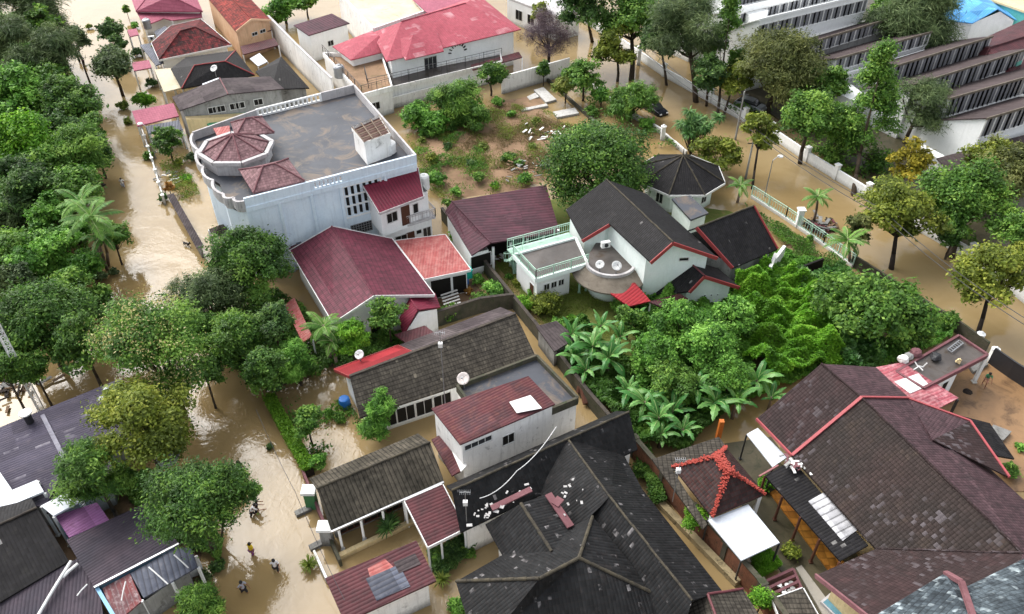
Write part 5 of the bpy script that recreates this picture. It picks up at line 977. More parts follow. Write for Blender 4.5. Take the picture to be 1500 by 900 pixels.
b = H_('stepped lean-to of galvanised and rusty pink corrugated sheets', 220, 850, 'lean-to', 'lean_to'); V = spec('a 150 862 2.5; b 170 912 2.2; c 208 880 2.2; d 190 840 2.6'); roof(b, V, 'a b c d', R_RUST, name='rusty_sheet'); V2 = spec('a 191 840 2.6; b 210 876 2.3; c 252 852 2.3; c2 290 830 2.3; d 280 803 2.7; e 258 802 2.7'); roof(b, V2, 'a b c c2 d e', R_GLV, name='galvanised_sheet'); columns(b, [V['b'], V['c'], V2['c'], V2['c2']], 0, 2.2, .15)
wl_ = dict(a=V['a'], b=V['b'], c=V2['c2'], d=V2['d']); walls(b, wl_, 'a b c d', WG, .5)
b = H_('pale blue painted post and gutter strip beside the purple roof', 145, 862, 'gutter', 'gutter_strip'); m = M(); m.beam(P(140, 858, 2.6), P(168, 905, 2.4), .22, .1); m.build('blue_strip', LBLUE, b); m = M(); m.box((P(144, 862, 1.2).x, P(144, 862, 1.2).y, 1.2), (.25, .25, 2.6)); m.build('post', LBLUE, b)
# --- office block and saw-tooth hall, top right
def tooth(b, A, B, zb, h, depth, wallm, roofm, nwin, endm=None, sill=1.0, head=.2, fascia=None, solid_l=0.0):
    A, B = V3(A), V3(B); d = (B-A); d.z = 0; L = d.length; d.normalize(); n_ = V3((-d.y, d.x, 0)); n_ = n_ if n_.y > 0 else -n_
    a0, b0 = V3((A.x, A.y, zb)), V3((B.x, B.y, zb)); V = {'a': a0+V3((0, 0, h))-n_*.12-d*.2, 'b': b0+V3((0, 0, h))-n_*.12+d*.2, 'c': b0+n_*depth+V3((0, 0, .12))+d*.2, 'd': a0+n_*depth+V3((0, 0, .12))-d*.2}
    r_ = roof(b, V, 'a b c d', roofm, .16, name='saw_tooth_roof')
    m = M(); z0 = -.1
    for p in (a0, b0):
        q = p+n_*depth; m.add([(p.x, p.y, z0), (q.x, q.y, z0), (q.x, q.y, zb), (p.x, p.y, zb+h-.16)], [(0, 1, 2, 3)])
    m.add([(a0.x, a0.y, z0), (b0.x, b0.y, z0), (b0.x, b0.y, zb+sill), (a0.x, a0.y, zb+sill)], [(0, 1, 2, 3)]); m.beam(a0+V3((0, 0, h-head/2-.1)), b0+V3((0, 0, h-head/2-.1)), .12, head); m.beam(a0+V3((0, 0, sill)), b0+V3((0, 0, sill)), .3, .12)
    wobj = m.build('wall', wallm, b)
    if fascia:
        m = M(); m.beam(V['a']-n_*.05-V3((0, 0, .1)), V['b']-n_*.05-V3((0, 0, .1)), .12, .3); m.build('fascia', fascia, b)
    s0 = solid_l; stp = (L-s0)/nwin
    if s0: m = M(); m.beam(a0+V3((0, 0, h*.5)), a0+d*s0+V3((0, 0, h*.5)), .1, h-.1); m.build('end_panel', endm or wallm, b)
    fh = h-sill-head-.1; proto = None
    for i in range(nwin):
        l = a0+d*(s0+stp*i)-n_*.02; r2 = l+d*stp; z_ = V3((0, 0, sill+.06)); l = l-n_*.05; r2 = r2-n_*.05; m = M(); m.beam(l+z_, l+z_+V3((0, 0, fh)), .17, .12); m.beam(r2+z_, r2+z_+V3((0, 0, fh)), .17, .12); m.beam(l+z_, r2+z_, .1, .1); m.beam(l+z_+V3((0, 0, fh)), r2+z_+V3((0, 0, fh)), .1, .1)
        w_ = m.build('window', FRAME, wobj); g = M(); g.beam(l+z_+V3((0, 0, fh/2))+n_*.06, r2+z_+V3((0, 0, fh/2))+n_*.06, .03, fh); g.build('pane', GLASSD, b_last(w_))
    return V
GLASSD = plain('dusty_louvre_glass', (.22, .225, .24, 1), .4, .4)
def b_last(o): return o.parent                      # panes sit beside their frames under the same wall
b = H_('long brown-roofed school hall with saw-tooth rows of clerestory windows', 1400, 250, 'hall', 'saw_tooth_hall')
for A, B, zb, h, dp, nw, wm, sl in (((1429, 214), (1545, 178), 3.9, 3.6, 7.2, 17, W, 0), ((1376, 184), (1545, 134), 3.9, 3.6, 7.6, 25, W, 0), ((1325, 163), (1488, 109), 3.9, 3.6, 7.4, 24, W, 0), ((1298, 135), (1438, 90), 3.9, 3.6, 7.6, 21, W, 0), ((1217, 116), (1353, 76), 4.6, 2.9, 6.2, 20, W, 0), ((1190, 88), (1312, 50), 4.6, 2.9, 6.6, 18, WG, 0)):
    A_, B_ = P(*A, zb), P(*B, zb); tooth(b, A_, B_, zb, h, dp, wm, R_SAW, nw, fascia=SHG)
    if A[0] in (1325, 1298): m = M(); d = (B_-A_).normalized(); m.beam(B_-d*1.0+V3((0, -.12, 1.0)), B_+V3((0, -.12, 1.0)), .1, 1.9); m.build('teal_end_panel', plain('teal_wall', S(110, 190, 172), .7), b)
m = M(); m.beam(P(1217, 118, 5.0), P(1353, 78, 5.0), .3, .9); m.build('white_band', W, b)
m = M(); a_, c_ = P(1345, 205, 3), P(1402, 236, 3); m.beam(V3((a_.x, a_.y, 1.2)), V3((c_.x, c_.y, 1.2)), 1.2, 2.6); m.build('white_side_block', W, b)
a_, c_ = P(1214, 133, 4), P(1245, 125, 4); m = M(); m.prism([(a_.x, a_.y), (c_.x, c_.y), (c_.x+1, c_.y-4), (a_.x+2, a_.y-3.5)], -.1, 4.2); m.build('white_entrance_block', W, b)
V = spec('a 1345 205 3.6; b 1405 238 3.6; c 1600 170 3.6; d 1560 140 3.6'); V = spec('a 1372 232 4.0; b 1400 262 4.0; c 1560 215 4.0; d 1545 186 4.0'); roof(b, V, 'a b c d', R_SAW, name='low_front_roof'); walls(b, V, 'a b c d', W, .2, name='low_front_wall')
b = H_('bright white office block with stepped bands of dark windows', 1180, 70, 'office block', 'office_block')
for A, B, zb, h, dp, nw in (((1106, 64), (1264, 24), 7.0, 3.4, 6, 24), ((1080, 42), (1228, 5), 7.6, 3.0, 6, 24), ((1060, 21), (1166, -4), 8.2, 3.0, 6, 20), ((1020, 5), (1110, -18), 8.8, 3.0, 7, 16)):
    A_, B_ = P(*A, zb), P(*B, zb); V = tooth(b, A_, B_, zb, h, dp, W, W, nw, sill=.7, head=.9, fascia=W)
    m = M(); d = (B_-A_).normalized()
m = M(); m.beam(P(1112, 78, 5.6), P(1270, 36, 5.6), 1.2, 1.0); m.build('grey_lower_ledge', WD, b); m = M(); p = P(1092, 62, 6); q = P(1110, 72, 6); m.prism([(p.x, p.y), (q.x, q.y), (q.x+2, q.y+5), (p.x-1, p.y+5)], -.1, 9.6); m.build('end_wall', W, b)
b = H_('maroon metal roofed building at the right edge behind the saw-tooth hall', 1460, 80, 'building', 'maroon_roofed_building'); V = spec('a 1416 68 5.0; b 1440 92 5.0; c 1490 112 5.0; d 1560 80 5.0; e 1520 20 5.0; t 1450 70 6.4; u 1520 48 6.4'); roof(b, V, 'a b t, b c u t, c d u, d e u, e a t u', R_MAR, caps='t u, b t', capmat=R_MAR); walls(b, V, 'a b c d e', W, .5)
b = H_('building with bright blue sheet roof and white gable in the top right corner', 1440, 40, 'building', 'blue_roofed_building'); V = spec('b 1408 48 5; e 1478 38 4.6; r 1462 14 6.4; a 1370 30 5; s 1420 -10 6.4; f 1440 -20 5'); V = spec('a 1345 25 5; b 1425 34 5; r 1462 13 6.6; s 1385 -20 6.6; e 1490 30 5'); roof(b, V, 'a b r s', R_BLU); V['f'] = P(1440, -18, 5.0); roof(b, V, 's r e f', R_BLU, name='east_slope'); walls(b, V, 'a b r* e f s*', W, .3)
b = H_('teal fronted building with pale yellow roof at the top right corner', 1480, 20, 'building', 'teal_building'); V = spec('a 1440 -5 6; b 1545 32 6; c 1560 0 6; d 1480 -30 6'); slabroof(b, V, 'a b c d', WC, .3); walls(b, V, 'a b c d', plain('teal_facade', S(105, 195, 190), .7), .3)
b = H_('white gatehouse wall with arches at the far end of the right road', 800, 10, 'building', 'white_building'); V = spec('a 742 -4 4; b 815 24 4; c 850 16 4; d 800 -18 4'); slabroof(b, V, 'a b c d', PARA, .3); o = walls(b, V, 'a b c d', W, .1); win(b, o[0], o[1], [.25, .5, .75], 1, 1.6, 1.6, gl=DARK)
# ---------------------------------------------------------------- walls and fences
wallfence('boundary_wall', 'long dark mossy wall running between the gardens in the centre', 'wall', [(648, 322), (752, 452), (800, 512), (858, 590), (925, 668)], 1.5, .22, MOSSW, cap=RIDGED)
wallfence('boundary_wall', 'mossy wall behind the grey-brown tiled house', 'wall', [(598, 492), (704, 458), (752, 452)], 1.7, .2, MOSSW, cap=RIDGED)
BRICKW = surf('brick_wall', S(135, 88, 66), S(105, 72, 56), S(52, 48, 34), .5, 1.6, bump=.6, streaks=.5)
wallfence('brick_wall', 'old brick garden wall beside the black roofed house', 'wall', [(926, 668), (1012, 770), (1108, 880), (1150, 940)], 2.1, .28, BRICKW, cap=MOSSW, posts=3.2, pw=.4, ph=.0, postmat=MOSSW)
wallfence('retaining_ledge', 'pale yellowish ledge along the flooded gap beside the brick wall', 'ledge', [(958, 732), (1080, 858)], .5, .5, surf('pale_ledge', S(160, 145, 112), S(130, 116, 88), S(62, 58, 42), .5, 1.5))
wallfence('boundary_wall', 'tall stained grey wall left of the small white house', 'wall', [(400, 62), (440, 105), (492, 158)], 4.2, .25, WD, cap=PARA)
wallfence('boundary_wall', 'white wall with damp foot beside the vacant lot', 'wall', [(735, 138), (833, 110)], 2.6, .22, WD)
wallfence('boundary_wall', 'low white wall piece between villa and vacant lot', 'wall', [(574, 160), (640, 142), (735, 118)], 1.6, .2, WD)
wallfence('street_wall', 'white street wall with square posts in front of the office trees', 'wall', [(836, 20), (900, 62), (972, 112), (1040, 150), (1090, 178)], 1.3, .25, W, posts=7.0, pw=.5, ph=.5)
wallfence('street_wall', 'white street wall with square posts in front of the saw-tooth hall', 'wall', [(1128, 200), (1180, 236), (1268, 290), (1345, 338)], 1.3, .25, W, posts=5.5, pw=.5, ph=.5)
wallfence('street_wall', 'white street wall with posts along the right end of the flooded road', 'wall', [(1345, 338), (1418, 380), (1515, 455)], 1.3, .25, W, posts=5.5, pw=.5, ph=.5)
wallfence('inner_wall', 'low dark kerb wall across the flooded lot beyond the gazebo', 'wall', [(800, 118), (868, 178), (935, 222)], .45, .3, MOSSW)
wallfence('inner_wall', 'broken low wall along the near bank of the flooded road', 'wall', [(868, 128), (905, 160), (970, 198), (1005, 228)], .7, .25, WD, noise=.2)
wallfence('garden_wall', 'dark garden wall behind the big green mound', 'wall', [(1148, 420), (1200, 400)], 1.8, .2, DARK)
wallfence('garden_wall', 'dark mossy wall between the fig tree and the flooded road', 'wall', [(1245, 388), (1345, 452), (1404, 490), (1442, 518)], 1.3, .2, MOSSW)
wallfence('garden_wall', 'stained wall remains beside the black roofed east wing', 'wall', [(1120, 425), (1128, 405), (1143, 385)], 2.6, .3, WD, noise=.5)
def rail_fence(name, label, pix, h, mat, pier=None, group=None, base=.35):
    pts = [P(x, y, 0) for x, y in pix]; b = thing(name, label, 'fence', pts[0], group); m = M()
    for a, c in zip(pts[:-1], pts[1:]): m.beam(a+V3((0, 0, base/2)), c+V3((0, 0, base/2)), .2, base)
    m.build('footing', pier or mat, b); railing(b, [p+V3((0, 0, base)) for p in pts], h, mat, step=.35, post=2.2, r=.03); return b
rail_fence('railing_fence', 'pale green railing fence along the near side of the flooded road', [(1100, 290), (1150, 322), (1205, 360), (1248, 392)], 1.2, MINT, W)
b = thing('gate_pier', 'white gate pier with cap in the pale green railing fence', 'gate pier', P(1166, 330)); m = M(); q = P(1168, 332); m.box((q.x, q.y, 1), (.6, .6, 2.2)); m.box((q.x, q.y, 2.15), (.8, .8, .15)); m.build('pier_shaft', W, b)
for lab, x, y, h_ in (('white gate pier at the end of the flat-roofed outbuilding', 1450, 530, 1.5), ('white gate pier near the tree foot by the outbuilding', 1430, 505, 1.3), ('leaning white gate pier standing in the lot water', 970, 205, 1.9), ('white gate pier at the grey truck passage', 935, 95, 2.2)):
    b = thing('gate_pier', lab, 'gate pier', P(x, y)); m = M(); q = P(x, y); m.box((q.x, q.y, h_/2-.1), (.5, .5, h_)); m.build('pier_shaft', W, b); m = M(); m.lathe((q.x, q.y, h_-.1), [(.36, 0), (.38, .1), (.22, .16), (.14, .28), (.05, .36)], 8); m.build('pier_cap', W, b)
wallfence('sliding_gate', 'black solid sliding gate closing the brown courtyard', 'gate', [(1447, 532), (1475, 552), (1515, 578)], 1.7, .12, IRON, cap=IRON, capw=.05)
# left street: hedge, kerb wall, gates
wallfence('street_wall', 'weathered plank-topped street wall beside the blue-walled building', 'wall', [(254, 300), (272, 332), (298, 378)], 1.3, .25, WG, cap=R_GCR, capw=.5)
wallfence('street_wall', 'thin garden wall with posts along the left flooded street', 'wall', [(210, 196), (226, 245), (242, 300)], .9, .15, WD, posts=3.5, pw=.25, ph=.3)
wallfence('street_wall', 'low pinkish wall at the front of the mossy roofed house', 'wall', [(446, 700), (463, 742), (487, 800)], .9, .18, PINKP)
wallfence('street_wall', 'dark low wall beside the lower driveway gate', 'wall', [(480, 785), (500, 830)], .8, .2, MOSSW)
wallfence('street_wall', 'low wall in front of the maroon patched roof house', 'wall', [(462, 815), (480, 855)], .7, .15, WD)
for lab, x, y, c_ in (('green gate pillar with white cap by the mossy roofed house', 458, 742, 1), ('grey gate pillar with white cap at the lower driveway', 481, 795, 0)):
    b = thing('gate_pillar', lab, 'gate pillar', P(x, y)); q = P(x, y); m = M(); m.box((q.x, q.y, .8), (.75, .6, 1.9)); m.build('pillar_shaft', plain('green_pillar', S(70, 130, 85), .6) if c_ else WG, b); m = M(); m.box((q.x, q.y, 1.85), (1.0, .85, .25)); m.build('pillar_cap', W, b)
for lab, p_, q_ in (('grey concrete beam lying in the water by the green pillar', (433, 754), (455, 744)), ('grey concrete beam lying in the water by the lower pillar', (454, 804), (478, 792))):
    b = thing('concrete_beam', lab, 'beam', P(*p_)); m = M(); m.beam(P(*p_, .12), P(*q_, .12), .45, .3); m.build('beam_block', WG, b)
# ---------------------------------------------------------------- trees and plants
LEFT = 'trees of the park across the flooded street'; RR = 'trees along the flooded road by the school'
T = tree
# park side, left of the street
T('feather', 30, 20, 52, 15, 'tall feathery grey-green casuarina filling the top left corner', group=LEFT)
T('feather', 78, 78, 34, 12, 'feathery grey-green tree just below the corner casuarina', group=LEFT)
T('feather', 15, 78, 40, 12, 'soft grey-green feathery tree at the left edge near the top', group=LEFT)
T('broad', 62, 30, 20, 12, 'small bright-leaved tree between two feathery casuarinas', group=LEFT)
T('broad', 22, 140, 40, 10, 'rounded mid-green tree above the lime clumpy tree', 'vivid', group=LEFT)
T('mango', 98, 150, 42, 9, 'glossy dark tree overhanging the street beside two waders', group=LEFT)
T('lime', 38, 208, 46, 10, 'brilliant lime-green clumpy tree in the park', 'lime', over=dict(lobes=26, ls=.26), group=LEFT)
T('dark', 105, 198, 26, 8, 'dark tree squeezed behind the lime clumpy tree', group=LEFT)
T('olive', 112, 225, 38, 9, 'fine-leaved medium green tree right of the lime tree', 'mid', group=LEFT)
T('mango', 143, 222, 24, 6, 'small dark tree leaning over the brown street water', group=LEFT)
T('dark', 45, 285, 42, 8, 'dark tree with its trunk showing below, under the lime tree', group=LEFT)
T('broad', 108, 282, 42, 8, 'patchy mid-green tree by the water edge with person wading past', group=LEFT)
T('dark', 10, 262, 34, 8, 'dark tree at the left edge below the lime tree', group=LEFT)
T('broad', 20, 375, 42, 7, 'mid-green tree at the left edge above the big dark mango', group=LEFT)
T('vivid', 82, 368, 40, 7, 'bright green tree beside the coconut palm', group=LEFT)
T('broad', 128, 392, 22, 5, 'small bright green tree at the palm foot', 'vivid', group=LEFT)
T('mango', 168, 352, 20, 5, 'small round dark green tree at the street edge by the palm', 'mid', group=LEFT)
T('broad', 22, 425, 34, 7, 'olive-topped tree behind the big dark mango', 'grey', group=LEFT)
T('mango', 66, 468, 62, 9, 'very large dark mango tree beside the lattice mast', over=dict(lobes=38, ls=.26), group=LEFT)
T('dark', 168, 470, 24, 6, 'small dark tree between the big mango and flowering tree', group=LEFT)
T('mango', 8, 545, 26, 7, 'dark tree at the left edge beneath the big mango', group=LEFT)
T('broad', 236, 526, 88, 11, 'large open tree with cream flower heads over the street', over=dict(lobes=26, ls=.24, dens=.85), blossom=('cream', 80, .85))
T('loose', 212, 628, 72, 10, 'wide yellow-green tree with a satellite dish behind it', over=dict(lobes=28, ls=.26, dens=1.2))
T('mango', 140, 700, 48, 8, 'dark bamboo-like tree over the purple grey roof', 'deep', over=dict(asp=.25, leaf=1.3))
T('mango', 282, 738, 68, 8.5, 'leaning dark mango with lime shoots beside the wading people', over=dict(lobes=26), base=(320, 818))
T('mango', 350, 716, 29, 7, 'round side tree joined to the leaning mango over the water', base=(322, 800))
T('olive', 292, 890, 34, 3.5, 'low olive green tree at the bottom edge of the street', 'mid', over=dict(dens=1.5))
for x, y, r, H, k, m_, lab in [(5, 180, 26, 9, 'broad', 'vivid', 'bright tree at the left edge above the lime tree'), (70, 118, 26, 9, 'broad', 'mid', 'mid-green tree under the feathery corner trees'), (70, 250, 28, 8, 'broad', 'mid', 'leafy tree directly beneath the lime clumpy tree'), (140, 190, 18, 6, 'broad', 'mid', 'small tree at the water edge near the glossy dark tree'), (8, 320, 30, 6, 'olive', 'grey', 'pale grey-green tree at the left edge above the pond water'), (70, 318, 26, 7, 'broad', 'vivid', 'fresh green tree behind the three coconut palms'),
    (112, 345, 22, 5, 'broad', 'vivid', 'bright small tree under the coconut palm heads'), (45, 400, 30, 7, 'vivid', 'vivid', 'bright topped tree over the big mango'), (105, 425, 28, 7, 'dark', 'mid', 'mid-green tree touching the big mango on the street side'), (140, 440, 20, 5, 'broad', 'mid', 'leafy tree between palm feet and mango'), (20, 495, 34, 8, 'mango', 'deep', 'dark side tree left of the big mango'), (118, 505, 34, 8, 'mango', 'deep', 'dark side tree below the big mango toward the roofs'),
    (50, 545, 24, 6, 'mango', 'deep', 'dark low tree between the big mango and the pond'), (110, 60, 18, 9, 'olive', 'grey', 'soft feathery tree at the street edge near the top'), (125, 262, 20, 6, 'broad', 'vivid', 'bright tree leaning over the street below the medium green one'), (35, 100, 24, 10, 'feather', 'grey', 'feathery tree between the corner and the rounded tree')]: T(k, x, y, r, H, lab, m_, group=LEFT)
# between street and magenta roof
T('dome', 362, 388, 60, 8.5, 'large rounded dark tree against the pale blue wall')
T('olive', 308, 438, 48, 7, 'grey-green fine-leaved tree beside the street above the flowering tree', 'grey')
T('olive', 296, 486, 40, 7, 'grey-green tree closing over the street beside the flowering tree', 'mid'); T('broad', 300, 545, 26, 6, 'low leafy tree at the street edge under the dark trees', 'deep')
T('bare', 258, 432, 20, 4.5, 'pale twiggy bush over the street water', 'grey', over=dict(dens=.5))
T('mango', 352, 500, 42, 7, 'dark tree between the flowering tree and red side canopy')
T('dark', 402, 478, 30, 7, 'dark tree beside the red side canopy')
T('broad', 392, 545, 36, 6, 'dark green tree above the hedge end', 'deep')
T('frond', 432, 528, 30, 5, 'bright bamboo clump near the red side canopy', 'vivid')
T('broad', 512, 498, 28, 5.5, 'brilliant lime weeping tree in front of the magenta roofed house', 'lime', over=dict(asp=.3, leaf=1.2, dens=1.3))
T('broad', 568, 465, 27, 6, 'slender mid-green tree before the white gable', 'mid', over=dict(hr=1.25, dens=.9))
palm(474, 478, 4.5, 2.0, 'small feathery palm at the corner of the magenta roof', n=14, cat='palm', group='small garden palms')
palm(486, 500, 3.2, 1.6, 'lower small palm between magenta roof and lime tree', n=12, cat='palm', group='small garden palms')
T('frond', 560, 596, 23, 4.6, 'bushy feathery bright tree in front of the grey-brown tiled house', 'vivid', over=dict(hr=1.1, dens=1.0))
T('frond', 552, 626, 24, 3.0, 'lower feathery bush beneath the bright feathery tree', 'vivid', over=dict(hr=.8))
T('broad', 450, 622, 25, 4.2, 'small dark-stemmed tree standing in water behind the hedge', 'mid', over=dict(dens=.8))
T('bush', 466, 676, 12, 2.0, 'small pale green shrub at the lower end of the hedge', 'vivid', name='shrub', cat='shrub')
# top-left gardens
T('dark', 164, 48, 19, 6, 'small dark cone-like tree by the pale pink canopy', over=dict(hr=1.1))
T('mango', 165, 100, 33, 8, 'round grey-green tree over the street at the top', 'grey', over=dict(dens=1.4), base=(180, 140))
T('dark', 172, 66, 14, 5, 'little dark tree between two street trees at the top')
T('dark', 245, 206, 22, 5, 'dark garden tree beside the street lamp', 'deep')
bush(210, 148, 15, 'round lime shrub beside the grey gutter walkway', 'lime', H=2.6)
bush(247, 274, 8, 'orange-leaved shrub in the narrow front garden', 'oran', H=2.0)
bush(273, 262, 8, 'small lime shrub in the narrow front garden', 'lime'); bush(283, 232, 9, 'dull green shrub by the curved balcony', 'grey'); bush(262, 240, 8, 'olive shrub in the front garden middle', 'yel')
bush(217, 228, 9, 'light green roadside shrub below the lamp', 'mid'); bush(238, 290, 8, 'dark low shrub under the orange shrub', 'dark'); bush(180, 155, 8, 'yellowish weedy shrub in the street water', 'weed'); bush(186, 178, 7, 'second weedy shrub lower in the street water', 'weed')
bush(130, 40, 5, 'tiny floating weed clump in the upper street', 'weed'); bush(185, 15, 6, 'slim palm-like shrub in the pale top yard', 'mid', H=2.5); bush(198, 38, 6, 'low green shrub by the pale pink canopy', 'vivid')
bush(230, 74, 8, 'olive shrub beside the blackened red roof', 'yel', H=3.5); bush(200, 78, 9, 'dark shrub in the narrow lane at the top left', 'dark'); bush(222, 122, 9, 'dark green shrub beside the pale porch roof', 'dark')
T('broad', 412, 8, 30, 6, 'bright green bush behind the orange-red roof at the top', 'vivid'); T('broad', 448, 2, 20, 5, 'mid-green bush at the top edge left of the sandy roof', 'mid')
bush(402, 30, 9, 'weedy yellow shrub along the stained grey wall', 'weed', H=2)
# vacant lot
VL = 'bushes overgrowing the vacant lot'
T('frond', 662, 152, 40, 6.0, 'tall feathery green bush at the top of the vacant lot', 'mid', over=dict(hr=1.0), group=VL, cat='bush', name='bush')
T('broad', 612, 172, 28, 4, 'bright green bush beside the flat-roofed building', 'vivid', group=VL, cat='bush', name='bush')
T('frond', 696, 172, 24, 3.5, 'lower feathery bush right of the tall feathery one', 'mid', group=VL, cat='bush', name='bush')
T('broad', 636, 185, 24, 3, 'low round green bush under the tall feathery bush', 'vivid', group=VL, cat='bush', name='bush')
T('dark', 718, 112, 24, 5, 'ivy-dark bush climbing over the villa wall', 'deep', group=VL, cat='bush', name='bush'); T('dark', 797, 104, 12, 4, 'small dark cypress-like bush against the white wall', 'deep', over=dict(hr=1.4), cat='bush', name='bush')
for i, (x, y, r, m_, lab) in enumerate([(728, 150, 12, 'vivid', 'small bright shrub at the lot corner below the white wall'), (750, 168, 9, 'vivid', 'little yellow-green shrub on bare red earth'), (784, 178, 10, 'weed', 'thin pale shrub beside the white slabs'), (745, 232, 14, 'mid', 'mid-green shrub in the rubble centre'), (708, 215, 10, 'weed', 'olive weed tuft on bare earth'),
    (632, 232, 14, 'yel', 'yellow-green shrub near the white water tanks'), (655, 215, 10, 'dark', 'dark olive shrub left in the lot'), (640, 262, 18, 'vivid', 'bright shrub behind the cream balcony house'), (668, 282, 12, 'vivid', 'bright low shrub above the plum shed roof'), (700, 262, 14, 'mid', 'leafy shrub north of the plum shed'), (725, 272, 9, 'lime', 'lime shrub touching the plum shed roof edge'), (770, 262, 14, 'vivid', 'bright shrub beside the rounded mango tree'), (780, 215, 9, 'weed', 'pale weed tuft in the right half of the rubble'), (690, 240, 11, 'dark', 'dark shrub amid the rubble'), (618, 205, 9, 'weed', 'dry weed tuft near the flat building corner'), (655, 300, 12, 'mid', 'shrub at the upper corner of the plum shed'), (762, 240, 10, 'vivid', 'low shrub on the rubble right of centre')]):
    bush(x, y, r*.8, lab, m_, group=VL, cat='bush', name='bush', over=dict(dens=.8, hr=.55))
cover('weeds', 'rough mixed weeds and dry grass scattered over the vacant lot', [(590, 205), (600, 185), (735, 145), (800, 165), (850, 190), (840, 240), (800, 270), (650, 300), (612, 262)], 'weed', 19000, .24, .2, .25, .25, 5, .3, 'weeds', .5, .15)
cover('weeds', 'low bright weeds along the left half of the vacant lot', [(595, 205), (640, 190), (700, 200), (720, 265), (655, 300), (615, 262)], 'mid', 9000, .26, .25, .3, .4, 6, .35, 'weeds', .4, .3)
cover('dry_stalks', 'brown dead stalks and litter across the vacant lot', [(640, 195), (735, 150), (850, 190), (830, 250), (700, 250)], 'dry', 15000, .32, .22, .2, .15, 7, .15, 'weeds', .2, -.1)
# around the flooded road, top centre
T('bare', 805, 52, 37, 8, 'bare purple-brown twiggy tree near the villa fence', 'purp', bark=BARKD)
T('broad', 855, 112, 28, 6, 'rounded mid-green tree on the flooded lot', 'mid'); T('frond', 830, 128, 18, 4, 'pale green small tree by the flooded lot', 'weed'); T('vivid', 880, 140, 15, 3, 'low light green bush on the flooded bank', 'vivid', cat='bush', name='bush')
T('frond', 925, 155, 38, 4.5, 'spreading fine-leaved tree beside the submerged black car', 'mid', over=dict(hr=.6)); bush(948, 182, 13, 'low green shrub below the spreading fine-leaved tree', 'vivid'); bush(868, 165, 10, 'small spindly shrub in the flooded lot', 'mid')
T('dark', 850, 12, 34, 13, 'tall dark tree at the top edge over the far road', group=RR, base=(868, 60)); T('loose', 790, 18, 14, 6, 'yellow-green small tree behind the purple twiggy tree')
T('broad', 925, 22, 48, 12, 'broad mid-green tree near the top centre', group=RR, base=(925, 118)); T('loose', 905, 72, 30, 8, 'open yellow-green tree leaning over the flooded road', group=RR, over=dict(dens=1.0)); T('dark', 962, 66, 26, 9, 'dark tree standing in the road beside the wall', group=RR, base=(977, 125))
T('feather', 1003, 46, 50, 14, 'large grey-green casuarina over the flooded road', group=RR, base=(1020, 150)); T('spire', 1062, 60, 27, 13, 'tall upright dark green tree before the white office', 'mid', group=RR, base=(1050, 175)); T('dark', 1038, 108, 26, 8, 'dark crown under the upright tree by the office', group=RR, base=(1035, 155))
T('gold', 1078, 118, 26, 7, 'yellow-tipped tree below the white office block', 'yel', group=RR, base=(1058, 175)); T('olive', 1142, 108, 58, 11, 'broad brownish-olive feathery tree before the office block', 'oliv', group=RR); T('broad', 1175, 122, 30, 9, 'fresh green tree behind the olive tree', 'mid', group=RR)
T('dark', 1185, 175, 42, 9, 'dark rounded tree over the white street wall', 'mid', group=RR, base=(1172, 240)); T('spire', 1272, 160, 44, 14, 'very tall spired ashoka tree before the saw-tooth hall', 'mid', group=RR, over=dict(lobes=44, hr=1.7), base=(1250, 288)); T('broad', 1232, 185, 30, 8, 'broad green tree left of the spired tree', 'mid', group=RR)
T('dark', 1225, 130, 24, 8, 'dark green tree at the hall entrance', 'mid', group=RR); T('feather', 1348, 160, 42, 9, 'thin feathery casuarina before the saw-tooth windows', 'grey', group=RR, over=dict(dens=.55)); T('feather', 1345, 28, 62, 12, 'wide dark feathery casuarina rising among the school roofs', 'grey', group=RR, over=dict(dens=1.7, hr=.6)); T('broad', 1300, 12, 24, 8, 'small green tree beside the office block end', 'mid', group=RR)
T('gold', 1332, 238, 28, 7, 'golden yellow tree beside the hall side block', 'gold', group=RR); T('broad', 1418, 292, 58, 9, 'broad mid-green tree over the right street wall', 'mid', group=RR, base=(1392, 378), over=dict(lobes=26)); T('dark', 1480, 262, 50, 8, 'wide olive tree at the right edge before the hall', 'oliv', group=RR); T('dark', 1490, 340, 36, 7, 'dark tree at the right edge above the flooded road', 'mid', group=RR, base=(1492, 425)); T('broad', 1445, 238, 36, 8, 'yellowish green tree crowning the broad tree row', 'yel', group=RR, over=dict(dens=1.1)); T('dark', 1398, 345, 24, 5, 'low dark crown beside a black trunk at the street wall', 'deep', group=RR)
T('loose', 1316, 312, 50, 8.5, 'yellow-green road tree with dark trunk in the flood', 'yel', group=RR, base=(1306, 395), over=dict(dens=1.15, lobes=22), bark=BARKD); T('loose', 1258, 335, 24, 6, 'small olive tree beside the yellow-green road tree', 'oliv', base=(1250, 380)); T('loose', 1452, 408, 46, 8, 'yellow-green tree over the flooded road near the gate', 'yel', group=RR, base=(1432, 492), over=dict(dens=1.1, lobes=22), bark=BARKD); T('broad', 1495, 380, 22, 6, 'bright tree cut by the right edge over the road', 'yel', group=RR)
T('loose', 1112, 192, 27, 8.5, 'slender sparse tree with tall bare trunk in the road', 'yel', base=(1102, 278), over=dict(dens=.95), bark=BARKD); T('loose', 1052, 224, 34, 5.5, 'open yellow-green tree beside the gazebo', 'yel', over=dict(dens=1.0), base=(1048, 262)); T('dark', 965, 265, 20, 4, 'small yellow-green tree tucked behind the gazebo', 'yel')
straps(1018, 183, 3.9, 1.25, 'shaggy strap-leaved tree with drooping crown by the gazebo', 70, 'pand', .13, 'strap_leaved_tree', 'tree', heads=26, spread=.95, droop=2.8, r=.1, el=(-.1, 1.2))
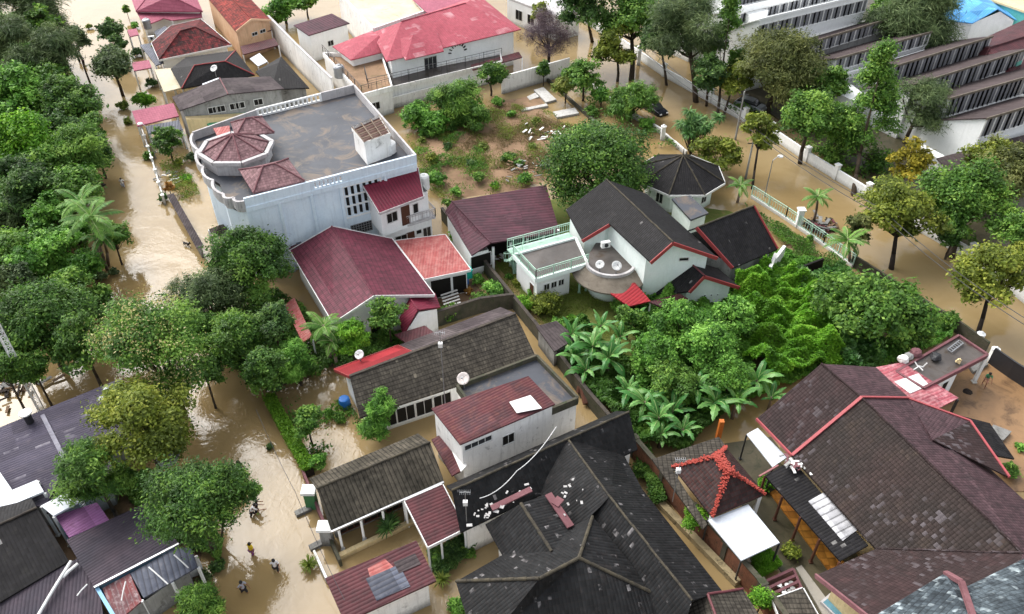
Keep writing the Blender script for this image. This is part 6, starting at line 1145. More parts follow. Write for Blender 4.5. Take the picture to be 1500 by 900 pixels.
T('dome', 876, 250, 72, 9.5, 'large perfectly rounded dense mango tree above the black roof', 'deep', over=dict(lobes=80, ls=.3, hr=.9, cl=.16, dens=3.0, tight=1)); T('loose', 958, 262, 14, 3.0, 'yellowish shrub between mango tree and gazebo', 'yel', cat='shrub', name='shrub')
palm(1198, 288, 4.2, 1.9, 'young coconut palm standing in the flooded road', n=13, base=(1192, 325), group='coconut palms in the flood')
palm(1242, 352, 4.0, 2.4, 'ragged coconut palm beside the green railing', n=11, base=(1245, 385), group='coconut palms in the flood'); palm(1085, 272, 2.2, 1.7, 'low palm inside the railing fence near the gazebo', n=12, cat='palm')
palm(132, 318, 8.0, 3.0, 'tall coconut palm leaning by the street among park trees', n=15, base=(145, 395), group='coconut palms of the park'); palm(118, 296, 8.0, 2.6, 'second coconut palm behind the leaning one', n=13, group='coconut palms of the park'); palm(150, 345, 5.5, 2.2, 'shorter coconut palm nearest the street water', n=12, base=(158, 388), group='coconut palms of the park')
# garden of the white house
for x, y, r, m_, lab in [(800, 446, 20, 'yel', 'yellow-green shrub on the lawn by the railed terrace'), (768, 448, 13, 'lime', 'bright grassy shrub at the lawn edge'), (782, 432, 10, 'vivid', 'small bright shrub at the outbuilding foot'), (720, 428, 16, 'vivid', 'green shrub beside the teal crate carport'), (700, 410, 9, 'vivid', 'small bright shrub under the salmon carport edge'), (706, 440, 12, 'mid', 'round mid-green shrub by the mossy boundary wall'), (688, 427, 6, 'oran', 'little orange croton shrub by the carport'), (655, 458, 14, 'mid', 'blue-green shrub behind the small porch'), (668, 346, 10, 'lime', 'lime shrub growing out of the wall by the plum shed'), (840, 470, 9, 'lime', 'small round lime shrub near the banana plants'), (818, 474, 9, 'vivid', 'second small shrub near the banana plants'), (912, 446, 15, 'vivid', 'bushy bright shrub below the red canopy'), (852, 418, 5, 'vivid', 'thin shrub in front of the terrace door'), (745, 405, 5, 'vivid', 'tiny shrub at the spiral stair'), (758, 415, 6, 'yel', 'little yellowish shrub at the outbuilding corner'),
    (1186, 352, 7, 'mid', 'round clipped shrub inside the railing fence'), (960, 728, 12, 'deep', 'dark green shrub in the gap beside the black roof'), (942, 690, 14, 'deep', 'leafy dark shrub between black roof and brick wall'), (1018, 765, 20, 'lime', 'brilliant lime shrub hanging over the brick wall'), (1159, 810, 12, 'yel', 'clipped yellow-green ball shrub in the side yard'), (1116, 882, 17, 'lime', 'bright lime shrub at the bottom behind the brick wall'), (1120, 710, 11, 'lime', 'lime shrub at the corner of the pink beam'), (670, 893, 15, 'vivid', 'bright shrub at the bottom beside the black roof'), (1385, 470, 17, 'mid', 'small round tree by the flooded road wall'), (1140, 705, 6, 'vivid', 'tiny shrub beside the lime one in side yard'), (640, 815, 10, 'mid', 'dark leafy shrub beside the maroon canopy'), (662, 805, 11, 'dark', 'purplish dark shrub in the flooded yard'), (685, 808, 10, 'mid', 'tall thin shrub under the wire mast'), (647, 846, 8, 'dark', 'spiky small dark shrub standing in yard water'), (500, 612, 8, 'mid', 'small shrub beside the blue barrel'), (480, 606, 7, 'vivid', 'small bright plant in the flooded front yard'), (395, 655, 5, 'dark', 'scrap of dark weed at the hedge foot'), (318, 830, 10, 'dark', 'scrubby shrub around the mango foot'), (300, 846, 9, 'grey', 'greyish shrub at the foot of the white panel'), (146, 406, 9, 'grey', 'silvery bush at the palm feet'), (166, 400, 6, 'grey', 'small silvery bush by the street'), (1440, 672, 9, 'grey', 'stone-grey bush inside the courtyard planter'), (1495, 655, 7, 'vivid', 'green bush at the right edge of the courtyard'), (1480, 690, 12, 'mid', 'low plants at the villa corner')]:
    bush(x, y, r*1.15, lab, m_, z0=0, H=2.6 if 'brilliant lime' in lab or 'bright lime' in lab else None)
straps(453, 828, .35, .75, 'round agave-like plant standing in the street water', 90, 'weed', .08, 'agave', 'plant', droop=1.2, r=.1, z0=-.3)
straps(572, 772, .9, .95, 'dark spiky dracaena in the yard by the mossy roof', 70, 'dark', .1, 'dracaena', 'plant', droop=1.6, heads=2, spread=.3)
straps(648, 850, .5, .7, 'small spiky plant in the yard water below the maroon canopy', 50, 'weed', .07, 'dracaena', 'plant', droop=1.4)
# hedge
def hedge(name, lab, pix, w_, h, mats):
    pts = [P(x, y, 0) for x, y in pix]; rs = np.random.RandomState(3); C = []
    for a, c in zip(pts[:-1], pts[1:]):
        L = (c-a).length; n = int(L*900); t_ = rs.rand(n); d = np.array((c-a).normalized()); s = np.array([d[1], -d[0], 0]); C.append(np.array(a)+np.outer(t_*L, d)+np.outer((rs.rand(n)-.5)*w_, s)+np.outer(.1+rs.rand(n)**.5*h, [0, 0, 1]))
    C = np.concatenate(C); me = leaves_mesh('foliage', C, np.array([0, 0, .8])+rs.randn(len(C), 3)*.6, .5+rs.randn(len(C))*.2, .16, .6, rs); me.materials.append(L_[mats]); t = thing(name, lab, 'hedge', pts[0]); attach(me, 'foliage', t); m = M()
    for a, c in zip(pts[:-1], pts[1:]): m.beam(a+V3((0, 0, .35)), c+V3((0, 0, .35)), w_*.6, .7)
    m.build('stems', BARKD, t)
hedge('hedge', 'clipped bright green hedge along the flooded street', [(396, 590), (424, 642), (456, 698)], 1.0, 1.15, 'hedg')
cover('undergrowth', 'dark broad-leaved undergrowth between mossy wall and banana plants', [(795, 500), (850, 478), (945, 560), (1060, 610), (1000, 665), (958, 665), (925, 655), (858, 575)], 'deep', 24000, .4, .1, .4, .9, 41, .5, 'undergrowth', .15)
cover('undergrowth', 'thick bright undergrowth filling the park between the trees', [(-80, 40), (70, 30), (120, 140), (135, 260), (120, 330), (150, 420), (100, 470), (-80, 520)], 'mid', 60000, .42, .3, .8, 1.6, 42, .5, 'undergrowth', .1, .0)
cover('undergrowth', 'dark undergrowth under the leaning mango and yellow tree', [(150, 690), (230, 700), (300, 760), (330, 800), (325, 830), (270, 800), (200, 745)], 'deep', 12000, .3, .1, .3, .7, 43, .5, 'undergrowth', .1)
cover('undergrowth', 'green shrubbery strip between magenta house and mossy wall', [(470, 500), (560, 480), (600, 500), (590, 515), (500, 545), (470, 530)], 'deep', 7000, .3, .1, .3, .6, 44, .5, 'undergrowth', .1)
cover('undergrowth', 'leafy growth along the foot of the street wall by the school', [(1050, 160), (1130, 195), (1270, 280), (1345, 330), (1430, 378), (1430, 366), (1345, 318), (1270, 268), (1130, 180), (1050, 148)], 'mid', 12000, .35, .1, .5, .8, 45, .5, 'undergrowth', .1, .1)
cover('undergrowth', 'weedy growth on the near bank of the flooded road', [(820, 95), (870, 130), (905, 160), (980, 205), (1000, 228), (960, 215), (880, 165), (820, 125)], 'mid', 7000, .3, .1, .3, .5, 46, .5, 'undergrowth', .2, .1)
cover('undergrowth', 'rank growth around the black roofed east wing', [(1040, 420), (1075, 395), (1145, 370), (1200, 395), (1150, 425), (1090, 435)], 'vivid', 12000, .34, .1, .4, .8, 47, .5, 'undergrowth', .1)
cover('water_weeds', 'half-drowned garden plants in the yard behind the hedge', [(410, 590), (500, 575), (530, 620), (500, 660), (455, 695)], 'mid', 2600, .26, .0, .35, .3, 48, .5, 'weeds', .4, .45)
cover('water_weeds', 'dark drowned plants in the yard by the maroon canopy', [(625, 815), (690, 780), (710, 800), (700, 830), (640, 850)], 'dark', 3500, .26, .0, .35, .4, 49, .4, 'weeds', .4, .1)
# the green tangle right of centre
CT = 'trees of the green tangle in the centre'
for x, y, r, H, m_, lab in [(1000, 478, 42, 6, 'vivid', 'bright leafy tree just below the white front wing'), (1040, 505, 46, 6, 'vivid', 'largest bright tree in the central tangle'), (962, 520, 34, 5, 'vivid', 'bright tree between two banana clumps'), (1070, 470, 36, 5.5, 'vivid', 'bright tree right of the front wing wall'), (985, 560, 36, 4.5, 'mid', 'mid-green tree above the middle banana plant'), (1065, 555, 38, 4.5, 'vivid', 'low bright tree above the right banana plant'), (922, 470, 24, 4, 'mid', 'smaller tree under the red canopy edge')]: T('vivid', x, y, r, H, lab, m_, group=CT, over=dict(lobes=24, ls=.28, hr=.75))
T('vivid', 1275, 455, 68, 6.5, 'wide layered fig-like tree beside the flooded road', 'mid', over=dict(mat='mid', lobes=38, ls=.24, leaf=1.5, hr=.55, dens=1.3)); T('vivid', 1338, 478, 40, 5, 'lower right part crown of the layered trees', 'mid', over=dict(lobes=20, leaf=1.5, hr=.6)); T('vivid', 1228, 430, 36, 4.5, 'upper left crown of the layered trees', 'mid', over=dict(lobes=20, leaf=1.4, hr=.6))
cover('creepers', 'brilliant yellow-green creepers smothering the mound', [(1070, 430), (1130, 405), (1190, 430), (1215, 500), (1245, 545), (1180, 552), (1130, 570), (1085, 540)], 'lime', 60000, .3, .5, .35, 1.9, 21, .5, 'creeper')
cover('creepers', 'darker broad-leaved creepers between mound and fig tree', [(1160, 415), (1230, 400), (1260, 470), (1290, 540), (1240, 560), (1200, 500)], 'pand', 22000, .5, .4, .4, 1.3, 22, .7, 'creeper'); cover('undergrowth', 'green undergrowth along the mound edge and fig tree foot', [(1060, 560), (1100, 590), (1180, 555), (1290, 545), (1390, 500), (1400, 470), (1300, 500), (1150, 540)], 'vivid', 16000, .32, .2, .3, .6, 23, .5, 'undergrowth')
cover('undergrowth', 'lush undergrowth between the central trees and wing', [(930, 450), (1080, 425), (1100, 560), (1060, 620), (930, 600)], 'vivid', 30000, .36, .2, .4, 1.2, 24, .5, 'undergrowth')
cover('grass', 'short wet lawn grass in the white house garden', [(700, 395), (750, 385), (790, 425), (880, 415), (905, 450), (930, 600), (860, 560), (760, 450)], 'weed', 26000, .14, .12, .12, .1, 25, .25, 'grass', .7, -.4); cover('grass', 'low weeds under the palms inside the railing', [(1090, 300), (1240, 390), (1190, 405), (1130, 345)], 'mid', 9000, .25, .2, .25, .3, 26, .3, 'grass', .5, .1)
cover('undergrowth', 'dark undergrowth beneath the park trees', [(-60, 60), (60, 20), (110, 150), (120, 250), (90, 300), (140, 380), (110, 430), (-60, 520)], 'dark', 34000, .4, .1, .4, .8, 27, .4, 'undergrowth', .2, .1); cover('undergrowth', 'mixed undergrowth between street and the magenta house', [(385, 425), (440, 450), (500, 530), (470, 560), (400, 580), (330, 530), (320, 450)], 'deep', 16000, .35, .1, .4, .8, 28, .4, 'undergrowth', .2); cover('undergrowth', 'ferny weeds in the narrow front garden', [(214, 205), (262, 195), (295, 290), (262, 300)], 'weed', 6000, .28, .1, .3, .4, 29, .3, 'weeds', .4, .2)
cover('grass', 'bright grass tuft bed under the white canopy', [(1095, 815), (1125, 805), (1145, 830), (1112, 850)], 'lime', 4200, .3, .3, .35, .2, 30, .15, 'grass', .9); cover('undergrowth', 'trailing plants in the gap beside the black roof', [(925, 660), (950, 655), (975, 740), (955, 745)], 'deep', 3500, .25, .1, .3, .6, 31, .5, 'undergrowth')
B_ = banana
B_(868, 510, 2.3, 3.0, 'tall banana plant with upright leaves left of the tangle', 13); B_(842, 522, 1.6, 2.4, 'lower banana plant at the left of the clump', 9); B_(908, 495, 2.0, 2.5, 'banana plant behind the tall upright one', 9); B_(838, 492, 1.9, 2.2, 'small banana plant near the lawn corner', 7); B_(930, 470, 1.6, 1.9, 'short banana plant under the red canopy', 7)
B_(945, 592, 1.9, 2.8, 'wide banana plant above the dark tiled roof end', 12); B_(985, 605, 1.5, 2.3, 'banana plant right of the wide one', 9); B_(1048, 592, 1.9, 2.9, 'big spreading banana plant by the pavilion roof', 12); B_(1108, 560, 1.7, 2.6, 'banana plant overhanging the villa roof edge', 10); B_(1130, 585, 1.2, 2.0, 'small banana plant at the villa roof corner', 7); B_(968, 640, 1.2, 1.9, 'low banana plant beside the brick wall head', 8)
B_(892, 528, 2.4, 2.8, 'upright banana plant between the tall one and the bright trees', 13); B_(858, 545, 1.5, 2.4, 'drooping banana plant hanging over the mossy wall', 10); B_(880, 480, 2.4, 2.2, 'banana plant at the back of the left clump', 9); B_(1020, 570, 2.3, 2.6, 'banana plant tucked above the big spreading one', 10); B_(1078, 590, 1.8, 2.5, 'banana plant between pavilion and villa roof', 10); B_(920, 575, 1.6, 2.3, 'banana plant left of the wide one', 9); B_(965, 615, 1.8, 2.5, 'banana plant in front of the wide one', 10); B_(1000, 632, 1.3, 2.0, 'small banana plant at the pavilion wall', 8)
# ---------------------------------------------------------------- vehicles, masts, lamps, rooftop gear
def car(lab, px, py, rz, z, col):
    c = P(px, py, 0); b = thing('car', lab, 'car', c); co, si = math.cos(rz), math.sin(rz)
    def X(x, y, zz): return V3((c.x+x*co-y*si, c.y+x*si+y*co, z+zz))
    def loft(secs, name, mat, smooth=True):
        m = M(); n = len(secs[0]); vs = [X(*p) for s_ in secs for p in s_]; fs = [(i*n+j, i*n+(j+1) % n, (i+1)*n+(j+1) % n, (i+1)*n+j) for i in range(len(secs)-1) for j in range(n)]+[tuple(range(n-1, -1, -1)), tuple(range((len(secs)-1)*n, len(secs)*n))]
        m.add(vs, fs); return m.build(name, mat, b, bevel=.04)
    def sec(x, w_, z0, z1): return [(x, -w_, z0), (x, w_, z0), (x, w_*1.03, (z0+z1)/2), (x, w_*.94, z1), (x, -w_*.94, z1), (x, -w_*1.03, (z0+z1)/2)]
    loft([sec(-2.15, .72, .35, .75), sec(-2.0, .84, .28, .95), sec(-1.2, .86, .25, 1.0), sec(1.0, .86, .25, .96), sec(1.8, .84, .28, .85), sec(2.1, .7, .35, .65)], 'body', col)
    loft([sec(-1.9, .7, .94, .98), sec(-1.35, .68, .95, 1.42), sec(-.2, .66, .95, 1.5), sec(.5, .66, .95, 1.42), sec(1.15, .72, .93, .97)], 'cabin', GLASS); loft([sec(-1.3, .6, 1.42, 1.46), sec(-.2, .6, 1.49, 1.54), sec(.45, .58, 1.42, 1.46)], 'car_roof', col)
    for x_ in (-1.3, 1.3):
        for s_ in (-1, 1): m = M(); m.tube(X(x_, s_*.7, .32), X(x_, s_*.88, .32), .32, n=16); m.build('wheel', IRON, b)
    for s_ in (-1, 1):
        m = M(); m.box(tuple(X(2.03, s_*.55, .66)), (.16, .3, .14), rz); m.build('headlight', WHITEP, b); m = M(); m.box(tuple(X(-2.08, s_*.6, .78)), (.12, .26, .16), rz); m.build('tail_light', REDP, b)
car('black car standing in floodwater beside the spreading tree', 958, 162, math.radians(-58), -.35, plain('car_paint_black', (.012, .014, .02, 1), .2, .6))
car('silver car parked behind the white street wall under trees', 1098, 162, math.radians(-40), .15, plain('car_paint_silver', S(165, 170, 178), .3, .6, .4))
def mast(lab, base, z0, H, w0):
    q = P(*base, z0); b = thing('lattice_mast', lab, 'mast', V3((q.x, q.y, 0))); cs = [V3((math.cos(a), math.sin(a), 0)) for a in (0.5, 2.6, 4.7)]; m = M(); m2 = M(); o_ = V3((q.x, q.y, 0)); n = int(H/.5)
    for c in cs: m.tube(o_+c*w0, o_+c*w0+V3((0, 0, H)), .05, n=6)
    for i in range(n):
        z = i*.5
        for k in range(3): a, c = cs[k], cs[(k+1) % 3]; m2.tube(o_+a*w0+V3((0, 0, z)), o_+c*w0+V3((0, 0, z+.5)), .02, n=4); m2.tube(o_+a*w0+V3((0, 0, z)), o_+c*w0+V3((0, 0, z)), .025, n=4)
    m.build('mast_leg', WHITEP, b); m2.build('lattice', WHITEP, b)
mast('tall thin lattice radio mast behind the purple-grey roof', (60, 602), 0, 26, .27)
def pole_lamp(lab, x, y, H, rz, arm=1.2):
    q = P(x, y, 0); b = thing('street_lamp', lab, 'street lamp', q); m = M(); m.tube(q, q+V3((0, 0, H)), .08, .05, 8); m.build('pole', METAL, b); e = q+V3((math.cos(rz)*arm, math.sin(rz)*arm, H+.25)); m = M(); m.path([q+V3((0, 0, H)), q.lerp(e, .5)+V3((0, 0, H*.5+.1)), e], .04); m.build('arm', METAL, b); m = M(); m.lathe((e.x, e.y, e.z-.14), [(.08, .16), (.3, .1), (.34, 0), (.2, -.06)], 12); m.build('lamp_head', WHITEP, b)
pole_lamp('street lamp with white head standing in the flooded road', 1120, 288, 4.6, .6); pole_lamp('street lamp with white head beside the dark garden tree', 228, 232, 4.2, 2.6, 1.0)
for lab, x, y, h_ in (('grey telegraph pole with cables in the flooded road', 1077, 205, 6.5), ('thin telegraph pole between the gazebo and the road', 1092, 262, 5.0), ('short timber pole in the lot near the purple tree', 797, 32, 3.5)):
    q = P(x, y); b = thing('utility_pole', lab, 'utility pole', q); m = M(); m.tube(q-V3((0, 0, .2)), q+V3((0, 0, h_)), .14, .09, 8); m.build('pole', WG, b); m = M(); m.beam(q+V3((-.6, 0, h_-.4)), q+V3((.6, 0, h_-.4)), .09); m.build('cross_arm', IRON, b)
def wire(lab, pts, r=.02, sag=.6, mat=None):
    b = None; m = M()
    for a, c in zip(pts[:-1], pts[1:]): q = [a.lerp(c, i/14)-V3((0, 0, sag*4*(i/14)*(1-i/14))) for i in range(15)]; m.path(q, r, 5)
    o = m.build('overhead_cable', mat or IRON, None); tag(o, lab, 'cable', 'overhead cables')
wire('upper overhead cable crossing the flooded road water', [P(940, 60, 6.3), P(1077, 165, 6.3), P(1290, 305, 6.3), P(1540, 490, 6.3)], .035); wire('lower overhead cable crossing the flooded road water', [P(940, 72, 5.9), P(1077, 172, 5.9), P(1290, 315, 5.9), P(1540, 500, 5.9)], .035)
wire('thin cable over the lower left flooded street', [P(375, 600, 5), P(432, 720, 5), P(505, 880, 5)], .018); wire('white cable looping down over the black flaked roof', [P(815, 625, 6), P(757, 690, 5.4), P(703, 730, 5.5)], .03, .5, WHITEP)
def antenna(lab, x, y, z0, H, lean=0):
    q = P(x, y, z0); b = thing('tv_antenna', lab, 'antenna', q); m = M(); m.tube(q, q+V3((lean, 0, H)), .035, .025, 6); m.build('pole', METAL, b); t = q+V3((lean, 0, H-.1)); m = M(); m.beam(t-V3((.35, 0, 0)), t+V3((.35, 0, 0)), .025)
    for i in range(6): p = t+V3((-.33+i*.13, 0, 0)); m.tube(p-V3((0, .2, 0)), p+V3((0, .2, 0)), .012, n=4)
    m.build('antenna_array', METAL, b); m = M(); m.box((t.x-.02, t.y, t.z-1.1), (.3, .25, .35)); m.build('junction_box', WHITEP, b)
antenna('tall white television antenna over the grey-brown tiled house', 652, 592, 5.3, 7.0, .0); antenna('thin aerial pole on the black flaked roof front', 684, 770, 2.9, 3.6); antenna('slim aerial pole by the pavilion and brick wall', 985, 735, 2.5, 4.5)
def dish(lab, x, y, z, r, col=None, az=2.2, grp='satellite dishes'):
    q = P(x, y, z); b = thing('satellite_dish', lab, 'satellite dish', V3((q.x, q.y, z-1.1)), grp); m = M(); m.tube((q.x, q.y, z-1.1), (q.x, q.y, z), .05, n=8); m.build('mount', METAL, b); d = V3((math.cos(az)*.35, -.55, .75)).normalized(); u = d.cross(V3((0, 0, 1))).normalized(); v = u.cross(d); m = M(); n = 20; vs = [tuple(q-d*.02)]; fs = []
    for k, rr in enumerate((.35, .7, 1)): vs += [tuple(q+d*(.28*r*rr*rr)+(u*math.cos(6.2832*i/n)+v*math.sin(6.2832*i/n))*r*rr) for i in range(n)]
    fs += [(0, 1+i, 1+(i+1) % n) for i in range(n)]
    for k in (0, 1): fs += [(1+k*n+i, 1+(k+1)*n+i, 1+(k+1)*n+(i+1) % n, 1+k*n+(i+1) % n) for i in range(n)]
    m.add(vs, fs); o = m.build('dish', col or WHITEP, b, smooth=True); md = o.modifiers.new('solid', 'SOLIDIFY'); md.thickness = .03; m = M(); f = q+d*r*.9
    for i in (0, 7, 13): m.tube(q+d*.28*r+(u*math.cos(6.2832*i/n)+v*math.sin(6.2832*i/n))*r, f, .015, n=4)
    m.box(tuple(f), (.12, .12, .12)); m.build('feed_arm', METAL, b)
dish('white dish left of its pair on the rounded terrace', 879, 388, 4.0, .42); dish('white dish right of its pair on the rounded terrace', 903, 390, 4.0, .48, az=1.2); dish('white dish at the edge of the grey-brown tiled roof', 679, 555, 4.9, .5, plain('dish_cream', S(215, 205, 200), .4)); dish('dark mesh dish behind the yellow-green tree', 249, 666, 4.6, .95, FRAMEG); dish('pale dish on the black hip roof with red ridges', 314, 101, 5.6, .5); dish('small white dish beside the lime weeping tree', 527, 520, 4.0, .4)
def tank(lab, x, y, z, r, h, col=None): q = P(x, y, z); b = thing('water_tank', lab, 'water tank', q, 'water tanks'); m = M(); m.lathe(q, [(r*.94, 0), (r, .06), (r*.97, h*.3), (r, h*.33), (r*.97, h*.6), (r, h*.63), (r, h*.85), (r*.8, h*.95), (r*.3, h), (r*.28, h+.08)], 18); m.build('tank_body', col or WHITEP, b, smooth=False)
tank('white round tank on the flat roof corner, farther one', 562, 215, 8.4, .75, 1.2); tank('white round tank on the flat roof corner, nearer one', 570, 223, 8.4, .75, 1.2); tank('white tank beside the cream balcony house roof', 622, 276, 5.6, .55, 1.6); tank('ribbed steel tank on the villa service block', 498, 113, 3.2, .75, 1.7, METAL); tank('steel tank between the rose roof and grey canopy', 217, 42, 3.2, .6, 1.5, METAL)
def simple(name, lab, cat, parts, base, group=None):
    b = thing(name, lab, cat, base, group)
    for n_, mt, f in parts: m = M(); f(m); m.build(n_, mt, b)
    return b
q = P(1403, 506, 3.2); simple('ladder', 'white aluminium ladder lying on the dirty flat roof', 'ladder', [('rail', METAL, lambda m: (m.beam(P(1388, 512, 3.3), P(1405, 499, 3.3), .09), m.beam(P(1394, 516, 3.3), P(1411, 503, 3.3), .09))), ('rung', METAL, lambda m: [m.beam(P(1388, 512, 3.3).lerp(P(1405, 499, 3.3), i/6), P(1394, 516, 3.3).lerp(P(1411, 503, 3.3), i/6), .07) for i in range(7)])], q)
q = P(1348, 535, 3.2); simple('bed_frame', 'white bent metal frame left on the dirty flat roof', 'metal frame', [('frame_tube', WHITEP, lambda m: (m.path([P(1340, 530, 3.6), P(1344, 536, 3.4), P(1352, 538, 3.3), P(1358, 532, 3.8)], .05), m.path([P(1338, 542, 3.3), P(1346, 537, 3.4), P(1352, 543, 3.3)], .05)))], q)
for i, (x, y, s_, lab, mt) in enumerate([(1322, 528, .7, 'cluttered white sack on the parapet of the flat roof', WD), (1330, 524, .6, 'grey bundle on the flat roof parapet', WG), (1370, 525, .7, 'dark tyre-like heap on the dirty flat roof', IRON), (1404, 530, .35, 'pale stone on the flat roof edge', WC), (1340, 519, .8, 'faded pink sheet roll on the flat roof parapet', PINKP)]):
    q = P(x, y, 3.3); rr = random.Random(i); b = thing('rooftop_junk', lab, 'junk', q); m = M(); m.lathe(q, [(s_*.5, -.1), (s_*.62, .1), (s_*.5, .35*s_+.1), (s_*.2, .5*s_+.1)], 9); m.v = [(a+rr.uniform(-.08, .08), c+rr.uniform(-.08, .08), z) for a, c, z in m.v]; m.build('bundle', mt, b)
def pile(name, lab, cat, x, y, z, n, sz, mats, sp, seed):
    rr = random.Random(seed); q = P(x, y, z); b = thing(name, lab, cat, q); groups = {}
    for i in range(n):
        mt = rr.choice(mats); m = groups.setdefault(mt.name, (mt, M()))[1]; a = rr.random()*6.28; p = q+V3((rr.gauss(0, sp), rr.gauss(0, sp*.8), rr.random()*.35*sp)); l = sz*rr.uniform(.4, 1.3); d = V3((math.cos(a), math.sin(a), rr.uniform(-.15, .25)))*l; m.beam(p-d/2, p+d/2, sz*rr.uniform(.1, .35), .08)
    for k, (mt, m) in groups.items(): m.build('debris', mt, b)['kind'] = 'stuff'
pile('debris_heap', 'heap of broken timber and mud beside the young coconut palm', 'debris heap', 1200, 332, .15, 60, 1.1, [SOIL, BARKD, MAROONP, WG], .9, 3); pile('debris_heap', 'heap of stones and scrap at the left edge below the mango', 'debris heap', 12, 570, .1, 50, .9, [SOIL, WG, BARKD], 1.3, 4); pile('debris_heap', 'scatter of pale boards in the narrow front garden', 'debris heap', 256, 262, .2, 22, .9, [WD, WC, WG], 1.1, 5); pile('debris_heap', 'rubble and planks on the vacant lot right side', 'debris heap', 812, 200, .3, 70, .8, [WD, SOILR, WG], 1.8, 6); pile('debris_heap', 'grey rubble heap in the middle of the vacant lot', 'debris heap', 765, 250, .3, 60, .7, [SOILR, WG, SOIL], 1.6, 7); pile('debris_heap', 'broken roof boards on the lean-to beside the villa', 'debris heap', 1163, 681, 3.5, 26, .6, [WD, PINKP, WG], .55, 8); pile('debris_heap', 'clutter of wood under the plum shed front', 'debris heap', 716, 382, .4, 30, .8, [WD, FBROWN], .8, 9); pile('debris_heap', 'stacked pots and scrap beneath the galvanised lean-to', 'debris heap', 232, 838, .3, 40, .6, [TEAL, WG, FBROWN, IRON], 1.3, 10)
for lab, pix, mt in (('white concrete slab lying on the flooded lot, larger one', [(782, 132), (796, 128), (815, 146), (800, 150)], WD), ('white concrete slab lying on the flooded lot, by the small weeds', [(810, 164), (842, 158), (848, 166), (816, 172)], WD), ('long thin white slab edge across the flooded lot', [(762, 160), (800, 152), (803, 155), (764, 163)], WD), ('pale slab beside the rounded mango', [(817, 203), (852, 191), (855, 197), (820, 209)], WD), ('small round pale slab near the larger white slab', [(772, 142), (784, 136), (790, 142), (776, 147)], WD)):
    q = P(*pix[0], .2); b = thing('concrete_slab', lab, 'slab', q); m = M(); m.prism([tuple(P(x, y, .28).xy) for x, y in pix], -.1, .3); m.build('slab_block', mt, b)
q = P(1420, 570); tag(simple('orange_pavement', 'strip of orange floor tiles beside the lean-to', 'tiled floor', [('tile_floor', roofmat('orange_tile', S(172, 118, 48), S(155, 100, 40), S(90, 62, 28), .3, 'tile', .55, .55, .5, .5, bump=.2), lambda m: m.prism([tuple(P(x, y, .2).xy) for x, y in ((1128, 722), (1142, 712), (1240, 828), (1216, 838))], -.1, .2))], q), kind='structure')
q = P(1190, 860); simple('concrete_walk', 'smooth grey concrete ramp in the side yard', 'ramp', [('ramp_slab', CONCP, lambda m: m.prism([tuple(P(x, y, .15).xy) for x, y in ((1166, 832), (1174, 828), (1232, 905), (1212, 912))], -.1, .15))], q); q = P(1220, 890); simple('garden_pool', 'small blue tiled pool beside the villa eave', 'pool', [('pool_rim', PARA, lambda m: m.prism([tuple(P(x, y, .4).xy) for x, y in ((1202, 881), (1216, 869), (1262, 912), (1245, 925))], -.1, .4)), ('pool_water', plain('pool_blue', S(95, 140, 155), .15), lambda m: m.prism([tuple(P(x, y, .45).xy) for x, y in ((1206, 882), (1217, 873), (1256, 912), (1245, 920))], .3, .43))], q)
q = P(1130, 850); simple('shelf_rack', 'rusty rack of flower pots at the side yard end', 'rack', [('rack_frame', PINKP, lambda m: [m.beam(P(1108+i*2, 858+i*11, .9), P(1162+i*4, 834+i*9, .9), .18, .12) for i in range(4)]+[m.beam(P(1108, 858, .9), P(1116, 892, .9), .15), m.beam(P(1162, 834, .9), P(1174, 862, .9), .15)]), ('rack_base', FBROWN, lambda m: m.prism([tuple(P(x, y, .5).xy) for x, y in ((1110, 858), (1162, 836), (1172, 860), (1120, 888))], 0, .6))], q)
b = H_('low dark ribbed shed roof at the bottom of the side yard', 1170, 890, 'shed', 'shed'); V = spec('a 1132 878 2.0; b 1150 925 1.9; c 1200 905 1.9; d 1176 862 2.0'); roof(b, V, 'a b c d', R_GRY, fascia=WHITEP); walls(b, V, 'a b c d', WG, .15)
for i, (x, y) in enumerate([(1146, 866), (1152, 861), (1158, 858), (1148, 872), (1160, 866), (1140, 860), (1156, 870)]):
    q = P(x, y, .65); b = thing('flower_pot', 'small white pot on the rusty rack', 'flower pot', q, 'white pots on the rusty rack'); m = M(); m.lathe(q, [(.1, 0), (.16, .25), (.18, .28)], 10); m.build('pot_body', WHITEP if i % 2 else WG, b)
for x, y, lab in ((645, 428, 'upper'), (650, 436, 'lower')): pass
q = P(640, 432); simple('slatted_bench', 'row of pale wooden slats laid in front of the carport', 'slatted rack', [('slat', WD, lambda m: [m.beam(P(646+i*1.2, 433+i*4.5, .6), P(670+i*1.2, 425+i*4.5, .6), .16, .08) for i in range(5)]), ('rack_leg', WD, lambda m: [m.beam(P(646+i*6, 433+i*9-(12 if k else 0)*0, .0)+V3((k*2.4, k*.4, 0)), P(646+i*6, 433+i*9, .6)+V3((k*2.4, k*.4, 0)), .08) for i in (0, 1) for k in (0, 1)])], q)
q = P(681, 414); simple('plastic_crate', 'teal plastic tarpaulin bundle beside the salmon carport', 'crate', [('crate_body', TEAL, lambda m: m.box((q.x, q.y, 1.1), (1.3, .9, .9), .4)), ('crate_rim', TEAL, lambda m: m.box((q.x, q.y, 1.58), (1.4, 1.0, .1), .4)), ('crate_base', BLUEP, lambda m: m.box((q.x, q.y-.3, .35), (.7, .5, .7), .4))], q)
q = P(506, 596); b = thing('barrel', 'blue plastic barrel at the corner of the tiled house', 'barrel', q); m = M(); m.lathe(q, [(.42, 0), (.46, .3), (.48, .6), (.42, .95), (.3, 1.0)], 16); m.build('barrel_body', BLUEP, b)
